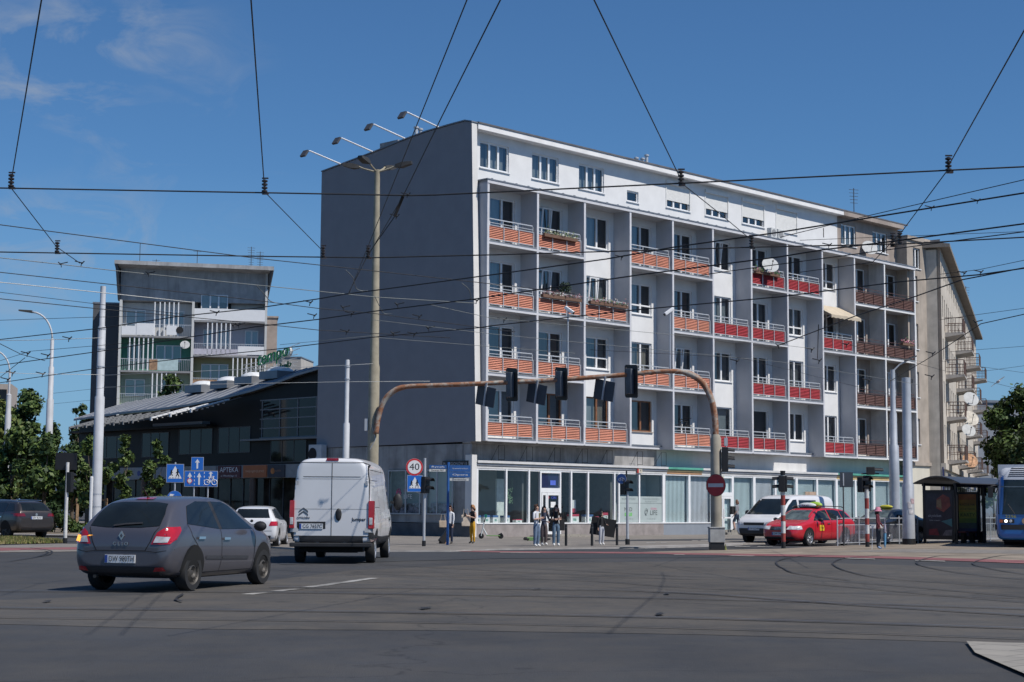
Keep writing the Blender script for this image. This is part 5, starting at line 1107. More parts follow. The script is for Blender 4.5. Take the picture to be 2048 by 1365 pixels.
# ---------------------------------------------------------------- white panel van
S_ = 1.075; van = vehicle('panel_van', -4.58, 45.85, .5, 'white high-roof panel van seen from behind, twin rear doors', 'van', S_)
st = [(-3.0, .55, 1.2, 2.40, .95, .80), (-2.985, .50, 1.25, 2.46, .985, .82), (-2.93, .48, 1.25, 2.51, 1.0, .83), (-2.6, .46, 1.25, 2.53, 1.01, .84), (-1.5, .42, 1.25, 2.54, 1.02, .84), (0, .40, 1.25, 2.54, 1.02, .84), (1.4, .40, 1.25, 2.53, 1.02, .84), (1.8, .40, 1.25, 2.44, 1.02, .83), (2.2, .40, 1.2, 2.05, 1.01, .84), (2.5, .40, 1.15, 1.6, 1.0, .86), (2.75, .42, 1.05, 1.25, .97, .85), (2.92, .45, .95, 1.08, .90, .78), (3.0, .5, .8, .9, .8, .7)]
P_w = paint('van white', (.70, .70, .71), 0, .3)
bd, bv = loft_body(st, P_w, van)
for o in (-1, 1):
    a = MB(); s0 = .006; y1 = .90
    a2 = [(o*s0, .66), (o*y1, .66), (o*y1, 1.3), (o*.87, 1.95), (o*.82, 2.36), (o*.74, 2.40), (o*s0, 2.40)]
    patch_mb(a, bv, a2, 'B', .012); a.build('rear_door', P_w, van, smooth=180)
a = MB()
for o in (-1, 1): strip_mb(a, bv, [(o*.0, .66), (o*.905, .66), (o*.905, 1.3), (o*.875, 1.95), (o*.825, 2.37), (o*.74, 2.405), (0, 2.405)], 'B', .007, .015)
strip_mb(a, bv, [(0, .66), (0, 2.40)], 'B', .007, .018); strip_mb(a, bv, [(-.85, 2.07), (.85, 2.07)], 'B', .006, .017); strip_mb(a, bv, [(-.85, 2.02), (.85, 2.02)], 'B', .003, .017); strip_mb(a, bv, [(-.89, 1.30), (.89, 1.30)], 'B', .003, .017)
a.build('door_gap', M_seam, van)
a = MB()
patch_mb(a, bv, [(-.97, .46), (.97, .46), (.97, .66), (-.97, .66)], 'B', .02); patch_mb(a, bv, [(-.98, .60), (-.89, .60), (-.89, .86), (-.97, .86)], 'B', .022); patch_mb(a, bv, [(.89, .60), (.98, .60), (.97, .86), (.89, .86)], 'B', .022)
a.build('rear_bumper', M_plas, van)
step = MB().box(-3.12, -2.95, -.98, .98, .40, .50).build('bumper_step', M_plas, van, bevel=.02)
for o in (-1, 1):
    k = 'L' if o > 0 else 'R'
    a = MB(); y_ = sorted((o*.885, o*1.025)); a.hexa([(-3.045, y_[0], .84), (-2.86, y_[0], .84), (-2.86, y_[1], .84), (-3.045, y_[1]-.02*(o > 0), .84), (-3.045, y_[0], 1.5), (-2.86, y_[0], 1.5), (-2.86, y_[1]-.01, 1.5), (-3.045, y_[1]-.03*(o > 0), 1.5)], 0); a.box(-3.055, -3.04, min(o*.905, o*.985), max(o*.905, o*.985), .93, 1.1, 1); a.build('tail_lamp', [M_lampr, M_lampw], van, bevel=.012)
    a = MB(); 
    for z in (.8, 1.92): patch_mb(a, bv, [(o*.80, z-.05), (o*.96, z-.05), (o*.955, z+.05), (o*.8, z+.05)], 'B', .035)
    a.build('hinge', mat('hinge grey', (.5, .5, .5), .5), van)
    a = MB(); patch_mb(a, bv, [(o*.91, .54), (o*.97, .54), (o*.97, .60), (o*.91, .60)], 'B', .03); a.build('reflector', M_lampd, van)
    a = MB(); a.ball((1.95, o*1.2, 1.5), .08, .13, .23, 12, 8, 0); a.box(1.9, 2.0, min(o*1.0, o*1.15), max(o*1.0, o*1.15), 1.45, 1.52, 0); a.build('wing_mirror', M_plas, van, smooth=60)
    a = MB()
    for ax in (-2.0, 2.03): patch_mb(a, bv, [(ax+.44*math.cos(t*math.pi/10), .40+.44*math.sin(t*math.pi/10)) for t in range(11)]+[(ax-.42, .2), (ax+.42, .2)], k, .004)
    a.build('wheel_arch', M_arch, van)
    a = MB(); patch_mb(a, bv, [(-1.5, .42), (1.5, .42), (1.5, .62), (-1.5, .62)], k, .02); patch_mb(a, bv, [(1.35, 1.0), (1.6, 1.0), (1.6, 1.1), (1.35, 1.1)], k, .02); a.build('side_moulding', M_plas, van)
    a = MB(); strip_mb(a, bv, [(-1.0, .5), (-1.0, 2.3)], k); strip_mb(a, bv, [(.4, .5), (.4, 2.3)], k); strip_mb(a, bv, [(1.45, .5), (1.45, 2.2)], k); strip_mb(a, bv, [(-2.9, 2.25), (1.3, 2.25)], k, .005); strip_mb(a, bv, [(-2.9, 2.0), (-1.1, 2.0), (-1.1, 1.35), (-2.9, 1.35)], k, .005); a.build('panel_gap', M_seam, van)
    a = MB(); patch_mb(a, bv, [(1.5, 1.32), (2.35, 1.28), (1.95, 2.0), (1.5, 2.05)], k, .006); a.build('side_window', M_glass_c, van)
a = MB(); patch_mb(a, bv, [(-.64, 1.0), (-.06, 1.0), (-.06, 1.1), (-.64, 1.1)], 'B', .02); a = MB(); patch_mb(a, bv, [(.14, .83), (.82, .83), (.82, 1.0), (.14, 1.0)], 'B', .016); a.build('plate_recess', M_plas, van)
plate(van, bv, 'CG 7657C', .48, .89, 'B', .56, .125, x=-3.03)
a = MB(); a.ball((-3.02, -.17, 1.17), .035, .075, .15, 12, 8); a.build('door_handle', M_plas, van, smooth=180)
a = MB(); X = -3.02
for k in (0, 1):
    z = 1.2+k*.075; a.prism([(X, .78, z-.06), (X, .67, z+.02), (X, .56, z-.06), (X, .56, z-.02), (X, .67, z+.06), (X, .78, z-.02)], (.015, 0, 0), 0)
text_mb(a, 'CITROËN', .06, (X, .67, 1.09), (0, -1, 0), (0, 0, 1), 0, depth=.003, width=.3); text_mb(a, 'Jumper', .11, (X, -.66, 1.06), (0, -1, 0), (0, 0, 1), 1, depth=.003, width=.34); a.build('badge', [mat('dark chrome', (.2, .2, .21), .3, metal=.7), M_pblk], van)
a = MB(); patch_mb(a, bv, [(-.15, 2.45), (.15, 2.45), (.14, 2.50), (-.14, 2.50)], 'B', .02); a.build('brake_light', M_lampd, van)
a = MB(); a.box(-2.9, 2.5, -.75, .75, .28, .44); a.tube([(-2.6, -.6, .3), (-2.6, .6, .3)], .05, 6); a.build('chassis', M_arch, van)
for x, y in ((-2.0, -.86), (-2.0, .86), (2.03, -.86), (2.03, .86)): wheel(van, x, y, .345, .22, 'alloy')
# ---------------------------------------------------------------- generic saloon/estate bodies
EST = [(-2.30, .42, .66, .76, .74, .70), (-2.265, .32, .78, .98, .83, .72), (-2.2, .28, .90, 1.06, .87, .70), (-2.06, .24, .95, 1.22, .885, .64), (-1.88, .22, .965, 1.38, .89, .60), (-1.6, .20, .965, 1.44, .89, .59), (-.9, .19, .955, 1.47, .89, .585), (0, .18, .935, 1.475, .888, .58), (.4, .18, .925, 1.42, .888, .58), (.75, .18, .92, 1.28, .888, .59), (1.08, .18, .91, 1.07, .885, .66), (1.25, .18, .90, .985, .88, .74), (1.6, .19, .86, .93, .865, .74), (1.95, .21, .77, .84, .81, .68), (2.15, .24, .66, .74, .74, .62), (2.28, .32, .54, .62, .60, .5)]
SAL = [(-2.30, .42, .70, .80, .74, .70), (-2.26, .32, .82, .97, .83, .74), (-2.15, .28, .92, 1.03, .87, .76), (-1.9, .24, .96, 1.06, .885, .74), (-1.65, .22, .965, 1.12, .89, .68), (-1.3, .20, .965, 1.33, .89, .60), (-.9, .19, .955, 1.43, .89, .58), (0, .18, .935, 1.46, .888, .57), (.4, .18, .925, 1.41, .888, .57), (.75, .18, .92, 1.27, .888, .58), (1.08, .18, .91, 1.07, .885, .66), (1.25, .18, .90, .985, .88, .74), (1.6, .19, .86, .93, .865, .74), (1.95, .21, .77, .84, .81, .68), (2.15, .24, .66, .74, .74, .62), (2.28, .32, .54, .62, .60, .5)]
SUV = [(x, zb+.04, zl+.10, zt+.13, w_*1.03, wr*1.02) for x, zb, zl, zt, w_, wr in EST]
def car_details(car, bv, dz=0.0, sx=1.0, estate=True, arch_r=.37, ax=(-1.40, 1.40), side_only=None, handle=M_chrome, wr=.31, wk='alloy', dark_rail=True, light_arch=False):
    def sd_(k):
        a = MB()
        if estate: patch_mb(a, bv, [(-1.95, 1.05+dz), (-1.28, 1.02+dz), (-1.28, 1.36+dz), (-1.62, 1.34+dz)], k, .006)
        patch_mb(a, bv, [(-1.22 if estate else -1.3, 1.0+dz), (-.32, .98+dz), (-.32, 1.385+dz), (-.9, 1.385+dz), (-1.22 if estate else -1.1, 1.34+dz)], k, .006); a.build('rear_side_window', M_glass_c, car, smooth=180)
        a = MB(); patch_mb(a, bv, [(-.24, .98+dz), (.98, .96+dz), (.72, 1.12+dz), (.34, 1.33+dz), (-.24, 1.385+dz)], k, .006); a.build('front_side_window', M_glass_c, car, smooth=180)
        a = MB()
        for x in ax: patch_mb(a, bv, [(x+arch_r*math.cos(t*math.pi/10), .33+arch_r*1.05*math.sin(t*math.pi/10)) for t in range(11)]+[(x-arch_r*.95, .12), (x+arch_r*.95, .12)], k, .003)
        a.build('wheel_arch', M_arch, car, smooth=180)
        a = MB(); strip_mb(a, bv, [(-.28, .97+dz), (-.28, .45), (-.3, .28)], k, .006); strip_mb(a, bv, [(.98, .95+dz), (.98, .6), (.92, .28)], k, .006); strip_mb(a, bv, [(-1.2, 1.0+dz), (-1.1, .7), (-.98, .3)], k, .006); a.build('door_gap', M_seam, car)
        a = MB()
        for hx in (-1.0, -.05): patch_mb(a, bv, [(hx-.11, .83+dz*.5), (hx+.1, .83+dz*.5), (hx+.1, .86+dz*.5), (hx-.1, .865+dz*.5)], k, .025)
        a.build('door_handle', handle, car)
    both(sd_)
    for x in ax:
        for y in (-.775, .775): wheel(car, x, y, wr, .205, wk)
def rear_face(car, bv, txt, dz, lampin=.56, lampout=.88, zl=.80, zh=1.0, plate_z=.80, wz=(1.05, 1.36), lm=None):
    a = MB(); patch_mb(a, bv, [(-.62, wz[0]), (.62, wz[0]), (.52, wz[1]), (-.52, wz[1])], 'B', .008); a.build('rear_window', M_glass_c, car, smooth=180)
    for o in (-1, 1):
        k = 'L' if o > 0 else 'R'; a = MB(); patch_mb(a, bv, [(o*lampin, zl), (o*lampout, zl), (o*lampout, zh), (o*(lampin+.06), zh)], 'B', .012, 0); patch_mb(a, bv, [(-2.28, zl+.02), (-2.0, zl+.06), (-1.95, zh), (-2.25, zh)], k, .012, 0); a.build('tail_lamp', [lm or M_lampr], car, smooth=180)
    a = MB(); strip_mb(a, bv, [(-.7, .60+dz), (.7, .60+dz)], 'B', .006); patch_mb(a, bv, [(-.8, .30), (.8, .30), (.84, .44), (-.84, .44)], 'B', .01); a.build('lower_bumper', M_plas, car)
    plate(car, bv, txt, 0, plate_z, 'B')
    return car
# white estate car between hatchback and van
c2 = vehicle('estate_car', -9.15, 60.4, -2, 'white estate car half hidden behind the grey hatchback', 'car', 1.0)
bd, bv2 = loft_body(EST, paint('car white', (.70, .70, .71)), c2); car_details(c2, bv2); rear_face(c2, bv2, 'DW 2ZZ14', 0, .60, .9, .78, .93)
a = MB(); hit = bv2.ray_cast(Vector((-9, 0, .95)), Vector((1, 0, 0)))[0]; a.lathe([(.05, 0), (.05, .012)], 12, 'X', (hit.x-.015, 0, .95)); a.build('badge', M_pblk, c2)
# brown-grey suv at the left edge
c3 = vehicle('suv_car', -22.2, 73.2, -47, 'dark brown-grey sport utility car at the left edge behind the verge', 'car', 1.04)
bd, bv3 = loft_body(SUV, paint('bronze grey paint', (.055, .047, .045), .5, .35), c3); car_details(c3, bv3, .11, arch_r=.42, wr=.35, wk='dark'); rear_face(c3, bv3, 'DW 8LN27', .1, .5, .92, .93, 1.05, .87, (1.16, 1.47), M_lampd)
a = MB(); hit = bv3.ray_cast(Vector((-9, 0, 1.0)), Vector((1, 0, 0)))[0]; a.lathe([(.055, 0), (.055, .012)], 14, 'X', (hit.x-.015, 0, 1.0)); a.build('badge', M_chrome, c3)
a = MB(); a.tube([(-1.7, .56, 1.58), (.3, .56, 1.63)], .02, 5); a.build('roof_rail', M_chrome, c3); a = MB(); a.tube([(-1.7, -.56, 1.58), (.3, -.56, 1.63)], .02, 5); a.build('roof_rail', M_chrome, c3)
# ---------------------------------------------------------------- front-facing: red taxi, white van, dark taxi
HT = 220.0; ht = Vector((math.sin(R(HT)), math.cos(R(HT)), 0)); rt_ = Vector((ht.y, -ht.x, 0))     # heading, its right hand
def place_by_front_left(px, Y, axf, half, sc):
    p = Vector(((px-CX)/F*Y, Y, 0)); return p-ht*axf*sc+rt_*half*sc
def nose(car, bv, dz, grille, txt, lamp=(.36, .78, .62, .76), plz=.47, low=True, lampm=None):
    a = MB(); patch_mb(a, bv, [(-.70, .99+dz), (.70, .99+dz), (.57, 1.36+dz), (-.57, 1.36+dz)], 'F', .007); a.build('windscreen', mat('windscreen', (.10, .125, .12), .06, .5, 2.5, spec=.5), car, smooth=180)
    for o in (-1, 1): a = MB(); patch_mb(a, bv, [(o*lamp[0], lamp[2]), (o*lamp[1], lamp[2]+.01), (o*(lamp[1]-.02), lamp[3]), (o*(lamp[0]+.04), lamp[3]-.02)], 'F', .014); k = 'L' if o > 0 else 'R'; patch_mb(a, bv, [(1.85, lamp[2]+.02), (2.1, lamp[2]), (2.1, lamp[3]), (1.9, lamp[3])], k, .012); a.build('headlamp', lampm or M_lampw, car, smooth=180)
    a = MB(); patch_mb(a, bv, grille, 'F', .014); a.build('grille', M_plas, car)
    if low: a = MB(); patch_mb(a, bv, [(-.66, .27), (.66, .27), (.6, .36), (-.6, .36)], 'F', .012); a.build('air_intake', M_plas, car)
    plate(car, bv, txt, 0, plz, 'F')
    for o in (-1, 1):
        a = MB(); a.ball((.78, o*.99, 1.0+dz), .06, .11, .075, 10, 7); a.build('wing_mirror', car.children[0].data.materials[0], car, smooth=180)
pt = place_by_front_left(1615, 67.2, 1.40, .80, 1.06)
tx = vehicle('taxi_car', pt.x, pt.y, HT, 'red estate taxi with yellow door sticker and green-white roof sign', 'taxi', 1.06)
P_red = paint('taxi red', (.50, .016, .028))
bd, bv4 = loft_body(EST, P_red, tx); car_details(tx, bv4, wk='alloy7'); nose(tx, bv4, 0, [(-.34, .60), (.34, .60), (.37, .73), (-.37, .73)], 'DW 74GE')
a = MB()
for o in (-.105, -.035, .035, .105): a.tube([(2.335 if abs(o) < .05 else 2.325, o+.045*math.cos(t*math.pi/6), .665+.045*math.sin(t*math.pi/6)) for t in range(13)], .008, 4)
a.build('badge', M_chrome, tx)
a = MB(); patch_mb(a, bv4, [(.32, .58), (.66, .58), (.66, .80), (.32, .80)], 'L', .01, 0)
hit = bv4.ray_cast(Vector((.49, 9, .69)), Vector((0, -1, 0)))[0]; text_mb(a, 'TAXI', .1, (.49, hit.y+.014, .69), (-1, 0, 0), (0, 0, 1), 1, width=.22); a.build('sticker', [mat('sticker yellow', (.70, .46, .02), .6), M_pblk], tx)
a = MB(); a.ball((.05, .0, 1.54), .16, .40, .12, 12, 8, 0); a.box(-.14, .24, -.5, .5, 1.46, 1.49, 2); text_mb(a, 'TAXI', .13, (.225, 0, 1.53), (0, 1, 0), (0, 0, 1), 2, width=.3); a.build('taxi_sign', [mat('sign white', (.66, .67, .68), .5), mat('sign green', (.2, .45, .05), .5), M_pblk], tx, smooth=40)
a = MB(); a.ball((-.45, .05, 1.56), .14, .34, .14, 12, 8); a.build('taxi_sign', mat('sign lime', (.33, .52, .06), .5), tx, smooth=60)
for y in (.57, -.57): MB().tube([(-1.75, y, 1.46), (-1.6, y, 1.51), (.1, y, 1.53), (.25, y, 1.47)], .018, 5).build('roof_rail', M_plas, tx)
pv2 = pt+rt_*2.6-ht*2.6
wv = vehicle('delivery_van', pv2.x, pv2.y, HT, 'white delivery van with black bumper standing behind the red taxi', 'van', 1.08)
TRN = [(-2.5, .45, 1.0, 1.75, .86, .74), (-2.45, .38, 1.05, 1.90, .93, .77), (-2.2, .32, 1.05, 1.95, .95, .78), (-1, .3, 1.05, 1.96, .95, .78), (.3, .3, 1.05, 1.95, .95, .78), (.75, .3, 1.05, 1.88, .95, .77), (1.15, .3, 1.05, 1.62, .95, .78), (1.55, .3, 1.04, 1.30, .945, .80), (1.85, .3, 1.02, 1.12, .94, .82), (2.15, .3, .95, 1.05, .91, .78), (2.36, .34, .84, .94, .84, .72), (2.45, .4, .7, .8, .76, .64)]
bd, bv5 = loft_body(TRN, P_w, wv)
a = MB(); patch_mb(a, bv5, [(-.76, 1.16), (.76, 1.16), (.68, 1.78), (-.68, 1.78)], 'F', .007); a.build('windscreen', M_glass_c, wv)
a = MB(); patch_mb(a, bv5, [(-.78, .34), (.78, .34), (.84, .62), (-.84, .62)], 'F', .014); a.build('bumper', M_plas, wv); a = MB(); patch_mb(a, bv5, [(-.45, .74), (.45, .74), (.48, .84), (-.48, .84)], 'F', .014); a.build('grille', M_plas, wv)
for o in (-1, 1):
    k = 'L' if o > 0 else 'R'
    a = MB(); patch_mb(a, bv5, [(o*.5, .74), (o*.8, .76), (o*.78, .90), (o*.52, .84)], 'F', .014); a.build('headlamp', M_lampw, wv)
    a = MB(); patch_mb(a, bv5, [(.5, 1.12), (1.6, 1.10), (1.15, 1.5), (.75, 1.74), (.5, 1.76)], k, .006); a.build('side_window', M_glass_c, wv); a = MB(); patch_mb(a, bv5, [(-1.0, 1.14), (.35, 1.12), (.35, 1.74), (-1.0, 1.74)], k, .006); a.build('side_window', M_glass_c, wv)
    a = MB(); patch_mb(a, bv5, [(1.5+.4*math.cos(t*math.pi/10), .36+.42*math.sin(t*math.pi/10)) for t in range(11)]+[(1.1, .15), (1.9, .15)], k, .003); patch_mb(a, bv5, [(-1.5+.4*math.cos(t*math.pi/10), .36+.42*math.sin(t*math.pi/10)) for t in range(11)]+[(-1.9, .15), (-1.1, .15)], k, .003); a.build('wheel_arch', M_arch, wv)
    for x in (-1.5, 1.5): wheel(wv, x, o*.82, .34, .21, 'steel')
    a = MB(); a.ball((1.15, o*1.08, 1.2), .07, .11, .14, 10, 7); a.build('wing_mirror', M_plas, wv, smooth=180)
plate(wv, bv5, 'DW 5CH94', 0, .60, 'F')
pb = place_by_front_left(1774, 73.2, 1.40, .80, 1.06)
bt = vehicle('taxi_car', pb.x, pb.y, HT, 'dark saloon taxi with yellow roof sign parked behind the railing', 'taxi', 1.06)
bd, bv6 = loft_body(SAL, paint('dark grey paint', (.022, .024, .028), .3), bt); car_details(bt, bv6, estate=False, wk='alloy7'); nose(bt, bv6, 0, [(-.38, .56), (.38, .56), (.40, .72), (-.40, .72)], 'DW 6VK2')
a = MB(); a.ball((.0, .0, 1.52), .10, .32, .09, 12, 8); a.build('taxi_sign', mat('taxi yellow', (.62, .56, .05), .5), bt, smooth=60)
a = MB(); patch_mb(a, bv6, [(.10, .58), (.42, .58), (.42, .80), (.10, .80)], 'L', .01, 0); a.build('sticker', mat('sticker yellow', (.70, .46, .02), .6), bt)
# ---------------------------------------------------------------- blue tram
HTR = 199.0; ft = Vector(((2047-CX)/F*66.5, 66.5, 0)); htr = Vector((math.sin(R(HTR)), math.cos(R(HTR)), 0))
tr = empty('tram', ft-htr*6.6, math.pi/2-R(HTR), 'blue tram with pale grey roof and small flag arriving at the right edge', 'tram')
TRM = [(-6.5, .35, 1.5, 3.05, 1.05, .9), (-6.4, .3, 1.5, 3.25, 1.17, 1.0), (-3, .3, 1.5, 3.3, 1.2, 1.02), (3, .3, 1.5, 3.3, 1.2, 1.02), (5.9, .3, 1.5, 3.3, 1.2, 1.02), (6.3, .3, 1.5, 3.2, 1.16, .98), (6.5, .32, 1.45, 3.0, 1.10, .92), (6.6, .4, 1.2, 2.75, 1.04, .86)]
P_bl = paint('tram blue', (.02, .13, .42)); bd, bvt = loft_body(TRM, P_bl, tr)
M_tw = paint('tram roof grey', (.50, .52, .56))
a = MB(); patch_mb(a, bvt, [(-1.0, 2.72), (1.0, 2.72), (.93, 3.1), (.6, 3.3), (-.6, 3.3), (-.93, 3.1)], 'F', .02); 
a.box(-6.3, 6.2, -1.02, 1.02, 2.9, 3.34); a.build('roof', M_tw, tr)
a = MB()
for k in range(5): patch_mb(a, bvt, [(-.62+.03*k, 2.84+k*.075), (.62-.03*k, 2.84+k*.075), (.62-.03*k, 2.87+k*.075), (-.62+.03*k, 2.87+k*.075)], 'F', .035)
a.build('roof_grille', M_plas, tr)
a = MB(); patch_mb(a, bvt, [(-1.02, 1.33), (1.02, 1.33), (1.02, 2.3), (.98, 2.72), (-.98, 2.72), (-1.02, 2.3)], 'F', .02); a.build('windscreen', mat('tram glass', (.016, .022, .03), .06, .5, 1.2, spec=.5), tr, smooth=180)
a = MB(); patch_mb(a, bvt, [(-.9, 2.42), (.9, 2.42), (.88, 2.46), (-.88, 2.46)], 'F', .03); a.build('destination_frame', mat('tram trim', (.12, .16, .2), .5), tr)
a = MB(); patch_mb(a, bvt, [(-1.12, .72), (1.12, .72), (1.12, .92), (-1.12, .92)], 'F', .06); a.build('bumper', M_plas, tr)
for o in (-1, 1):
    a = MB(); patch_mb(a, bvt, [(o*.42, .98), (o*.98, .98), (o*.98, 1.14), (o*.42, 1.14)], 'F', .03, 0); 
    for y, mi in ((.56, 1), (.74, 2)): a.lathe([(.06, 0), (.05, .02), (.001, .02)], 12, 'X', (6.66, o*y, 1.06), mi)
    patch_mb(a, bvt, [(o*.86, 1.0), (o*.98, 1.0), (o*.98, 1.12), (o*.86, 1.12)], 'F', .04, 3); a.build('headlamp_unit', [M_plas, M_lampw, M_hlit, mat('tram amber', (.45, .10, .03), .3)], tr)
    k = 'L' if o > 0 else 'R'; a = MB()
    for q in range(6): patch_mb(a, bvt, [(-5.8+q*2.0, 1.4), (-4.1+q*2.0, 1.4), (-4.1+q*2.0, 2.5), (-5.8+q*2.0, 2.5)], k, .01)
    a.build('side_windows', M_glass_c, tr)
    a = MB(); a.tube([(6.5, o*1.06, 2.5), (6.9, o*1.3, 2.45)], .02, 5); a.box(6.84, 6.92, o*1.3-.1, o*1.3+.1, 2.0, 2.45); a.build('mirror', M_plas, tr)
a = MB(); a.lathe([(.13, 0), (.13, .02), (.001, .02)], 14, 'X', (6.62, 0, 1.07)); a.build('emblem', mat('emblem gold', (.42, .28, .16), .5), tr)
a = MB(); text_mb(a, '2296', .17, (6.67, -.55, 1.24), (0, 1, 0), (0, 0, 1), 0, width=.42); a.build('fleet_number', mat('number yellow', (.4, .38, .06), .6), tr)
a = MB(); a.tube([(6.67, .6, 1.35), (6.7, .35, 1.8)], .012, 4); a.tube([(6.67, -.4, 1.35), (6.7, -.65, 1.75)], .012, 4); a.build('wiper', M_plas, tr)
a = MB(); a.box(-5, -3, -.9, .9, .08, .4); a.box(3, 5, -.9, .9, .08, .4); a.box(-6, 6.2, -.8, .8, .22, .5); a.build('bogie', M_arch, tr)
fl = MB(); fl.tube([(6.1, .95, 3.2), (6.2, 1.0, 3.85)], .012, 4, 2)
for k, (c_, z0, z1) in enumerate(((0, 3.66, 3.82), (1, 3.5, 3.66))):
    for q in range(5): fl.hexa([(6.2-.0, .98-q*.11, z0-.03*q*.5), (6.2+.03*math.sin(q+1), .98-(q+1)*.11, z0-.03*(q+1)*.5), (6.21+.03*math.sin(q+1), .98-(q+1)*.11, z0-.03*(q+1)*.5), (6.21, .98-q*.11, z0-.03*q*.5), (6.2, .98-q*.11, z1-.03*q*.5), (6.2+.03*math.sin(q+1), .98-(q+1)*.11, z1-.03*(q+1)*.5), (6.21+.03*math.sin(q+1), .98-(q+1)*.11, z1-.03*(q+1)*.5), (6.21, .98-q*.11, z1-.03*q*.5)], c_)
fl.build('flag', [mat('flag blue', (.03, .08, .3), .7), mat('flag yellow', (.68, .5, .03), .7), M_steel], tr)
# ================================================================ street furniture
M_galv = mat('galvanised pole', (.46, .48, .51), .5, .08, 3, metal=.25, streak=.2)
M_galvw = mat('silver paint pole', (.52, .53, .55), .55, .08, 2, streak=.35)
M_pconc = mat('concrete pole', (.34, .30, .22), .9, .15, 3, streak=.5, scol=(.16, .14, .11))
M_rust = None
def rusty():
    m, nt, b = newmat('rusty grey pipe'); n1 = noise(nt, 2.2, 6, .7, (1, 1, 1), .5, lo=.36, hi=.52); n2 = noise(nt, 9, 5, .7, lo=.3, hi=.7)
    ru = mixc(nt, n2, (.20, .075, .035), (.36, .17, .09)); nt.links.new(mixc(nt, n1, (.40, .38, .33), ru), b.inputs['Base Color']); b.inputs['Roughness'].default_value = .8; return m
M_rust = rusty()
M_black = mat('signal black', (.014, .014, .015), .5, .1); M_sback = mat('sign back', (.045, .055, .072), .5, .1, 3)
M_sblue = mat('sign blue face', (.02, .14, .52), .4, .04); M_swhite = mat('sign white face', (.76, .76, .76), .45, .03); M_sred = mat('sign red face', (.55, .03, .035), .45, .05); M_sblack = mat('sign black face', (.012, .012, .014), .5)
def at(px, Y): return Vector(((px-CX)/F*Y*1.0, Y, 0))
def facing(theta): return math.pi-R(theta)
def pole(mb, sec, c=(0, 0), n=14, mi=0):
    """sections (z, r) as one turned pole"""
    mb.lathe([(r, z) for z, r in sec], n, c=(c[0], c[1], 0), mi=mi); return mb
def zat(px, py, Y): return atY(px, py, Y).z
# ---- concrete lamp standard with four heads
p = at(748, 61); lp = empty('street_lamp', p, 0, 'tall concrete lamp standard with four dark heads before the grey gable', 'street lamp')
zt = zat(755, 340, 61)
MB().lathe([(.21, 0), (.20, zat(748, 735, 61)), (.17, zat(748, 728, 61)), (.105, zt-.3), (.10, zt)], 14).build('pole', M_pconc, lp, smooth=40)
for i, (dx, dy, dz) in enumerate(((-1.15, .25, .24), (-.42, -.75, .30), (.42, .75, .32), (1.15, -.25, .2))):
    d = Vector((dx, dy, dz)); a = MB(); a.tube([(0, 0, zt-.1), d*.45+Vector((0, 0, zt-.05)), d*.62+Vector((0, 0, zt))], .035, 6); o = a.build('lamp_arm', M_pconc, lp)
    h = MB(); q = Vector((dx, dy, 0)).normalized(); s_ = Vector((-q.y, q.x, 0)); b0 = d*.60+Vector((0, 0, zt))
    P = []
    for f, w_, z0, z1 in ((0, .07, -.06, .06), (.35, .15, -.10, .10), (.85, .12, -.02, .08)):
        c = b0+q*f*.75+Vector((0, 0, f*.08)); P.append([c-s_*w_+Vector((0, 0, z0)), c+s_*w_+Vector((0, 0, z0)), c+s_*w_*.7+Vector((0, 0, z1)), c-s_*w_*.7+Vector((0, 0, z1))])
    idx = [[h.vt(v) for v in ring] for ring in P]
    for r_ in range(2):
        for k in range(4): h.face((idx[r_][k], idx[r_][(k+1) % 4], idx[r_+1][(k+1) % 4], idx[r_+1][k]))
    h.face(idx[0][::-1]); h.face(idx[2]); h.build('lamp_head', mat('lamp dark', (.035, .033, .03), .6, .2), o, smooth=40)
bk = MB(); bk.box(-.32, -.2, -.1, .1, zat(748, 862, 61), zat(748, 838, 61)); bk.tube([(-.05, -.2, zat(748, 850, 61)), (.1, -.22, zat(748, 880, 61)), (-.1, -.2, zat(748, 900, 61))], .015, 4); bk.build('junction_box', M_galv, lp)
# ---- rusty signal gantry
gp_ = gnd(1433, 1101); g0 = at(752, 61); g0.y = 60.75
gt = empty('signal_gantry', (gp_.x, gp_.y, 0), 0, 'rusty arched pipe gantry spanning the road with signals and sign backs', 'gantry')
def gpt(px, py):
    # point of the gantry plane
    n = Vector((-(gp_.y-g0.y), gp_.x-g0.x, 0)).normalized(); r = ray(px, py); o = Vector((0, 0, CAMH)); k = (gp_-o).dot(n)/r.dot(n); return o+r*k-Vector((gp_.x, gp_.y, 0))
line = smooth_px([(752, 868), (756, 838), (766, 806), (784, 785), (812, 774), (880, 771), (1000, 766), (1130, 759), (1250, 750), (1330, 743), (1375, 747), (1405, 766), (1423, 800), (1430, 840), (1431, 872)], 5)
P = [gpt(x, y) for x, y in line]
MB().tube(P, [.10 if i < 20 else .085 if i < 50 else .115 for i in range(len(P))], 10).build('arm', M_rust, gt, smooth=180)
zc = P[-1].z
MB().lathe([(.20, 0), (.20, zat(1433, 990, 59.4)), (.205, zat(1433, 985, 59.4)), (.19, zc-.1), (.13, zc+.05)], 16).build('post', mat('gantry post', (.33, .30, .24), .85, .2, 1.2, streak=.5, scol=(.22, .11, .06)), gt, smooth=40)
MB().box(-.27, .27, -.32, .24, .28, .78, 0).box(-.29, .29, -.34, .26, .78, .83, 0).box(-.25, .25, -.29, .22, 0, .28, 1).build('cabinet', [mat('cabinet grey', (.36, .36, .35), .7, .15, 3, streak=.3), M_black], gt, bevel=.015)
MB().lathe([(.06, .0), (.001, .25)], 7, c=(.3, -.15, 0)).build('weeds', mat('weeds', (.16, .17, .06), .9, .4, 8), gt)
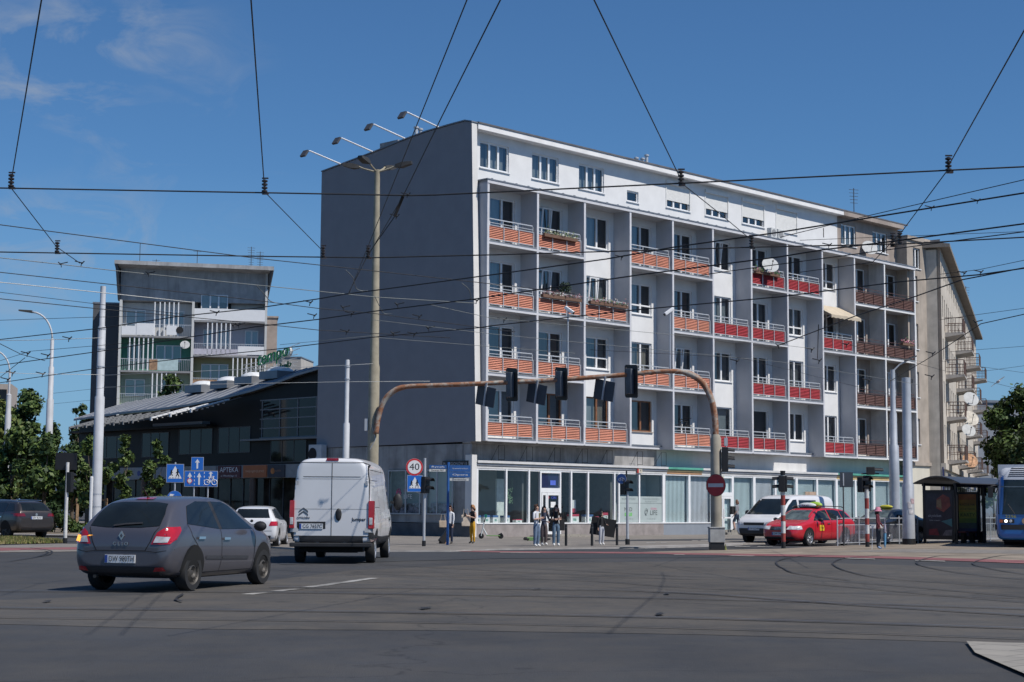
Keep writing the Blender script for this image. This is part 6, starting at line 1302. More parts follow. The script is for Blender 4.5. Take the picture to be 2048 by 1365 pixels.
def tilted(px, py, mb_fn, name, mats, th, tag_=None):
    q = gpt(px, py); o = empty(name, (0, 0, 0)); o.parent = gt; o.location = q; o.rotation_euler = (R(4), R(4), facing(th)); mb_fn(o); return o
def sig_back(o):
    m = MB(); w_, h, c = .36, .60, .06
    pts = [(-w_+c, -h), (w_-c, -h), (w_, -h+c), (w_, h-c), (w_-c, h), (-w_+c, h), (-w_, h-c), (-w_, -h+c)]
    m.prism([(x, .0, z) for x, z in pts], (0, .03, 0)); m.build('backboard', M_black, o)
    MB().box(-.16, .16, -.14, -.001, -.46, .46, 0).build('housing', mat('signal housing', (.10, .115, .135), .5, .15, 3), o, bevel=.02)
    MB().tube([(-.2, -.06, -.5), (-.2, -.06, .5)], .016, 4).tube([(-.2, -.06, -.44), (.1, -.16, -.44)], .016, 4).build('bracket', M_rust, o)
    MB().box(-.28, -.2, -.05, .03, -.1, .1).build('clamp', M_black, o)
for i, (x, y) in enumerate(((1020, 770), (1119, 768), (1259, 763))): tilted(x+3, y, sig_back, 'signal_head', None, 235)
def sgn_back(o):
    m = MB(); m.prism([(-.46, 0, -.36), (.46, 0, -.36), (.46, 0, .36), (-.46, 0, .36)], (0, .02, 0)); m.build('panel', M_sback, o); MB().box(-.03, .03, -.05, -.001, -.36, .50).build('bracket', M_galv, o)
for i, (x, y) in enumerate(((968, 793), (1070, 788), (1205, 781))): 
    o = tilted(x+3, y, sgn_back, 'sign_plate', None, 222); o.rotation_euler = (R(3), R(12), facing(222))
for x0, y0, y1 in ((1136, 752, 622), (1340, 745, 625)):
    a, b = gpt(x0, y0), gpt(x0, y1); MB().tube([a, b], .025, 6).build('camera_mast', M_galv, gt)
    o = empty('camera', (0, 0, 0)); o.parent = gt; o.location = b+Vector((0, 0, .06)); o.rotation_euler = (0, R(35), R(-25) if x0 < 1200 else R(200)); MB().box(-.14, .26, -.07, .07, -.06, .06).build('housing', M_pvc, o, bevel=.02); MB().lathe([(.05, 0), (.05, .03)], 10, 'X', (.26, 0, 0)).build('lens', M_black, o)
def disc_sign(name, pos, r, theta, label, cat='road sign', bars=None, face=None, parent=None):
    o = empty(name, pos, facing(theta), label, cat); 
    if parent: o.parent = parent
    return o
# no-entry sign on the gantry post
z_ = zat(1428, 971, 59.2); ne = empty('no_entry_sign', (gp_.x-.05, gp_.y-.30, z_), facing(217), 'round dark red no entry sign on the gantry post', 'road sign')
MB().lathe([(.40, 0), (.40, .02)], 32, 'Y', mi=0).lathe([(.385, -.003), (.385, 0)], 32, 'Y', mi=1).box(-.31, .31, -.006, -.003, -.065, .065, 2).build('disc', [M_sback, mat('no entry red', (.40, .025, .03), .5), mat('no entry bar', (.55, .55, .55), .5)], ne); MB().box(-.03, .03, .02, .16, -.1, .1).build('bracket', M_galv, ne)
def signal(name, pos, theta, n, label, group=None, back=False, sc=1.0, heads=None, cat='traffic light', parent=None):
    o = empty(name, pos, facing(theta), label, cat, group)
    if parent: o.parent = parent
    h = .30*n; MB().box(-.15, .15, -.0, .22, 0, h).build('housing', M_black, o, bevel=.02)
    for k in range(n):
        z = .15+.30*k; a = MB()
        for q in range(9):
            t0, t1 = math.pi*(q/9-.0)+0, math.pi*((q+1)/9); r_ = .115
            a.hexa([(r_*math.cos(t0), -.24, z+r_*math.sin(t0)-.02), (r_*math.cos(t1), -.24, z+r_*math.sin(t1)-.02), (r_*math.cos(t1), 0, z+r_*math.sin(t1)), (r_*math.cos(t0), 0, z+r_*math.sin(t0)), (r_*1.08*math.cos(t0), -.24, z+r_*1.08*math.sin(t0)-.02), (r_*1.08*math.cos(t1), -.24, z+r_*1.08*math.sin(t1)-.02), (r_*1.08*math.cos(t1), 0, z+r_*1.08*math.sin(t1)), (r_*1.08*math.cos(t0), 0, z+r_*1.08*math.sin(t0))])
        a.build('visor', M_black, o); MB().lathe([(.1, -.01), (.1, 0)], 16, 'Y', (0, 0, z)).build('lens', mat('dark lens', (.03, .03, .03), .2, .3, 9), o)
    o.scale = (sc, sc, sc); return o
signal('traffic_light', (gp_.x+.42, gp_.y-.1, zat(1450, 944, 59.4)), 95, 3, 'three-lens traffic light on the right of the gantry post').scale = (1, 1, .98)
MB().box(gp_.x+.1, gp_.x+.4, gp_.y-.03, gp_.y+.03, zat(1450, 930, 59.4), zat(1450, 927, 59.4)).box(gp_.x+.3, gp_.x+.42, gp_.y-.06, gp_.y+.06, zat(1450, 892, 59.4), zat(1450, 876, 59.4)).build('bracket', M_galv, None)
for o in [x for x in COL.objects if x.name.startswith('bracket') and x.parent is None]:
    o.parent = gt; o.location = (-gp_.x, -gp_.y, 0)
# red and white signal posts
def rw_post(px, py, top, bands, label, heads):
    p = gnd(px, py); Y = p.y; o = empty('signal_post', p, 0, label, 'signal post')
    m = MB(); zz = [max(0, zat(px, b, Y)) for b in bands]
    for i in range(len(zz)-1): m.lathe([(.085, zz[i]), (.085, zz[i+1])], 14, mi=[0, 1, 2][0 if i == 0 else (1 if i % 2 else 2)])
    m.build('post', [M_black, mat('post red', (.30, .05, .04), .6, .25, 5), mat('post white', (.62, .61, .59), .6, .15, 5)], o, smooth=40)
    return o, p, Y
o1, p1, Y1 = rw_post(1567, 1098, 950, [1098, 1084, 1067, 1043, 1031, 1011, 991, 950], 'red and white banded signal post in front of the white delivery van', 0)
for dx, th in ((-.16, 280), (.16, 100)):
    s_ = signal('signal_head', (dx, .0, zat(1567, 984, Y1)), th, 2, None, cat=None, parent=o1)
MB().lathe([(.09, zat(1567, 951, Y1)), (.1, zat(1567, 942, Y1))], 12).build('cap', M_black, o1)
o2, p2, Y2 = rw_post(1735, 1095, 980, [1095, 1084, 1068, 1050, 1037, 1018, 997, 978], 'red and white banded signal post beside the woman in the pink hat', 0)
signal('signal_head', (-.12, 0, zat(1735, 985, Y2)), 120, 2, None, cat=None, parent=o2); signal('signal_head', (.08, .05, zat(1735, 983, Y2)), 165, 2, None, cat=None, parent=o2).scale = (.9, .9, 1.05)
q = signal('signal_head', (.32, 0, zat(1735, 950, Y2)), 95, 1, None, cat=None, parent=o2); q.scale = (1.1, 1.4, 1.05); MB().tube([(-.2, 0, zat(1735, 948, Y2)), (.5, 0, zat(1735, 948, Y2))], .03, 6).build('bracket', M_black, o2)
# blank board on thin post
p = gnd(1688, 1093); Y = p.y; o = empty('sign_board', p, 0, 'dark rectangular sign board seen from behind on a thin post by the railing', 'sign board')
MB().lathe([(.035, 0), (.035, zat(1688, 945, Y))], 8).build('post', M_steel, o); MB().box(-.14, .40, -.03, .0, zat(1688, 975, Y), zat(1688, 945, Y), 0).box(-.02, .03, -.05, -.03, zat(1688, 972, Y), zat(1688, 947, Y), 1).build('board', [M_sback, M_galv], o)
# railings
def railing(pxs, label, hgt=1.12, n_bar=9, posts=True, name='railing'):
    A_, B_ = gnd(*pxs[0]), gnd(*pxs[1]); d = (B_-A_); L = d.length; ang = math.atan2(d.y, d.x); o = empty(name, A_, ang, label, 'railing')
    np_ = max(2, round(L/2.0)+1)
    for k in range(np_): x = L*k/(np_-1); MB().lathe([(.03, 0), (.03, hgt+.1)], 8, c=(x, 0, 0)).build('post', M_galv, o)
    MB().tube([(0, 0, hgt), (L, 0, hgt)], .024, 6).build('top_rail', M_galv, o); m = MB(); m.tube([(0, 0, hgt*.76), (L, 0, hgt*.76)], .018, 5); m.tube([(0, 0, .12), (L, 0, .12)], .018, 5)
    k = 0
    while k*.14 < L: m.box(k*.14-.011, k*.14+.011, -.008, .008, .12, hgt*.76); k += 1
    m.build('infill', M_galv, o); return o
railing(((1675, 1093), (1836, 1087)), 'grey steel railing between the road and the tram island, in front of the dark taxi')
railing(((1938, 1083), (2140, 1080)), 'grey steel railing between tram shelter and tram')
# tall poles on the right
p = gnd(1818, 1090); Y = p.y; o = empty('tram_wire_pole', p, 0, 'thick grey stepped pole with torn stickers beside the tram shelter', 'pole')
za, zb = zat(1818, 970, Y), zat(1818, 756, Y)
MB().lathe([(.265, .26), (.255, za), (.205, za+.08), (.19, zb), (.02, zb+.02)], 18).build('shaft', M_galv, o, smooth=40); MB().lathe([(.285, 0), (.28, .26)], 18).build('base', M_black, o, smooth=40)
st_ = MB()
for a0, z0, h, c in ((-1.9, 1.55, .3, 0), (-1.4, 1.75, .22, 1), (-1.7, 1.3, .2, 0)):
    for k in range(3): b0, b1 = a0+k*.25, a0+(k+1)*.25; r_ = .268; st_.poly([(r_*math.cos(b0), r_*math.sin(b0), z0), (r_*math.cos(b1), r_*math.sin(b1), z0), (r_*math.cos(b1), r_*math.sin(b1), z0+h), (r_*math.cos(b0), r_*math.sin(b0), z0+h)], c)
st_.build('sticker', [mat('torn paper', (.6, .58, .58), .8, .3, 8), mat('pink paper', (.55, .4, .42), .8, .3, 8)], o)
MB().box(.1, .3, -.03, .03, zb-.25, zb-.05).build('wire_clamp', M_steel, o)
p = at(1788, 84); Y = 84; o = empty('street_lamp', p, 0, 'grey stepped lamp pole with one dark head behind the dark taxi', 'street lamp')
za, zb, zc_ = zat(1788, 893, Y), zat(1788, 828, Y), zat(1786, 740, Y)
MB().lathe([(.27, 0), (.26, za-1.6), (.25, za), (.19, za+.1), (.18, zb), (.14, zb+.1), (.12, zc_)], 16).build('pole', M_galv, o, smooth=40)
MB().tube([(0, 0, zc_-.1), (.35, 0, zc_+.25), (.8, -.1, zc_+.5)], .04, 6).build('lamp_arm', M_galv, o); MB().hexa([(.6, -.2, zc_+.42), (1.2, -.22, zc_+.66), (1.2, .02, zc_+.66), (.6, 0, zc_+.42), (.6, -.2, zc_+.52), (1.2, -.2, zc_+.74), (1.2, .0, zc_+.74), (.6, 0, zc_+.52)]).build('lamp_head', M_steel, o)
# ---- tram shelter
AS = R(40); sp_o = Vector((18.35, 73.6, .02)); sh = empty('tram_shelter', sp_o, math.pi/2-AS, 'dark arched tram shelter with illuminated advert wall and bench', 'shelter')
LS, WS, HS = 8.6, 1.5, 2.55
for x in (0, 2.9, 5.7, 8.4):
    for y in (0, -WS): MB().box(x-.05, x+.05, y-.05, y+.05, 0, HS).build('post', M_black, sh)
rf = MB(); n = 8
for k in range(n):
    y0, y1 = .35-(WS+.75)*k/n, .35-(WS+.75)*(k+1)/n; z0, z1 = HS+.1+.32*math.sin(math.pi*k/n), HS+.1+.32*math.sin(math.pi*(k+1)/n)
    rf.hexa([(-.4, y0, z0-.04), (LS+.4, y0, z0-.04), (LS+.4, y1, z1-.04), (-.4, y1, z1-.04), (-.4, y0, z0), (LS+.4, y0, z0), (LS+.4, y1, z1), (-.4, y1, z1)])
rf.build('roof', mat('shelter roof', (.055, .055, .058), .35, .15, 1), sh); MB().box(-.1, LS, -.06, .06, HS-.02, HS+.1).box(-.1, LS, -WS-.06, -WS+.06, HS-.02, HS+.1).box(-.06, .06, -WS, 0, HS-.3, HS-.2).build('beam', M_black, sh)
# advert case closing the near end, facing back along the street
ad = empty('advert_case', (-.02, -WS/2, 0), R(-90)); ad.parent = sh
MB().box(-.72, .72, -.08, .10, .18, 2.32).build('case', M_black, ad)
a = MB(); a.box(-.62, .62, -.095, -.081, .32, 2.2, 0)
a.prism([(-.12, -.10, 1.55), (.22, -.10, 1.38), (.55, -.10, 1.65), (.5, -.10, 2.02), (.2, -.10, 2.16), (-.1, -.10, 1.95)], (0, -.004, 0), 1); a.prism([(-.1, -.106, 1.62), (.14, -.106, 1.5), (.1, -.106, 1.98), (-.1, -.106, 1.9)], (0, -.003, 0), 6); a.prism([(.1, -.10, .98), (.6, -.10, 1.1), (.6, -.10, .74)], (0, -.004, 0), 2); a.prism([(-.5, -.10, .38), (.0, -.10, .36), (-.1, -.10, .66), (-.48, -.10, .62)], (0, -.004, 0), 3); a.prism([(.15, -.10, .36), (.58, -.10, .36), (.6, -.10, .62), (.3, -.10, .6)], (0, -.004, 0), 4)
text_mb(a, 'skyticket', .16, (-.2, -.1, 1.22), (1, 0, 0), (0, 0, 1), 5, lift=.004, width=.62); text_mb(a, 'bilet miejski', .07, (-.2, -.1, 1.02), (1, 0, 0), (0, 0, 1), 5, lift=.004, width=.5)
a.build('poster', [mat('poster dark', (.018, .018, .026), .4, .5, 3), mat('poster red', (.20, .045, .03), .5, .3, 4), mat('poster teal', (.06, .17, .18), .5, .2, 4), mat('poster wine', (.14, .015, .02), .5, .4, 5), mat('poster grey', (.12, .11, .12), .5, .4, 5), mat('poster letters', (.35, .36, .38), .5), mat('poster sand', (.25, .16, .08), .5, .3, 5)], ad)
a2 = empty('advert_case', (3.3, -.55, 0), R(-90)); a2.parent = sh
MB().box(-.5, .5, -.06, .06, .12, 2.3).build('case', M_black, a2); pm = MB()
gr_ = [(2.2, 1.95, (.42, .13, .03)), (1.95, 1.7, (.42, .2, .03)), (1.7, 1.4, (.42, .30, .04)), (1.4, 1.1, (.36, .34, .05)), (1.1, .9, (.20, .26, .05)), (.9, .65, (.10, .12, .10)), (.65, .3, (.06, .06, .12))]
for i, (z1, z0, c) in enumerate(gr_): pm.box(-.42, .42, -.068, -.061, z0, z1, i)
for i, (t_, z, s_) in enumerate((('KAŻDE MA', 1.72, .15), ('SWOJE MIASTO', 1.52, .15), ('KARTY', 1.25, .26))): text_mb(pm, t_, s_, (0, -.068, z), (1, 0, 0), (0, 0, 1), 7, lift=.005, width=.7)
pm.build('poster', [mat('poster band %d' % i, c, .5, .15, 4) for i, (_, _, c) in enumerate(gr_)]+[mat('poster dark letters', (.03, .05, .03), .6)], a2)
MB().box(2.0, 4.2, -1.0, -.62, .46, .52).build('bench_seat', mat('bench red', (.20, .05, .05), .6), sh)
for x in (2.2, 3.1, 4.0): MB().box(x-.12, x+.12, -.9, -.72, 0, .46).build('bench_leg', M_black, sh)
MB().poly([(0.1, .0, .3), (LS-.2, 0, .3), (LS-.2, 0, 2.3), (.1, 0, 2.3)]).build('back_glass', G_shop, sh)
o = empty('solar_lamp', gnd(1967, 1085), 0, 'thin post with a tilted white solar panel at the far end of the shelter', 'solar post'); Y = o.location.y
MB().lathe([(.04, 0), (.04, zat(1967, 965, Y))], 8).build('post', M_black, o); MB().hexa([(-.15, -.3, zat(1967, 968, Y)), (.6, -.3, zat(1967, 958, Y)), (.6, .1, zat(1967, 958, Y)), (-.15, .1, zat(1967, 968, Y)), (-.15, -.3, zat(1967, 966, Y)), (.6, -.3, zat(1967, 956, Y)), (.6, .1, zat(1967, 956, Y)), (-.15, .1, zat(1967, 966, Y))]).build('panel', M_pvc, o); MB().box(-.1, .15, -.12, .1, zat(1967, 992, Y), zat(1967, 975, Y)).build('display', M_black, o)
# ---- left poles
def stepped(px, Y, secs, label, m=M_galvw, cat='pole', top=None, name='tram_wire_pole'):
    o = empty(name, at(px, Y), 0, label, cat); pr = []
    for i, (py, r_) in enumerate(secs):
        z = 0 if i == 0 else zat(px, py, Y)
        if i and r_ < pr[-1][0]-.01: pr.append((pr[-1][0], z)); pr.append((r_, z+.07))
        else: pr.append((r_, z))
    MB().lathe(pr, 18).build('shaft', m, o, smooth=40); return o
o = stepped(199, 66, [(1085, .195), (795, .155), (655, .115), (573, .11)], 'tall silver stepped pole behind the grey hatchback')
cw = MB()
for py in (660, 700, 735, 990, 1015): z = zat(199, py, 66); cw.lathe([(.2 if py > 800 else .165, z), (.2 if py > 800 else .165, z+.05)], 14)
cw.build('collar', M_galv, o); MB().box(-.24, -.12, -.2, -.02, .6, 2.6).build('sleeve', M_pvc, o, bevel=.04)
o = stepped(694, 75, [(1070, .15), (848, .10), (723, .085)], 'slimmer silver stepped pole behind the white panel van')
cw = MB()
for py in (735, 760): z = zat(694, py, 75); cw.lathe([(.125, z), (.125, z+.06)], 12)
cw.build('collar', M_galv, o)
def arm_lamp(px, Y, secs, head, label, m=M_galvw, dx=-1):
    o = stepped(px, Y, secs, label, m, 'street lamp', name='street_lamp'); zt = zat(px, secs[-1][1-1], Y)
    hp = atY(head[0], head[1], Y)-o.location; pts = []
    for k in range(9):
        t = k/8*math.pi/2; pts.append((hp.x*.85*(1-math.cos(t)), 0, zt-.02+(hp.z-zt)*math.sin(t)))
    MB().tube(pts, .05, 6).build('lamp_arm', m, o, smooth=180)
    e = pts[-1]; s = -1 if hp.x < 0 else 1
    MB().hexa([(e[0], -.12, e[2]-.05), (e[0]+s*.75, -.14, e[2]+.06), (e[0]+s*.75, .14, e[2]+.06), (e[0], .12, e[2]-.05), (e[0], -.1, e[2]+.1), (e[0]+s*.75, -.1, e[2]+.14), (e[0]+s*.75, .1, e[2]+.14), (e[0], .1, e[2]+.1)]).build('lamp_head', mat('lamp dark', (.035, .033, .03), .6, .2), o, bevel=.02)
    return o
o = arm_lamp(100, 92, [(1058, .20), (985, .195), (800, .15), (735, .10), (680, .06)], (57, 624), 'grey street lamp with curved arm above the brown-grey car')
MB().lathe([(.203, 0), (.199, zat(100, 975, 92))], 16).build('base_sleeve', mat('dirty sleeve', (.22, .19, .15), .9, .2), o, smooth=40)
arm_lamp(17, 105, [(1050, .19), (830, .16), (790, .07), (745, .06)], (-22, 700), 'street lamp nearest the left edge, its head outside the frame')
arm_lamp(28, 140, [(1046, .1), (860, .07)], (0, 826), 'thin far street lamp behind the left trees')
for px, hx, hy in ((119, 80, 880), (132, 95, 893), (141, 105, 900)): arm_lamp(px, 150, [(1040, .1), (910, .07)], (hx, hy), ['pale curved lamp arm highest of three behind the left trees', 'pale curved lamp arm, middle of three behind the left trees', 'pale curved lamp arm lowest of three behind the left trees'][(119, 132, 141).index(px)])
p = gnd(130, 1088); Y = p.y; o = empty('signal_post', p, 0, 'white signal post with black base at the left, dark board behind', 'signal post')
MB().lathe([(.07, .2), (.065, zat(130, 925, Y))], 12).build('post', mat('post white', (.62, .61, .59), .6, .15, 5), o, smooth=40); MB().lathe([(.085, 0), (.085, .22)], 12).build('base', M_black, o); signal('signal_head', (.12, .1, zat(133, 985, Y)), 20, 3, None, cat=None, parent=o).scale = (.9, .9, .85)
MB().box(-.5, .32, .1, .14, zat(130, 940, Y), zat(130, 906, Y)).build('board', M_black, o)
# ---- traffic signs
def figure(m, x, z, s, mi, y=-.012):
    m.lathe([(.05*s, -.002), (.05*s, 0)], 10, 'Y', (x, y, z+.30*s), mi)
    for a, b, w_ in (((0, .25), (0, .08), .045), ((0, .08), (-.09, -.12), .03), ((0, .08), (.09, -.12), .03), ((0, .22), (-.10, .08), .022), ((0, .22), (.10, .12), .022)):
        d = Vector((b[0]-a[0], 0, b[1]-a[1])).normalized(); n_ = Vector((-d.z, 0, d.x))*w_*s; A_ = Vector((x+a[0]*s, y, z+a[1]*s)); B_ = Vector((x+b[0]*s, y, z+b[1]*s)); m.poly([A_-n_, B_-n_, B_+n_, A_+n_], mi)
def crossing(parent, z, s=.62):
    m = MB(); h = s/2; m.box(-h, h, 0, .02, z-h*1.08, z+h*1.08, 0); m.box(-h+.015, h-.015, -.003, 0, z-h*1.08+.015, z+h*1.08-.015, 1)
    m.poly([(-h*.78, -.006, z-h*.62), (h*.78, -.006, z-h*.62), (0, -.006, z+h*.86)], 2); figure(m, .09*s/.62, z-.08*s, s*.95, 3, -.009); figure(m, -.13*s/.62, z-.06*s, s*.75, 3, -.009)
    for k in range(4): m.box(-.2+k*.1, -.15+k*.1, -.010, -.008, z-h*.55, z-h*.5, 3)
    return m.build('crossing_sign', [M_galv, M_sblue, M_swhite, M_sblack], parent)
def arrow(m, x, z, w_, h, mi, y=-.006):
    m.poly([(x-w_*.35, y, z-h/2), (x+w_*.35, y, z-h/2), (x+w_*.35, y, z+h*.12), (x-w_*.35, y, z+h*.12)], mi); m.poly([(x-w_, y, z+h*.12), (x+w_, y, z+h*.12), (x, y, z+h/2)], mi)
o = empty('crossing_sign_post', at(354, 60), facing(174), 'blue crossing sign with round blue arrow sign below, behind the grey hatchback', 'road sign'); Y = 60
MB().lathe([(.03, 0), (.03, zat(354, 925, Y))], 8, c=(0, .04, 0)).build('post', M_galv, o); crossing(o, zat(354, 947, Y))
m = MB(); z = zat(354, 997, Y); m.lathe([(.27, 0), (.27, .015)], 24, 'Y', (0, 0, z), 0); m.lathe([(.265, -.004), (.265, 0)], 24, 'Y', (0, 0, z), 1); m.poly([(-.14, -.008, z+.02), (.06, -.008, z-.12), (.12, -.008, z-.06), (-.06, -.008, z+.10)], 2); m.poly([(-.16, -.008, z+.16), (-.2, -.008, z-.02), (-.0, -.008, z+.14)], 2); m.build('arrow_sign', [M_galv, M_sblue, M_swhite], o)
o = empty('lane_sign', at(406, 62), facing(178), 'blue lane direction board with bicycle symbol, square arrow sign on top', 'road sign'); Y = 62
for x in (-.26, .26): MB().lathe([(.025, 0), (.025, zat(406, 942, Y))], 8, c=(x, .05, 0)).build('post', M_galv, o)
m = MB(); z0, z1 = zat(406, 974, Y), zat(406, 942, Y); m.box(-.62, .62, 0, .03, z0, z1, 0); m.box(-.60, .60, -.004, 0, z0+.02, z1-.02, 1); zc = (z0+z1)/2
arrow(m, -.42, zc+.02, .085, .44, 2, -.008); arrow(m, -.07, zc+.0, .085, .46, 2, -.008); arrow(m, .36, zc+.17, .085, .2, 2, -.008)
m.lathe([(.10, -.012), (.10, -.009)], 18, 'Y', (-.42, 0, zc-.08), 3); m.lathe([(.075, -.015), (.075, -.012)], 18, 'Y', (-.42, 0, zc-.08), 2)
for x in (-.245, .12):
    for k in range(4): m.box(x-.012, x+.012, -.009, -.006, z0+.06+k*.14, z0+.13+k*.14, 2)
for x in (.22, .5): m.tube([(x+.1*math.cos(t*.45), -.01, zc-.13+.1*math.sin(t*.45)) for t in range(15)], .012, 4, 2)
for a, b in (((.22, -.13), (.32, .03)), ((.32, .03), (.46, .03)), ((.46, .03), (.36, -.13)), ((.36, -.13), (.22, -.13)), ((.36, -.13), (.30, .05)), ((.5, -.13), (.45, .08)), ((.27, .06), (.34, .06)), ((.42, .09), (.5, .08))): m.tube([(a[0], -.01, zc+a[1]), (b[0], -.01, zc+b[1])], .011, 4, 2)
m.build('lane_board', [M_galv, M_sblue, M_swhite, M_sred], o)
m = MB(); z = zat(398, 928, Y); m.box(-.38, .08, 0, .02, z-.25, z+.25, 0); m.box(-.365, .065, -.004, 0, z-.235, z+.235, 1); arrow(m, -.15, z, .09, .36, 2, -.008); m.build('arrow_sign', [M_galv, M_sblue, M_swhite], o)
p = gnd(848, 1093, .06); Y = p.y; o = empty('speed_limit_post', p, facing(172), 'signpost with round 40 limit sign above a blue crossing sign', 'road sign')
MB().lathe([(.05, .18), (.05, zat(848, 920, Y))], 10, c=(0, .06, 0)).build('post', M_galv, o, smooth=40); MB().lathe([(.07, 0), (.07, .2)], 10, c=(0, .06, 0)).build('base', M_black, o)
m = MB(); z = zat(829, 938, Y); m.lathe([(.315, 0), (.315, .02)], 28, 'Y', (-.38, 0, z), 0); m.lathe([(.31, -.004), (.31, 0)], 28, 'Y', (-.38, 0, z), 1); m.lathe([(.245, -.008), (.245, -.004)], 28, 'Y', (-.38, 0, z), 2); text_mb(m, '40', .38, (-.38, -.008, z), (1, 0, 0), (0, 0, 1), 3, lift=.003, width=.36, height=.24); m.build('speed_sign', [M_galv, M_sred, M_swhite, M_sblack], o)
cs = crossing(o, zat(830, 971, Y), .56); cs.location.x = -.36; MB().tube([(-.36, .05, zat(848, 985, Y)), (-.2, .06, zat(848, 990, Y)), (0, .06, zat(848, 988, Y))], .025, 6).build('bracket', M_galv, o)
signal('traffic_light', p+Vector((.1, .0, zat(848, 987, Y)-.06)), 125, 2, 'small two-lens light on the 40 limit signpost')
# blue finger post
p = gnd(895, 1090, .06); Y = p.y; o = empty('finger_post', p, facing(176), 'blue finger post with blue and white direction blades at the corner', 'direction sign')
MB().lathe([(.05, 0), (.05, zat(895, 928, Y))], 10).build('post', mat('post blue', (.02, .10, .32), .5, .15, 4), o, smooth=40)
for x0, x1, ya, yb, c, t_ in ((-.72, -.06, 934, 941, 0, 'Rynek'), (-.72, -.1, 942, 947, 1, 'Dworzec PKP'), (.06, .84, 934, 947, 0, 'Narodowe Forum Muzyki'), (.06, .84, 948, 958, 0, 'Opera'), (.06, .78, 960, 965, 1, 'Świdnicka')):
    m = MB(); z0, z1 = zat(895, yb, Y), zat(895, ya, Y); m.box(x0, x1, -.02, .02, z0, z1, 0); text_mb(m, t_, .09, ((x0+x1)/2, -.021, (z0+z1)/2), (1, 0, 0), (0, 0, 1), 1, lift=.003, width=abs(x1-x0)*.75); m.build('blade', [mat('blade blue', (.025, .10, .30), .5) if c == 0 else mat('blade white', (.6, .6, .58), .5), M_swhite if c == 0 else M_sblack], o)
# bollards
proto = None
for px, py, lb in ((1132, 1092, 'black bollard beside the woman with folded arms'), (1184, 1092, 'black bollard just left of the woman with the portfolio'), (1234, 1091, 'black bollard beside the cycle sign signal post')):
    p = gnd(px, py, .06)
    if proto is None:
        proto = empty('bollard', p, 0, lb, 'bollard', 'bollards at the kerb'); MB().lathe([(.05, 0), (.05, .74), (.045, .8), (.02, .82)], 12).build('post', M_black, proto, smooth=40); MB().lathe([(.052, .66), (.052, .7)], 12).build('band', mat('bollard band', (.06, .06, .065), .4), proto)
    else: c = copy_tree(proto); c.location = p; c['label'] = lb
p = gnd(1255, 1090, .06); Y = p.y; o = empty('signal_post', p, 0, 'grey signal post with round blue cycle sign, right of the bollards', 'signal post')
MB().lathe([(.055, .2), (.05, zat(1255, 985, Y))], 10).build('post', M_galv, o, smooth=40); MB().lathe([(.09, 0), (.09, .22)], 10).build('base', M_black, o); signal('signal_head', (-.03, 0, zat(1255, 990, Y)-.06), 135, 2, None, cat=None, parent=o)
m = MB(); z = zat(1242, 958, Y)-.06; c = o; q = empty('cycle_sign', (-.24, -.05, z), facing(195)); q.parent = o; m.lathe([(.2, 0), (.2, .015)], 24, 'Y', mi=0); m.lathe([(.19, -.004), (.19, 0)], 24, 'Y', mi=1)
for x in (-.07, .07): m.tube([(x+.045*math.cos(t*.45), -.008, -.03+.045*math.sin(t*.45)) for t in range(15)], .007, 4, 2)
m.tube([(-.07, -.008, -.03), (-.02, -.008, .05), (.05, -.008, .05), (.07, -.008, -.03)], .007, 4, 2); m.build('disc', [M_galv, mat('cycle blue', (.015, .06, .22), .5), mat('cycle white', (.3, .33, .4), .5)], q); MB().lathe([(.03, 0), (.03, .5)], 8, c=(-.03, .1, zat(1255, 968, Y)-.06)).build('bracket', M_black, o)
# e-scooters
def scooter(p, rz, label, lying=False):
    o = empty('e_scooter', p, rz, label, 'e-scooter', 'rental scooters'); 
    for x, nm in ((-.47, 'front_wheel'), (.47, 'rear_wheel')): m = MB(); m.lathe([(.12, -.03), (.13, -.015), (.13, .015), (.12, .03)], 18, 'Y', (x, 0, .13)); m.lathe([(.05, -.04), (.05, .04)], 10, 'Y', (x, 0, .13)); m.build(nm, M_tyre, o, smooth=40)
    MB().tube([(-.47, 0, .2), (-.40, 0, .45), (-.33, 0, .78)], .035, 8).tube([(-.47, -.06, .13), (-.45, -.05, .27), (-.40, 0, .42)], .02, 6).tube([(-.38, 0, .5), (-.2, 0, .18)], .035, 8).build('stem', mat('scooter white', (.58, .60, .58), .4), o, smooth=60)
    MB().tube([(-.33, 0, .78), (-.27, 0, 1.05)], .028, 8).build('column', M_black, o); MB().tube([(-.27, -.22, 1.12), (-.26, 0, 1.12), (-.27, .22, 1.12)], .022, 6).box(-.31, -.2, -.06, .06, 1.0, 1.16).build('handlebar', mat('scooter green', (.02, .22, .15), .4), o)
    MB().box(-.22, .44, -.08, .08, .12, .17).build('deck', mat('deck green', (.18, .32, .12), .5), o, bevel=.02); MB().hexa([(.34, -.06, .17), (.56, -.06, .2), (.56, .06, .2), (.34, .06, .17), (.34, -.06, .2), (.5, -.06, .29), (.5, .06, .29), (.34, .06, .2)]).build('mudguard', M_black, o)
    return o
sc1 = scooter(gnd(982, 1078, .06), R(-3), 'white and green rental e-scooter standing by the shop plinth'); sc1.scale = (.95, .95, .95)
sc2 = scooter(gnd(1075, 1082, .06), R(8), 'green rental e-scooter lying on the paving behind the women'); sc2.rotation_euler = (R(84), 0, R(190)); sc2.location.z = .12
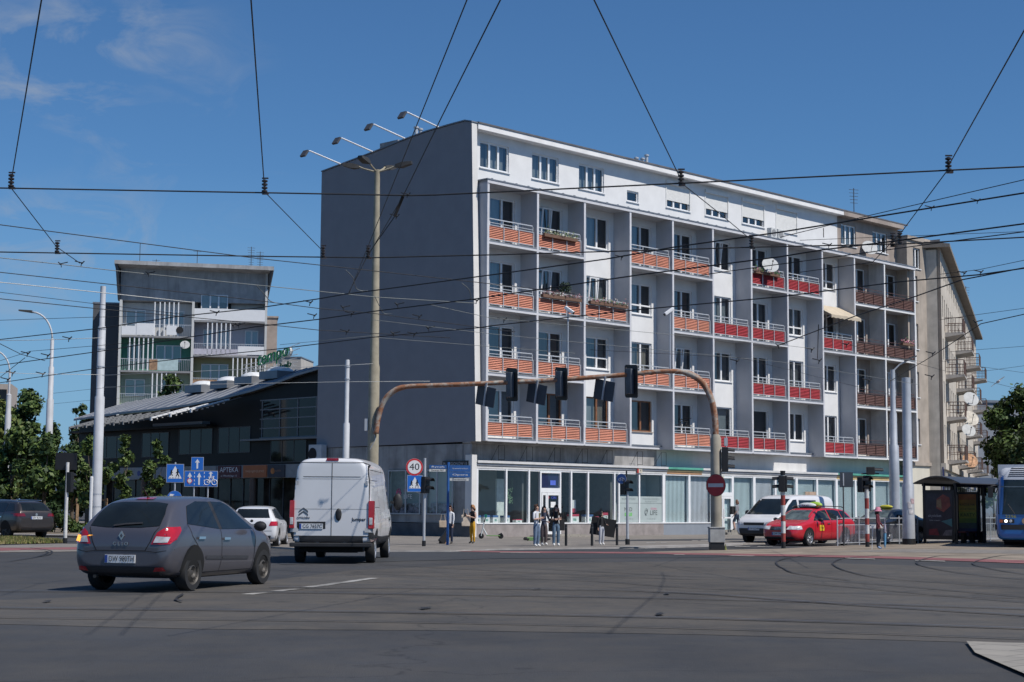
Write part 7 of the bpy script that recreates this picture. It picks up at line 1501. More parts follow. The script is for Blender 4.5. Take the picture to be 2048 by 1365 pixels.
# tree guards on the left
def guard(px, py, label):
    p = gnd(px, py, .08); o = empty('tree_guard', p, .2, label, 'tree guard', 'timber tree guards')
    mw = mat('guard timber', (.30, .20, .12), .85, .25, 6)
    for x in (-.75, .75):
        for y in (-.6, .6): MB().tube([(x, y, 0), (x, y, 1.75)], .05, 7).build('stake', mw, o)
    MB().box(-.8, .8, -.64, -.58, 1.62, 1.72).box(-.8, .8, .58, .64, 1.62, 1.72).box(-.8, -.7, -.58, .58, 1.62, 1.72).box(.7, .8, -.58, .58, 1.62, 1.72).build('rail', mw, o)
    for k in range(3): MB().box(-.85, .85, -.7, -.62, .05+k*.14, .16+k*.14).build('edging_board', mw, o)
    return o
guard(182, 1063, 'timber tree guard around the sapling left of the tall silver pole'); guard(262, 1060, 'timber tree guard right of the tall silver pole'); guard(15, 1052, 'timber tree guard at the left edge behind the brown-grey car')
# unseen plate added outside the right edge to cast shade on the corner paving
o = empty('shade_plate', (6.75, 14.2, 0), .5, 'unseen grey plate on a post, added to shade the corner paving', 'shadow caster'); MB().lathe([(.03, 0), (.03, 2.2)], 8).build('post', M_galv, o); MB().box(-.5, .5, -.05, -.03, 1.5, 2.2).build('plate', M_sback, o)
# ================================================================ people
SKINC = mat('skin', (.52, .33, .25), .55, .06, 6)
def cloth(name, c, v=.12): return mat(name, c, .85, v, 7)
LIP = mat('lips', (.38, .14, .12), .5); EYE = mat('eye dark', (.03, .025, .02), .3)
def person(pos, theta, h, label, top, trousers, shoes, hair=None, pose=None, sleeve='short', legs=1.0, hairstyle='long', skirt=False, shin=False, extra=None, head_turn=0):
    """theta: azimuth the person faces. Body is one skinned surface; garments are material regions of it."""
    o = empty('person', pos, facing(theta), label, 'person'); k = h/1.70; o.scale = (k, k, k); pz = pose or {}
    J = dict(pelvis=(0, 0, .94), waist=(0, .0, 1.08), chest=(0, .01, 1.27), neckb=(0, .015, 1.425), neck=(0, .005, 1.485), jaw=(0, -.02, 1.545), skull=(0, .0, 1.62), crown=(0, .005, 1.665), nose=(0, -.105, 1.575),
             earL=(.082, .0, 1.575), earR=(-.082, 0, 1.575),
             shL=(.165, .01, 1.385), elL=(.225, .03, 1.11), wrL=(.235, -.05, .875), shR=(-.165, .01, 1.385), elR=(-.225, .03, 1.11), wrR=(-.235, -.05, .875),
             hipL=(.085, 0, .89), knL=(.095, -.015, .49), anL=(.095, .02, .09), toL=(.105, -.13, .035), hipR=(-.085, 0, .89), knR=(-.095, -.015, .49), anR=(-.095, .02, .09), toR=(-.105, -.13, .035))
    J.update({a: b for a, b in pz.items() if a in J})
    if head_turn:
        c_, s_ = math.cos(head_turn), math.sin(head_turn)
        for a in ('jaw', 'skull', 'crown', 'nose', 'earL', 'earR'): x, y, z = J[a]; J[a] = (x*c_-y*s_, x*s_+y*c_, z)
    rad = dict(pelvis=(.135, .105), waist=(.115, .09), chest=(.145, .10), neckb=(.07, .06), neck=(.05, .05), jaw=(.062, .068), skull=(.082, .098), crown=(.055, .065), nose=(.014, .014), earL=(.012, .02), earR=(.012, .02),
               shL=(.058, .058), elL=(.042, .042), wrL=(.028, .028), shR=(.058, .058), elR=(.042, .042), wrR=(.028, .028), hipL=(.10, .10), knL=(.066*legs, .066*legs), anL=(.045*legs, .05*legs), toL=(.04, .03), hipR=(.10, .10), knR=(.066*legs, .066*legs), anR=(.045*legs, .05*legs), toR=(.04, .03))
    E_ = [('pelvis', 'waist', 'T'), ('waist', 'chest', 'T'), ('chest', 'neckb', 'T'), ('neckb', 'neck', 'S'), ('neck', 'jaw', 'S'), ('jaw', 'skull', 'S'), ('skull', 'crown', 'S'), ('jaw', 'nose', 'S'), ('skull', 'earL', 'S'), ('skull', 'earR', 'S')]
    for s in 'LR': E_ += [('neckb', 'sh'+s, 'T'), ('sh'+s, 'el'+s, 'T' if sleeve != 'none' else 'S'), ('el'+s, 'wr'+s, 'T' if sleeve == 'long' else 'S'), ('pelvis', 'hip'+s, 'L'), ('hip'+s, 'kn'+s, 'L'), ('kn'+s, 'an'+s, 'S' if shin else 'L'), ('an'+s, 'to'+s, 'F')]
    names = list(J); V = [Vector(J[n]) for n in names]; Rr = [rad[n] for n in names]; ed = [(names.index(a), names.index(b)) for a, b, _ in E_]; tg = [t for _, _, t in E_]
    # hands: palm, four curled fingers of unequal length, thumb from the side of the palm
    for s, sg in (('L', 1), ('R', -1)):
        el, wr = Vector(J['el'+s]), Vector(J['wr'+s]); d = (wr-el).normalized(); side = d.cross(Vector((0, -1, .25))).normalized(); pn = d.cross(side).normalized()
        def av(p, r_, par, t='S'):
            V.append(p); Rr.append(r_); ed.append((par, len(V)-1)); tg.append(t); return len(V)-1
        pm = av(wr+d*.075, (.026, .016), names.index('wr'+s))
        for i, (off, ln) in enumerate(((-.027, .066), (-.009, .075), (.009, .070), (.027, .055))):
            a = av(wr+d*.10+side*off, (.0095, .0095), pm); b = av(wr+d*(.10+ln*.55)+side*off*1.1-pn*.012, (.0085, .0085), a); av(wr+d*(.10+ln)+side*off*1.1-pn*.034, (.007, .007), b)
        a = av(wr+d*.045+side*-.036-pn*.012, (.0105, .0105), pm); av(wr+d*.085+side*-.056-pn*.022, (.0085, .0085), a)
    me = bpy.data.meshes.new('body'); me.from_pydata([v[:] for v in V], ed, []); b = bpy.data.objects.new('body', me); COL.objects.link(b)
    sk = b.modifiers.new('skin', 'SKIN'); sk.use_smooth_shade = True; sk.branch_smoothing = .3; ss = b.modifiers.new('sub', 'SUBSURF'); ss.levels = 1; ss.render_levels = 1
    sv = me.skin_vertices[0].data
    for i, r_ in enumerate(Rr): sv[i].radius = r_ if isinstance(r_, tuple) else (r_, r_)
    sv[0].use_root = True
    dg = bpy.context.evaluated_depsgraph_get(); nm = bpy.data.meshes.new_from_object(b.evaluated_get(dg)); b.modifiers.clear(); b.data = nm; bpy.data.meshes.remove(me)
    nm.materials.clear()
    for m in (SKINC, top, trousers, shoes, EYE, LIP): nm.materials.append(m)
    mi = {'S': 0, 'T': 1, 'L': 2, 'F': 3}; hd = Vector(J['jaw']); fw = (Vector(J['nose'])-hd).normalized(); rt2 = fw.cross(Vector((0, 0, 1))).normalized()
    eyes = [hd+fw*.075+rt2*s*.032+Vector((0, 0, .055)) for s in (-1, 1)]; mouth = hd+fw*.085+Vector((0, 0, -.01))
    waistz = pz.get('hem', .97)
    for p in nm.polygons:
        c = p.center; best = (1e9, 0)
        for (i, j), t in zip(ed, tg):
            a, q = V[i], V[j]; ab = q-a; tt = max(0, min(1, (c-a).dot(ab)/max(1e-9, ab.length_squared))); dd = (c-(a+ab*tt)).length-.6*(max(Rr[i])*(1-tt)+max(Rr[j])*tt)
            if dd < best[0]: best = (dd, t)
        t = best[1]
        if t in 'TL' and abs(c.x) < .2 and c.z < 1.3: t = 'T' if c.z > waistz and t == 'T' or (c.z > waistz and abs(c.x) < .15) else ('L' if c.z < waistz and c.z > .6 and abs(c.x) < .19 and t == 'T' and (c-V[names.index('pelvis')]).length < .25 else t)
        p.material_index = mi[t]; p.use_smooth = True
        if t == 'S':
            if min((c-e).length for e in eyes) < .016: p.material_index = 4
            elif (c-mouth).length < .02: p.material_index = 5
    b.parent = o
    if hair:
        m = MB(); n = 14; sk_ = Vector(J['skull']); bk = -fw; bk.z = 0; bk.normalize()
        ln = {'long': .42, 'short': .06, 'bun': .08, 'curly': .08, 'none': 0, 'bob': .16}[hairstyle]
        rr = random.Random(int(pos[0]*100))
        # cap of hair: shell over the skull, open at the face
        rings = []
        for i in range(7):
            a = math.pi*.5*(1-i/6)*1.0; zz = math.sin(a)
            ring = []
            for q in range(n):
                th = 2*math.pi*q/n; d = fw*math.cos(th)+rt2*math.sin(th); back = (1-math.cos(th))/2
                rad_ = (.098+.016*(1 if hairstyle == 'curly' else 0))*(math.cos(a)*.98+.06) 
                drop = -(i/6)**2*(.005+.11*back)
                ring.append(m.vt(sk_+d*rad_*(1+.08*back)+bk*.012+Vector((0, 0, .115*zz+drop+.008))+Vector((rr.uniform(-1, 1), rr.uniform(-1, 1), rr.uniform(-1, 1)))*(.012 if hairstyle == 'curly' else .004)))
            rings.append(ring)
        for i in range(6):
            for q in range(n):
                if i >= 3 and (q == 0 or q == n-1): continue
                m.face((rings[i][q], rings[i][(q+1) % n], rings[i+1][(q+1) % n], rings[i+1][q]))
        m.face(rings[0])
        if ln > .1:
            for q in range(11):
                th = math.pi*(.42+1.16*q/10); d = fw*math.cos(th)+rt2*math.sin(th); p0 = sk_+d*.095+Vector((0, 0, -.02)); L_ = ln*rr.uniform(.8, 1.05)
                m.tube([p0, p0+d*.02+Vector((0, 0, -.12)), p0+d*.015+bk*.01+Vector((0, 0, -L_*.7)), p0-d*.0+bk*.012+Vector((0, 0, -L_))], [.026, .030, .028, .010], 6)
        if hairstyle == 'bun': m.ball(sk_+bk*.10+Vector((0, 0, .06)), .05, .05, .05, 8, 6)
        m.build('hair', hair, o, smooth=180)
    return o
def bag(name, pos, rz, dims, m, label, cat='bag', strap=True, par=None):
    o = empty(name, pos, rz, label, cat); w_, d, h = dims
    MB().hexa([(-w_/2*.92, -d/2, 0), (w_/2*.92, -d/2, 0), (w_/2*.92, d/2, 0), (-w_/2*.92, d/2, 0), (-w_/2, -d*.3, h), (w_/2, -d*.3, h), (w_/2, d*.3, h), (-w_/2, d*.3, h)]).build('body', m, o, bevel=.02)
    if strap: MB().tube([(-w_*.3, 0, h), (-w_*.2, 0, h+.22), (w_*.2, 0, h+.22), (w_*.3, 0, h)], .012, 5).build('strap', m, o)
    return o
HB, HD_, HG, HBK = mat('hair brown', (.085, .04, .022), .6, .3, 20), mat('hair dark', (.018, .013, .012), .5, .3, 20), mat('hair ginger', (.32, .15, .06), .7, .3, 20), mat('hair black', (.012, .011, .011), .5, .3, 20)
def ph(px, py, ptop, z=PZ): p = gnd(px, py, z); return p, (atY(px, ptop, p.y).z-z)
M_jean = cloth('blue jeans', (.12, .17, .25), .3); M_jean2 = cloth('mid blue jeans', (.10, .155, .22), .3); M_navy = cloth('navy trousers', (.018, .026, .055)); M_yel = cloth('yellow trousers', (.56, .30, .02), .15); M_brt = cloth('brown trousers', (.10, .078, .078), .2); M_grj = cloth('light grey joggers', (.42, .43, .47), .15)
M_wht = cloth('white cotton', (.66, .67, .70), .05); M_blk_ = cloth('black cotton', (.014, .014, .016)); M_shoe = mat('dark shoes', (.03, .025, .022), .6); M_shoew = mat('white shoes', (.66, .65, .62), .6); M_shoeb = mat('pale blue shoes', (.22, .32, .5), .6)
FOLD = dict(elL=(.22, -.02, 1.12), wrL=(-.02, -.19, 1.13), elR=(-.22, -.02, 1.12), wrR=(.04, -.165, 1.17))
p, h = ph(899, 1089, 1013); c_ = p+Vector((0, .25, 0))
person(c_, 205, h, 'woman with long brown hair and white shirt pulling a suitcase behind the blue finger post', M_wht, M_navy, M_shoe, HB, dict(elR=(-.24, .05, 1.12), wrR=(-.29, .06, .88), elL=(.2, -.02, 1.13), wrL=(.2, -.08, .9)), 'long', 1.15, head_turn=.5)
s_ = empty('suitcase', gnd(879, 1088, PZ)+Vector((0, .2, 0)), R(8), 'black wheeled suitcase tilted beside the woman in white', 'suitcase'); m = MB(); m.X = Matrix.Rotation(R(38), 4, 'Y'); m.box(-.13, .13, -.2, .2, .06, .66); m.build('shell', mat('suitcase black', (.02, .02, .022), .6), s_, bevel=.03)
m = MB(); m.X = Matrix.Rotation(R(38), 4, 'Y'); m.box(.131, .15, -.17, .17, .1, .6); m.build('side_trim', mat('suitcase tan', (.30, .15, .06), .6), s_); m = MB(); m.X = Matrix.Rotation(R(38), 4, 'Y'); m.tube([(0, -.12, .66), (0, -.12, .92), (0, .12, .92), (0, .12, .66)], .012, 5); m.build('handle', M_steel, s_); MB().lathe([(.045, -.16), (.045, -.12)], 10, 'Y', (.02, 0, .045)).lathe([(.045, .12), (.045, .16)], 10, 'Y', (.02, 0, .045)).build('wheel', M_tyre, s_)
bag('shoulder_bag', c_+Vector((-.27, -.1, .44*h)), R(5), (.3, .1, .26), cloth('beige canvas', (.46, .36, .27)), 'beige shoulder bag carried by the woman pulling the suitcase')
p, h = ph(945, 1088, 1012)
person(p, 228, h, 'woman in yellow trousers and black sleeveless top holding up a phone', M_blk_, M_yel, M_shoe, HG, dict(elL=(.23, -.02, 1.14), wrL=(-.02, -.24, 1.23), elR=(-.24, -.06, 1.13), wrR=(-.12, -.26, 1.27)), 'none', 1.0, 'curly')
fwp = Vector((math.sin(R(228)), math.cos(R(228)), 0)); o = MB().box(-.04, .04, -.008, .008, -.075, .075).build('phone', M_black, None, p+fwp*.38*h/1.7+Vector((-.05, -.02, 1.30*h/1.7)), R(20)); tag(o, 'black phone held up by the woman in yellow trousers', 'phone')
bag('tote_bag', p+Vector((-.27, -.1, .46*h)), R(12), (.36, .08, .44), cloth('cream canvas', (.52, .44, .36)), 'cream tote bag hanging from the arm of the woman in yellow trousers')
p, h = ph(1073, 1094.5, 1011)
person(p, 130, h, 'woman with brown bun in white shirt and pale wide jeans, arms folded', M_wht, M_jean, M_shoew, HB, dict(FOLD), 'short', 1.35, 'bun')
bag('crossbody_bag', p+Vector((.1, .05, .98*h/1.7)), R(50), (.1, .06, .36), cloth('olive strap', (.14, .12, .05)), 'olive shoulder strap bag of the woman with the brown bun', strap=False)
p, h = ph(1086, 1092, 1014)
person(p+Vector((.04, .35, 0)), 150, h, 'dark-haired woman in brown wide trousers raising a hand to her chin', cloth('navy print top', (.05, .06, .10), .6), M_brt, M_shoew, HD_, dict(elL=(.23, -.06, 1.13), wrL=(.08, -.20, 1.38), elR=(-.2, -.04, 1.12), wrR=(.0, -.19, 1.05)), 'long', 1.4)
p, h = ph(1112, 1093, 1012)
person(p, 165, h, 'woman in black cardigan and flared blue jeans with folded arms', M_blk_, M_jean2, M_shoew, HB, dict(FOLD), 'short', 1.3)
bag('shoulder_bag', p+Vector((.22, .02, .66*h/1.7)), R(10), (.2, .1, .42), M_blk_, 'black shoulder bag beside the woman in flared jeans')
o = MB().hexa([(-.10, -.14, 0), (.10, -.14, 0), (.10, -.10, 0), (-.10, -.10, 0), (-.09, -.13, .16), (.09, -.13, .16), (.09, -.09, .16), (-.09, -.09, .16)])
p, h = ph(1203, 1091, 1024)
person(p, 140, h, 'young person with black hair, black sweatshirt and grey joggers carrying a portfolio', M_blk_, M_grj, M_shoew, HBK, dict(elL=(.22, -.02, 1.12), wrL=(.16, -.20, 1.06), elR=(-.23, .06, 1.12), wrR=(-.2, .05, .9)), 'long', 1.2, 'bob', head_turn=.5)
o = empty('portfolio', p+Vector((.02, .22, .38)), R(-4), 'large flat black portfolio held behind the person in grey joggers', 'portfolio'); m = MB(); m.X = Matrix.Rotation(R(9), 4, 'Y'); m.box(-.48, .48, -.02, .02, -.02, .66); m.build('case', M_blk_, o, bevel=.01); m = MB(); m.X = Matrix.Rotation(R(9), 4, 'Y'); m.tube([(-.1, 0, .66), (-.08, 0, .74), (.08, 0, .74), (.1, 0, .66)], .012, 5); m.build('handle', M_blk_, o)
pm_ = FW(19.75, PZ+.13, 1.75); person(pm_, 300, 1.78, 'man in grey shirt and rolled dark jeans walking up to the second shop door', cloth('grey shirt', (.25, .25, .27)), cloth('dark jeans', (.03, .05, .085)), M_shoe, mat('hair reddish', (.14, .06, .035), .6, .3, 20), dict(knL=(.095, -.16, .56), anL=(.095, -.08, .18), toL=(.1, -.22, .14), knR=(-.095, .03, .49), anR=(-.095, .18, .11), toR=(-.1, .06, .03), elL=(.23, .08, 1.12), wrL=(.25, -.08, .9), elR=(-.23, -.02, 1.12), wrR=(-.24, -.14, .92)), 'short', 1.1, 'short', shin=True)
bag('backpack', pm_+Vector((-.26, -.14, 1.0)), R(40), (.3, .2, .45), M_blk_, 'black backpack on the man walking to the second shop door', strap=False)
p, h = ph(1757, 1099, 1016, .012)
person(p, 110, h, 'elderly woman in pink hat and burgundy jacket with a walking stick', cloth('burgundy jacket', (.12, .018, .03), .2), cloth('charcoal jeans', (.035, .042, .055)), M_shoeb, HD_, dict(elL=(.22, -.02, 1.12), wrL=(.2, -.16, .95), elR=(-.23, .02, 1.12), wrR=(-.22, -.10, .92), hem=.88), 'long', 1.25, 'bob')
k = h/1.7; o = empty('hat', p+Vector((0, 0, 1.615*k)), 0, 'pink bucket hat worn by the elderly woman in burgundy', 'hat'); MB().lathe([(.155, -.05), (.10, .01), (.095, .085), (.05, .11), (.001, .112)], 16).build('crown', mat('hat pink', (.58, .22, .30), .85, .1, 6), o, smooth=60)
o = empty('walking_stick', p+Vector((-.26, -.08, 0)), 0, 'white walking stick held by the elderly woman in burgundy', 'walking stick'); MB().tube([(0, 0, 0), (.04, 0, .84)], .014, 6).tube([(-.04, 0, .84), (.12, 0, .85)], .018, 6).build('shaft', M_pvc, o)
o = empty('umbrella', p+Vector((.24, -.02, .05)), 0, 'furled light blue umbrella held by the elderly woman in burgundy', 'umbrella'); MB().tube([(0, 0, 0), (0, 0, .12), (-.0, 0, .6), (0, 0, .66)], [.01, .04, .06, .02], 8).build('canopy', mat('umbrella blue', (.12, .32, .52), .6), o); MB().tube([(0, 0, .66), (0, 0, .85)], .012, 6).build('handle', M_black, o)
bag('shoulder_bag', p+Vector((.2, -.22, .66*k)), R(70), (.26, .1, .34), mat('patterned cloth', (.24, .22, .27), .8, .8, 14), 'patterned grey and red bag of the elderly woman in burgundy')
# ================================================================ trees and greenery
M_bark = mat('bark', (.10, .08, .06), .95, .3, 6, bump=.4)
def leaf_mat(name, c):
    m, nt, b = newmat(name); n1 = noise(nt, 1.3, 3, lo=.3, hi=.7); c = Vector(c)
    nt.links.new(mixc(nt, n1, c*.7, c*1.3), b.inputs['Base Color']); b.inputs['Roughness'].default_value = .55; b.inputs['Specular IOR Level'].default_value = .3
    return m
LEAF = [leaf_mat('leaf mid', (.05, .085, .022)), leaf_mat('leaf light', (.085, .125, .03)), leaf_mat('leaf dark', (.028, .052, .016)), leaf_mat('leaf yellow', (.12, .14, .035))]
def foliage(mb, clumps, n, size, rnd, mix=(0, 0, 1, 2)):
    tot = sum(c[3]**2 for c in clumps)
    for cx, cy, cz, r in clumps:
        k = int(n*r*r/tot)
        for _ in range(k):
            d = Vector((rnd.gauss(0, 1), rnd.gauss(0, 1), rnd.gauss(0, 1))).normalized(); rad = r*(rnd.random()**.45); w_ = .75+.35*mnoise.noise(d*2.3+Vector((cx, cy, cz)))
            p = Vector((cx, cy, cz))+Vector((d.x, d.y, d.z*.85))*rad*w_
            nrm = (d*.6+Vector((rnd.gauss(0, .6), rnd.gauss(0, .6), rnd.gauss(0, .6)+.35))).normalized(); a = nrm.orthogonal().normalized(); a = (Matrix.Rotation(rnd.uniform(0, 6.3), 3, nrm) @ a); b = nrm.cross(a); s = size*rnd.uniform(.6, 1.3)
            mb.poly([p-a*s, p-b*s*.6, p+a*s, p+b*s*.6], rnd.choice(mix))
def tree(loc, h, crown_r, base, n, size, label, seed, mix=(0, 0, 1, 2), nc=14, stretch=1.0, trunk=.14, name='tree', cat='tree', group=None):
    rnd = random.Random(seed); o = empty(name, loc, 0, label, cat, group)
    clumps = []
    for i in range(nc):
        t = (i+.5)/nc; z = base+(h-base)*t; prof = math.sin(math.pi*min(1, .18+.80*t))**.7; a = rnd.uniform(0, 6.3); rr = crown_r*prof*rnd.uniform(.25, .75)
        clumps.append((rr*math.cos(a), rr*math.sin(a), z, crown_r*rnd.uniform(.34, .55)*(1-.35*abs(t-.45))))
    t_ = MB(); t_.tube([(0, 0, -.05), (.03, .02, base*.5), (0, 0, base), (rnd.uniform(-.2, .2), rnd.uniform(-.2, .2), base+(h-base)*.6)], [trunk, trunk*.8, trunk*.65, trunk*.2], 8)
    for c in clumps[::2]: z0 = base*.8+(c[2]-base)*.35; t_.tube([(0, 0, z0), (c[0]*.5, c[1]*.5, (z0+c[2])/2), c[:3]], [trunk*.45, trunk*.3, trunk*.1], 5)
    t_.build('trunk', M_bark, o, smooth=180)
    f = MB(); foliage(f, clumps, n, size, rnd, mix); f.build('crown', LEAF, o)
    return o
def tpx(px, Y): return Vector(((px-CX)/F*Y, Y, 0))
tree(tpx(95, 86), 4.9, 1.75, 1.5, 5200, .15, 'bushy street tree with dark crown right behind the brown-grey car', 1)
tree(tpx(28, 88), 5.2, 2.2, 1.3, 5600, .16, 'wide leafy street tree at the left edge behind the brown-grey car', 2, (0, 1, 1, 2))
tree(tpx(150, 92), 4.6, 1.4, 1.5, 3800, .15, 'slim street tree between grey lamp post and tall silver pole', 3, (0, 1, 2, 2))
tree(tpx(52, 125), 9.9, 2.6, 3, 5200, .2, 'tall pointed tree rising behind the left street trees', 4)
tree(tpx(-20, 120), 8.8, 3.2, 2, 4500, .22, 'broad tree cut by the left edge of the view', 5, (0, 1, 3, 1))
tree(tpx(112, 190), 10.6, 2.9, 3, 3000, .28, 'distant round tree seen between lamp posts at the left', 6, (0, 1, 2))
tree(tpx(78, 170), 8.0, 3.8, 1.5, 3200, .3, 'low distant tree left of the round distant tree', 7, (0, 1, 3))
tree(tpx(150, 170), 6.4, 4.0, 1.0, 3200, .3, 'low distant tree in front of the dark building edge', 8, (0, 2, 2))
tree(tpx(10, 200), 8.5, 5, 1.0, 3200, .36, 'distant tree mass low at the left edge', 12, (0, 2, 1))
tree(tpx(252, 87), 5.1, .82, 1.5, 2300, .12, 'young slender tree in front of the dark building, left of the signs', 9, (0, 1, 1, 2), 12, trunk=.06, group='saplings before the dark building')
tree(tpx(312, 88), 4.9, .95, 1.4, 2500, .12, 'young fuller tree in front of the dark building, beside the crossing sign', 10, (0, 1, 1, 2), 12, trunk=.06, group='saplings before the dark building')
tree(tpx(188, 85), 5.0, .95, 1.5, 2300, .12, 'young tree half hidden by the tall silver pole', 11, (0, 1, 1, 2), 12, trunk=.06, group='saplings before the dark building')
tree(tpx(345, 128), 11.4, 1.9, 6, 2400, .18, 'tree top showing above the grey roof below the tower balconies', 13, (0, 1, 2))
tree(tpx(160, 112), 8.2, 1.1, 4.6, 1400, .14, 'wispy foliage hanging at the left end of the dark roof', 14, (0, 2, 2))
tree(tpx(2035, 128), 10.6, 3.4, 3.0, 9000, .2, 'big dark green tree above the tram at the right edge', 15, (0, 0, 2, 1), 22, trunk=.22)
tree(tpx(2085, 118), 9.6, 3.2, 2.4, 5000, .2, 'large tree outside the right edge with its crown reaching in', 16, (0, 2, 2, 1), 16, trunk=.2)
tree(tpx(1985, 150), 7.6, 1.5, 2.0, 2200, .18, 'smaller tree by the end of the tenement balconies', 17, (0, 2, 1))
def bush(px, Y, r, h, n, label, seed, mix=(0, 2, 2)):
    o = empty('shrub', tpx(px, Y)+Vector((0, 0, .08)), 0, label, 'shrub', 'shrubs in the planting bed'); rnd = random.Random(seed); f = MB(); foliage(f, [(rnd.uniform(-.5, .5)*r, rnd.uniform(-.4, .4)*r, h*t, r*.62) for t in (.25, .5, .75, .45)], n, .09, rnd, mix); f.build('foliage', LEAF, o); MB().tube([(0, 0, -.05), (0, 0, h*.5)], .03, 5).build('stem', M_bark, o)
bush(118, 83, .75, 1.7, 1500, 'tall dark conifer shrub behind the brown-grey car', 21, (2, 2, 0)); bush(150, 84, .8, .75, 1200, 'low spreading shrub right of the dark conifer shrub', 22, (0, 1, 2)); bush(86, 85, .8, .9, 1200, 'rounded shrub behind the roof of the brown-grey car', 23); bush(215, 86, .7, .6, 900, 'low shrub at the foot of the tall silver pole', 24, (0, 1, 3))
bush(172, 85, .5, .4, 500, 'small pale shrub beside the timber edging', 25, (1, 3)); bush(330, 90, 1.0, .8, 900, 'dark shrub behind the crossing sign', 26, (2, 2, 0)); bush(290, 90, .9, .7, 900, 'dark shrub behind the hatchback roof', 27, (2, 2, 0))
# verge grass: tufts as one body of ground cover
gr = MB(); rnd = random.Random(77); V2 = [gnd(x, y) for x, y in VERGE[1:-1]]
a0, a1, a2, a3, a4, a5 = V2
for _ in range(5200):
    u, v = rnd.random(), rnd.random(); e0 = a0.lerp(a2, u) if True else 0; e1 = a5.lerp(a3, u); p = e0.lerp(e1, v); p = p+Vector((0, 0, .022)); a = rnd.uniform(0, 6.3); hgt = rnd.uniform(.05, .16); d = Vector((math.cos(a), math.sin(a), 0))*.03
    gr.poly([p-d, p+d, p+d*.2+Vector((rnd.uniform(-.05, .05), rnd.uniform(-.05, .05), hgt))], rnd.choice((0, 1, 1)))
tag(gr.build('grass', [leaf_mat('grass green', (.11, .14, .035)), leaf_mat('grass dry', (.22, .19, .075))]), 'short dry grass on the left verge', 'grass', None, 'stuff')
# ================================================================ overhead line network
M_wire = mat('wire black', (.018, .018, .02), .6, .1); M_wireg = mat('wire grey', (.20, .21, .20), .6, .1); M_rope = mat('pale rope', (.55, .54, .50), .8, .1); M_ins = mat('insulator brown', (.035, .024, .018), .3, .2, 8)
def atz(px, py, z): r = ray(px, py); k = (z-CAMH)/r.z; return Vector((r.x*k, r.y*k, z))
def insulator(par, p, s=1.0):
    m = MB(); q = p
    for k in range(4): m.lathe([(.02*s, -.0), (.065*s, .02*s), (.065*s, .05*s), (.02*s, .07*s)], 10, c=(q.x, q.y, q.z+k*.075*s-.02))
    m.box(q.x-.05*s, q.x+.09*s, q.y-.03, q.y+.03, q.z-.06*s, q.z-.015); m.tube([(q.x-.06*s, q.y, q.z+.30*s), (q.x+.08*s, q.y, q.z+.30*s)], .018*s, 5)
    m.build('insulator', M_ins, par)
def clamp(par, p, s=1.0, flip=1, m_=None):
    w_ = p+par.location; m = MB(); sc = s*max(20, w_.y)/45.0
    for a, b, q in (((-.26*flip, .11), (.12*flip, .02), .026), ((.12*flip, .02), (.22*flip, .11), .03), ((.08*flip, .02), (.05*flip, -.16), .022)): m.tube([p+Vector((a[0], 0, a[1]))*sc, p+Vector((b[0], 0, b[1]))*sc], q*sc, 5)
    m.ball(p+Vector((.1*flip, 0, .01))*sc, .06*sc, .06*sc, .05*sc, 7, 5); m.build('wire_fitting', m_ or M_wire, par)
def wire(label, pts, z, r=.012, m=None, ins=(), fit=(), name='overhead_wire', cat='overhead wire', ext=1):
    zs = z if isinstance(z, (list, tuple)) else [z]*len(pts)
    P = [atz(x, y, q) for (x, y), q in zip(pts, zs)]
    mb = MB(); mb.tube(P, r, 6); o0 = empty(name, P[0], 0, label, cat, 'overhead tram wires')
    o = mb.build('conductor', m or M_wire, o0, smooth=180); o.location = -P[0]
    for x, y in ins:
        insulator(o0, atz(x, y, zs[0])-P[0], .8)
    for f in fit: clamp(o0, atz(f[0], f[1], zs[0])-P[0], .55, f[2])
    return o0
H1, H2, H3 = 6.9, 6.5, 5.9
wire('thick black wire crossing the whole view, topmost of the near-level wires', [(-250, 373), (0, 376.5), (530, 386), (820, 391.5), (870, 390.5), (1362, 367), (1897, 341), (2048, 334), (2400, 318)], H1, .0135, ins=((22, 373), (529, 384), (1362, 367), (1897, 341)), fit=((812, 390, 1),))
wire('thick black wire crossing the gable at mid height, second of the near-level wires', [(-250, 500), (0, 504.5), (512, 513), (740, 516), (990, 510), (1536, 494), (1661, 491.5), (1811, 488), (2048, 475), (2400, 458)], H1, .0145, ins=((114, 504), (646, 513), (736, 514), (1503, 494)), fit=((1655, 491, 1),))
wire('slim wire falling from the left edge to the gable, highest of the falling wires', [(-200, 424), (0, 450), (512, 517), (690, 536), (990, 569), (1150, 588)], H2, .009, M_wire)
wire('grey-green slim wire falling across the tower roof slab', [(-200, 494), (0, 516), (125, 529.6), (228, 541.7), (512, 570.5), (755, 595), (953, 607)], H2, .009, M_wireg, fit=((125, 529, -1), (300, 548, -1)))
wire('black wire falling across the tower attic towards the concrete lamp standard', [(-200, 523), (0, 545), (512, 601), (638, 617.5), (745, 627), (956, 654.7), (1030, 664)], H2, .010, fit=((690, 616, -1), (835, 634, 1)))
wire('pale twisted rope from the left edge to the tower balconies', [(-200, 545), (0, 565), (232, 588.6), (385, 605)], H2, .010, M_rope)
wire('black wire from the left edge ending among fittings beside the tower', [(-200, 580), (0, 598), (186, 617), (380, 635), (520, 648), (640, 661), (900, 676)], H2, .011, fit=((430, 626, 1), (470, 651, -1), (625, 632, 1)))
wire('slim wire just above the black wire that ends beside the tower', [(-150, 567), (0, 585), (182, 607), (390, 632)], H2, .007, M_wire)
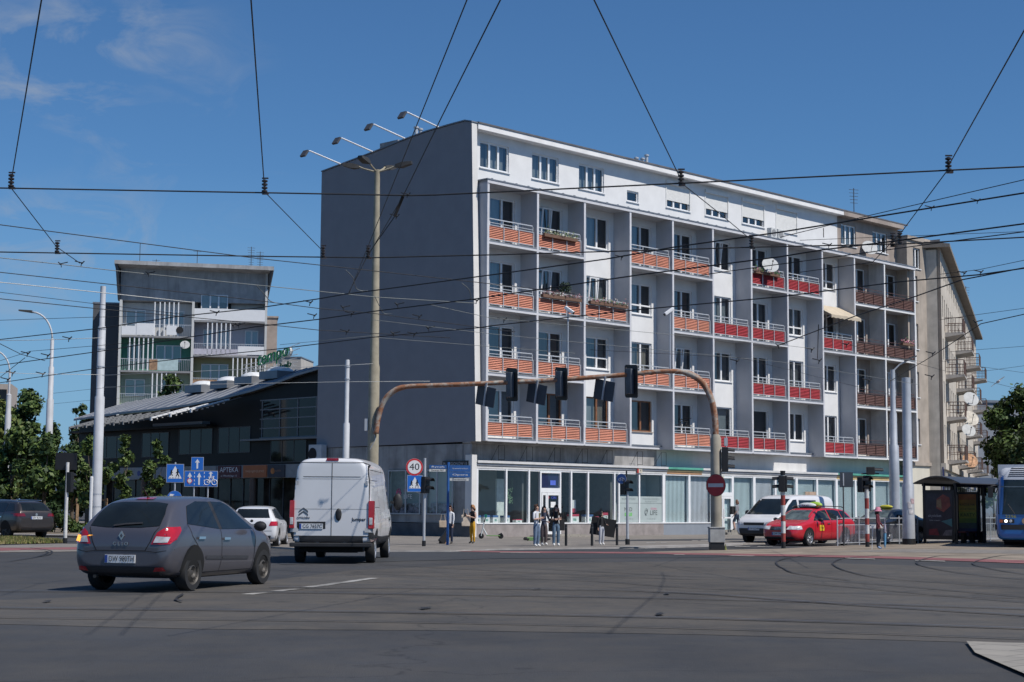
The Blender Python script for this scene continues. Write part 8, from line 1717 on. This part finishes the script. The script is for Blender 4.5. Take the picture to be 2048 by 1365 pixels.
wire('long contact wire rising from the left over the third floor to the upper right', [(-200, 702), (0, 679.5), (200, 657), (351, 634), (512, 617), (638, 598), (695, 588), (755, 580.5), (992, 549), (1212, 518.6), (1349, 494.5), (1560, 464.8), (1736, 436.5), (2048, 386.4), (2400, 334)], H3, .0125, fit=((617, 606, 1), (1240, 515, 1), (1860, 416, 1), (1952, 402, 1)))
wire('long contact wire rising across the tower and balconies, second of three', [(-200, 757), (0, 731), (200, 703), (383, 674), (512, 654), (638, 639), (748, 623), (953, 598), (992, 592), (1280, 550), (1560, 514), (1646, 500), (1786, 483), (2048, 448), (2400, 400)], H3, .0135, fit=((480, 651, -1), (700, 628, 1), (950, 602, 1), (798, 610, -1), (1760, 486, 1)))
wire('long contact wire rising over the gantry to the far right, lowest of three', [(-200, 794), (0, 766), (175, 740), (376, 716), (550, 699), (745, 675), (956, 656), (991, 651), (1263, 621), (1560, 594), (1799, 564), (1957, 550), (2048, 537), (2400, 496)], H3, .0135, fit=((690, 664, 1), (825, 669, 1), (860, 657, -1), (1005, 640, 1), (1925, 547, 1), (1958, 545, 1)))
wire('wire curving up from the red balconies to join the lowest contact wire', [(1560, 690), (1709, 633), (1826, 595), (1924, 560), (2048, 536)], H3, .0125)
wire('wire rising from the tenement corner to the right edge', [(1780, 763), (1869, 710), (1962, 648), (2048, 629), (2300, 575)], H3, .011, fit=((1862, 708, 1), (1955, 645, -1)))
wire('thin wire above the brown roof end rising to the right edge', [(1560, 475), (1736, 432), (2048, 360), (2400, 277)], H2, .007)
wire('faint thin wire level with the attic dish on the right', [(1600, 481), (2048, 463.5), (2300, 454)], H2, .005)
wire('slim wire from the red balconies up past the tenement roof', [(1400, 551), (1536, 532), (1746, 504), (1887, 485), (2048, 464), (2300, 431)], H3, .009)
wire('thin wire right of the tenement roof, highest of the low right wires', [(1880, 549), (1957, 540), (2048, 521), (2300, 480)], H2, .006)
wire('thin wire over the tenement balconies, rising gently right', [(1880, 640), (2048, 617), (2300, 585)], H2, .006)
wire('thin wire below the tenement eaves end, nearly level', [(1900, 704), (2048, 693), (2300, 675)], H2, .006)
wire('thin wire dropping right above the right tree', [(1880, 722), (1970, 735), (2048, 746), (2300, 780)], H2, .006)
wire('thin wire rising right above the right tree', [(1930, 748), (2048, 732), (2300, 700)], H2, .006)
wire('thin black wire from the gantry arch to right tree top', [(1700, 690), (1900, 745), (2048, 781), (2200, 820)], H3, .006, fit=((1860, 754, 1),))
wire('thin span wire falling right across the lower balconies', [(860, 610), (980, 636), (1560, 690), (1850, 724)], H3, .006, M_wireg, fit=((1690, 690, 1), (1470, 723, 1)))
wire('thin span wire falling right, just below its neighbour over the balconies', [(745, 640), (980, 668), (1560, 724), (1840, 770)], H3, .006, M_wireg, fit=((790, 668, -1), (1735, 762, 1), (1620, 700, 1)))
wire('thin span wire low across the balconies towards grey poles', [(1180, 700), (1480, 716), (1780, 790)], H3, .006, M_wire, fit=((1635, 722, 1), (1560, 692, -1)))
wire('thin wire from slim silver pole along the gable', [(560, 690), (745, 672), (760, 676), (1150, 707)], H3, .006, M_wireg)
wire('pale rope between left silver pole and slim silver pole', [(205, 751), (420, 742), (697, 731), (745, 728)], H3, .009, M_rope)
wire('pale rope lower between left silver pole and slim silver pole', [(205, 775), (420, 769), (697, 764), (860, 763)], H3, .009, M_rope)
wire('pale rope from the left edge to the tall silver pole', [(-100, 682), (60, 681), (130, 679), (205, 676)], H3, .008, M_rope, fit=((135, 678, 1),))
wire('second pale rope from left edge to tall silver pole', [(-100, 741), (60, 748), (205, 750)], H3, .008, M_rope)
wire('thin wire between curved lamp post and tower side', [(-100, 660), (0, 641), (180, 635), (330, 632)], H3, .006)
wire('short wire dropping to the fittings at the left edge', [(-100, 640), (0, 688), (42, 709), (90, 722)], H3, .010, fit=((52, 708, 1), (92, 712, 1)))
wire('short wire climbing from the left edge to the fittings', [(-100, 800), (0, 755), (50, 716)], H3, .010, fit=((22, 747, 1), (12, 760, 1), (82, 749, 1)))
wire('thin wire crossing sky left of the tower at half height', [(-100, 736), (0, 722), (60, 703), (180, 693), (330, 680)], H3, .007)
wire('thin wire from the curved lamp to the tower base', [(107, 787), (180, 779), (300, 768)], H3, .006)
wire('thin wire from curved lamp to tower base, lower one', [(107, 808), (180, 801), (300, 792)], H3, .006)
# steep span wires running up over the viewer
wire('steep wire rising out of the top left corner', [(96, -80), (83, 0), (22, 366)], H1, .009); wire('slanting wire from the first insulator down to the tower', [(22, 376), (113, 494), (160, 527)], H1, .009, fit=((160, 527, 1),))
wire('steep wire rising out of the top edge left of the roof floodlights', [(496, -80), (502, 0), (529, 378)], H1, .009); wire('slanting wire from second insulator down to the gable edge', [(533, 388), (648, 505)], H1, .008)
wire('steep wire passing the roof floodlights, left of two', [(966, -80), (934, 0), (845, 222), (698, 588)], H1, .008); wire('steep wire passing the roof floodlights, right of two', [(1041, -80), (1001, 0), (884, 233), (806, 393), (736, 512)], H1, .009)
wire('thick short strut hanging from the top wire before the gable', [(806, 393), (790, 432)], H1, .03, fit=((790, 433, 1),)); wire('thin stay from the gable strut down to the contact wire', [(789, 434), (737, 508), (697, 587)], H1, .009)
wire('steep wire rising over the attic out of the top edge', [(1150, -80), (1188, 0), (1362, 360)], H1, .009); wire('slanting wire across the attic shutters', [(1367, 370), (1430, 420), (1500, 478)], H1, .008)
wire('steep wire rising out of the right edge', [(2100, -30), (2048, 62), (1897, 332)], H1, .010); wire('slanting wire over the brown attic windows', [(1892, 345), (1805, 462), (1745, 525), (1600, 545)], H1, .009, ins=((1800, 486), (1785, 490)))
def jumper(label, pts, z): wire(label, smooth_px(pts, 6), z, .008, M_wireg)
jumper('curved jumper lead left of the concrete lamp standard', [(692, 541), (706, 556), (712, 576), (722, 582), (735, 582)], H3); jumper('curved jumper lead beside the tower attic', [(513, 571), (528, 588), (540, 602), (555, 607)], H3); jumper('curved jumper lead at the white gable edge', [(924, 567), (938, 580), (943, 600)], H3); jumper('curved jumper lead right of the concrete lamp standard', [(750, 594), (760, 615), (768, 627), (782, 628)], H3)
wire('upright link between two span wires on the balconies', [(1637, 650), (1635, 718)], H3, .01)
# a bird over the right tree
bd_ = atY(1996, 764, 70); o = empty('bird', bd_, 0, 'grey and white bird gliding above the right tree', 'bird')
MB().hexa([(-.30, 0, -.22), (-.02, -.05, -.02), (.02, .05, .0), (-.26, .04, -.2), (-.30, 0, -.20), (-.02, -.05, .03), (.02, .05, .04), (-.26, .04, -.18)]).hexa([(.30, 0, .22), (.02, -.05, 0), (-.02, .05, .0), (.26, .04, .2), (.30, 0, .23), (.02, -.05, .04), (-.02, .05, .04), (.26, .04, .22)]).build('wing', mat('bird grey', (.3, .3, .3), .8, .4, 8), o); MB().ball((0, 0, 0), .06, .16, .06, 8, 6).ball((0, -.17, .02), .04, .05, .04, 7, 5).build('body', mat('bird white', (.5, .5, .5), .8), o)
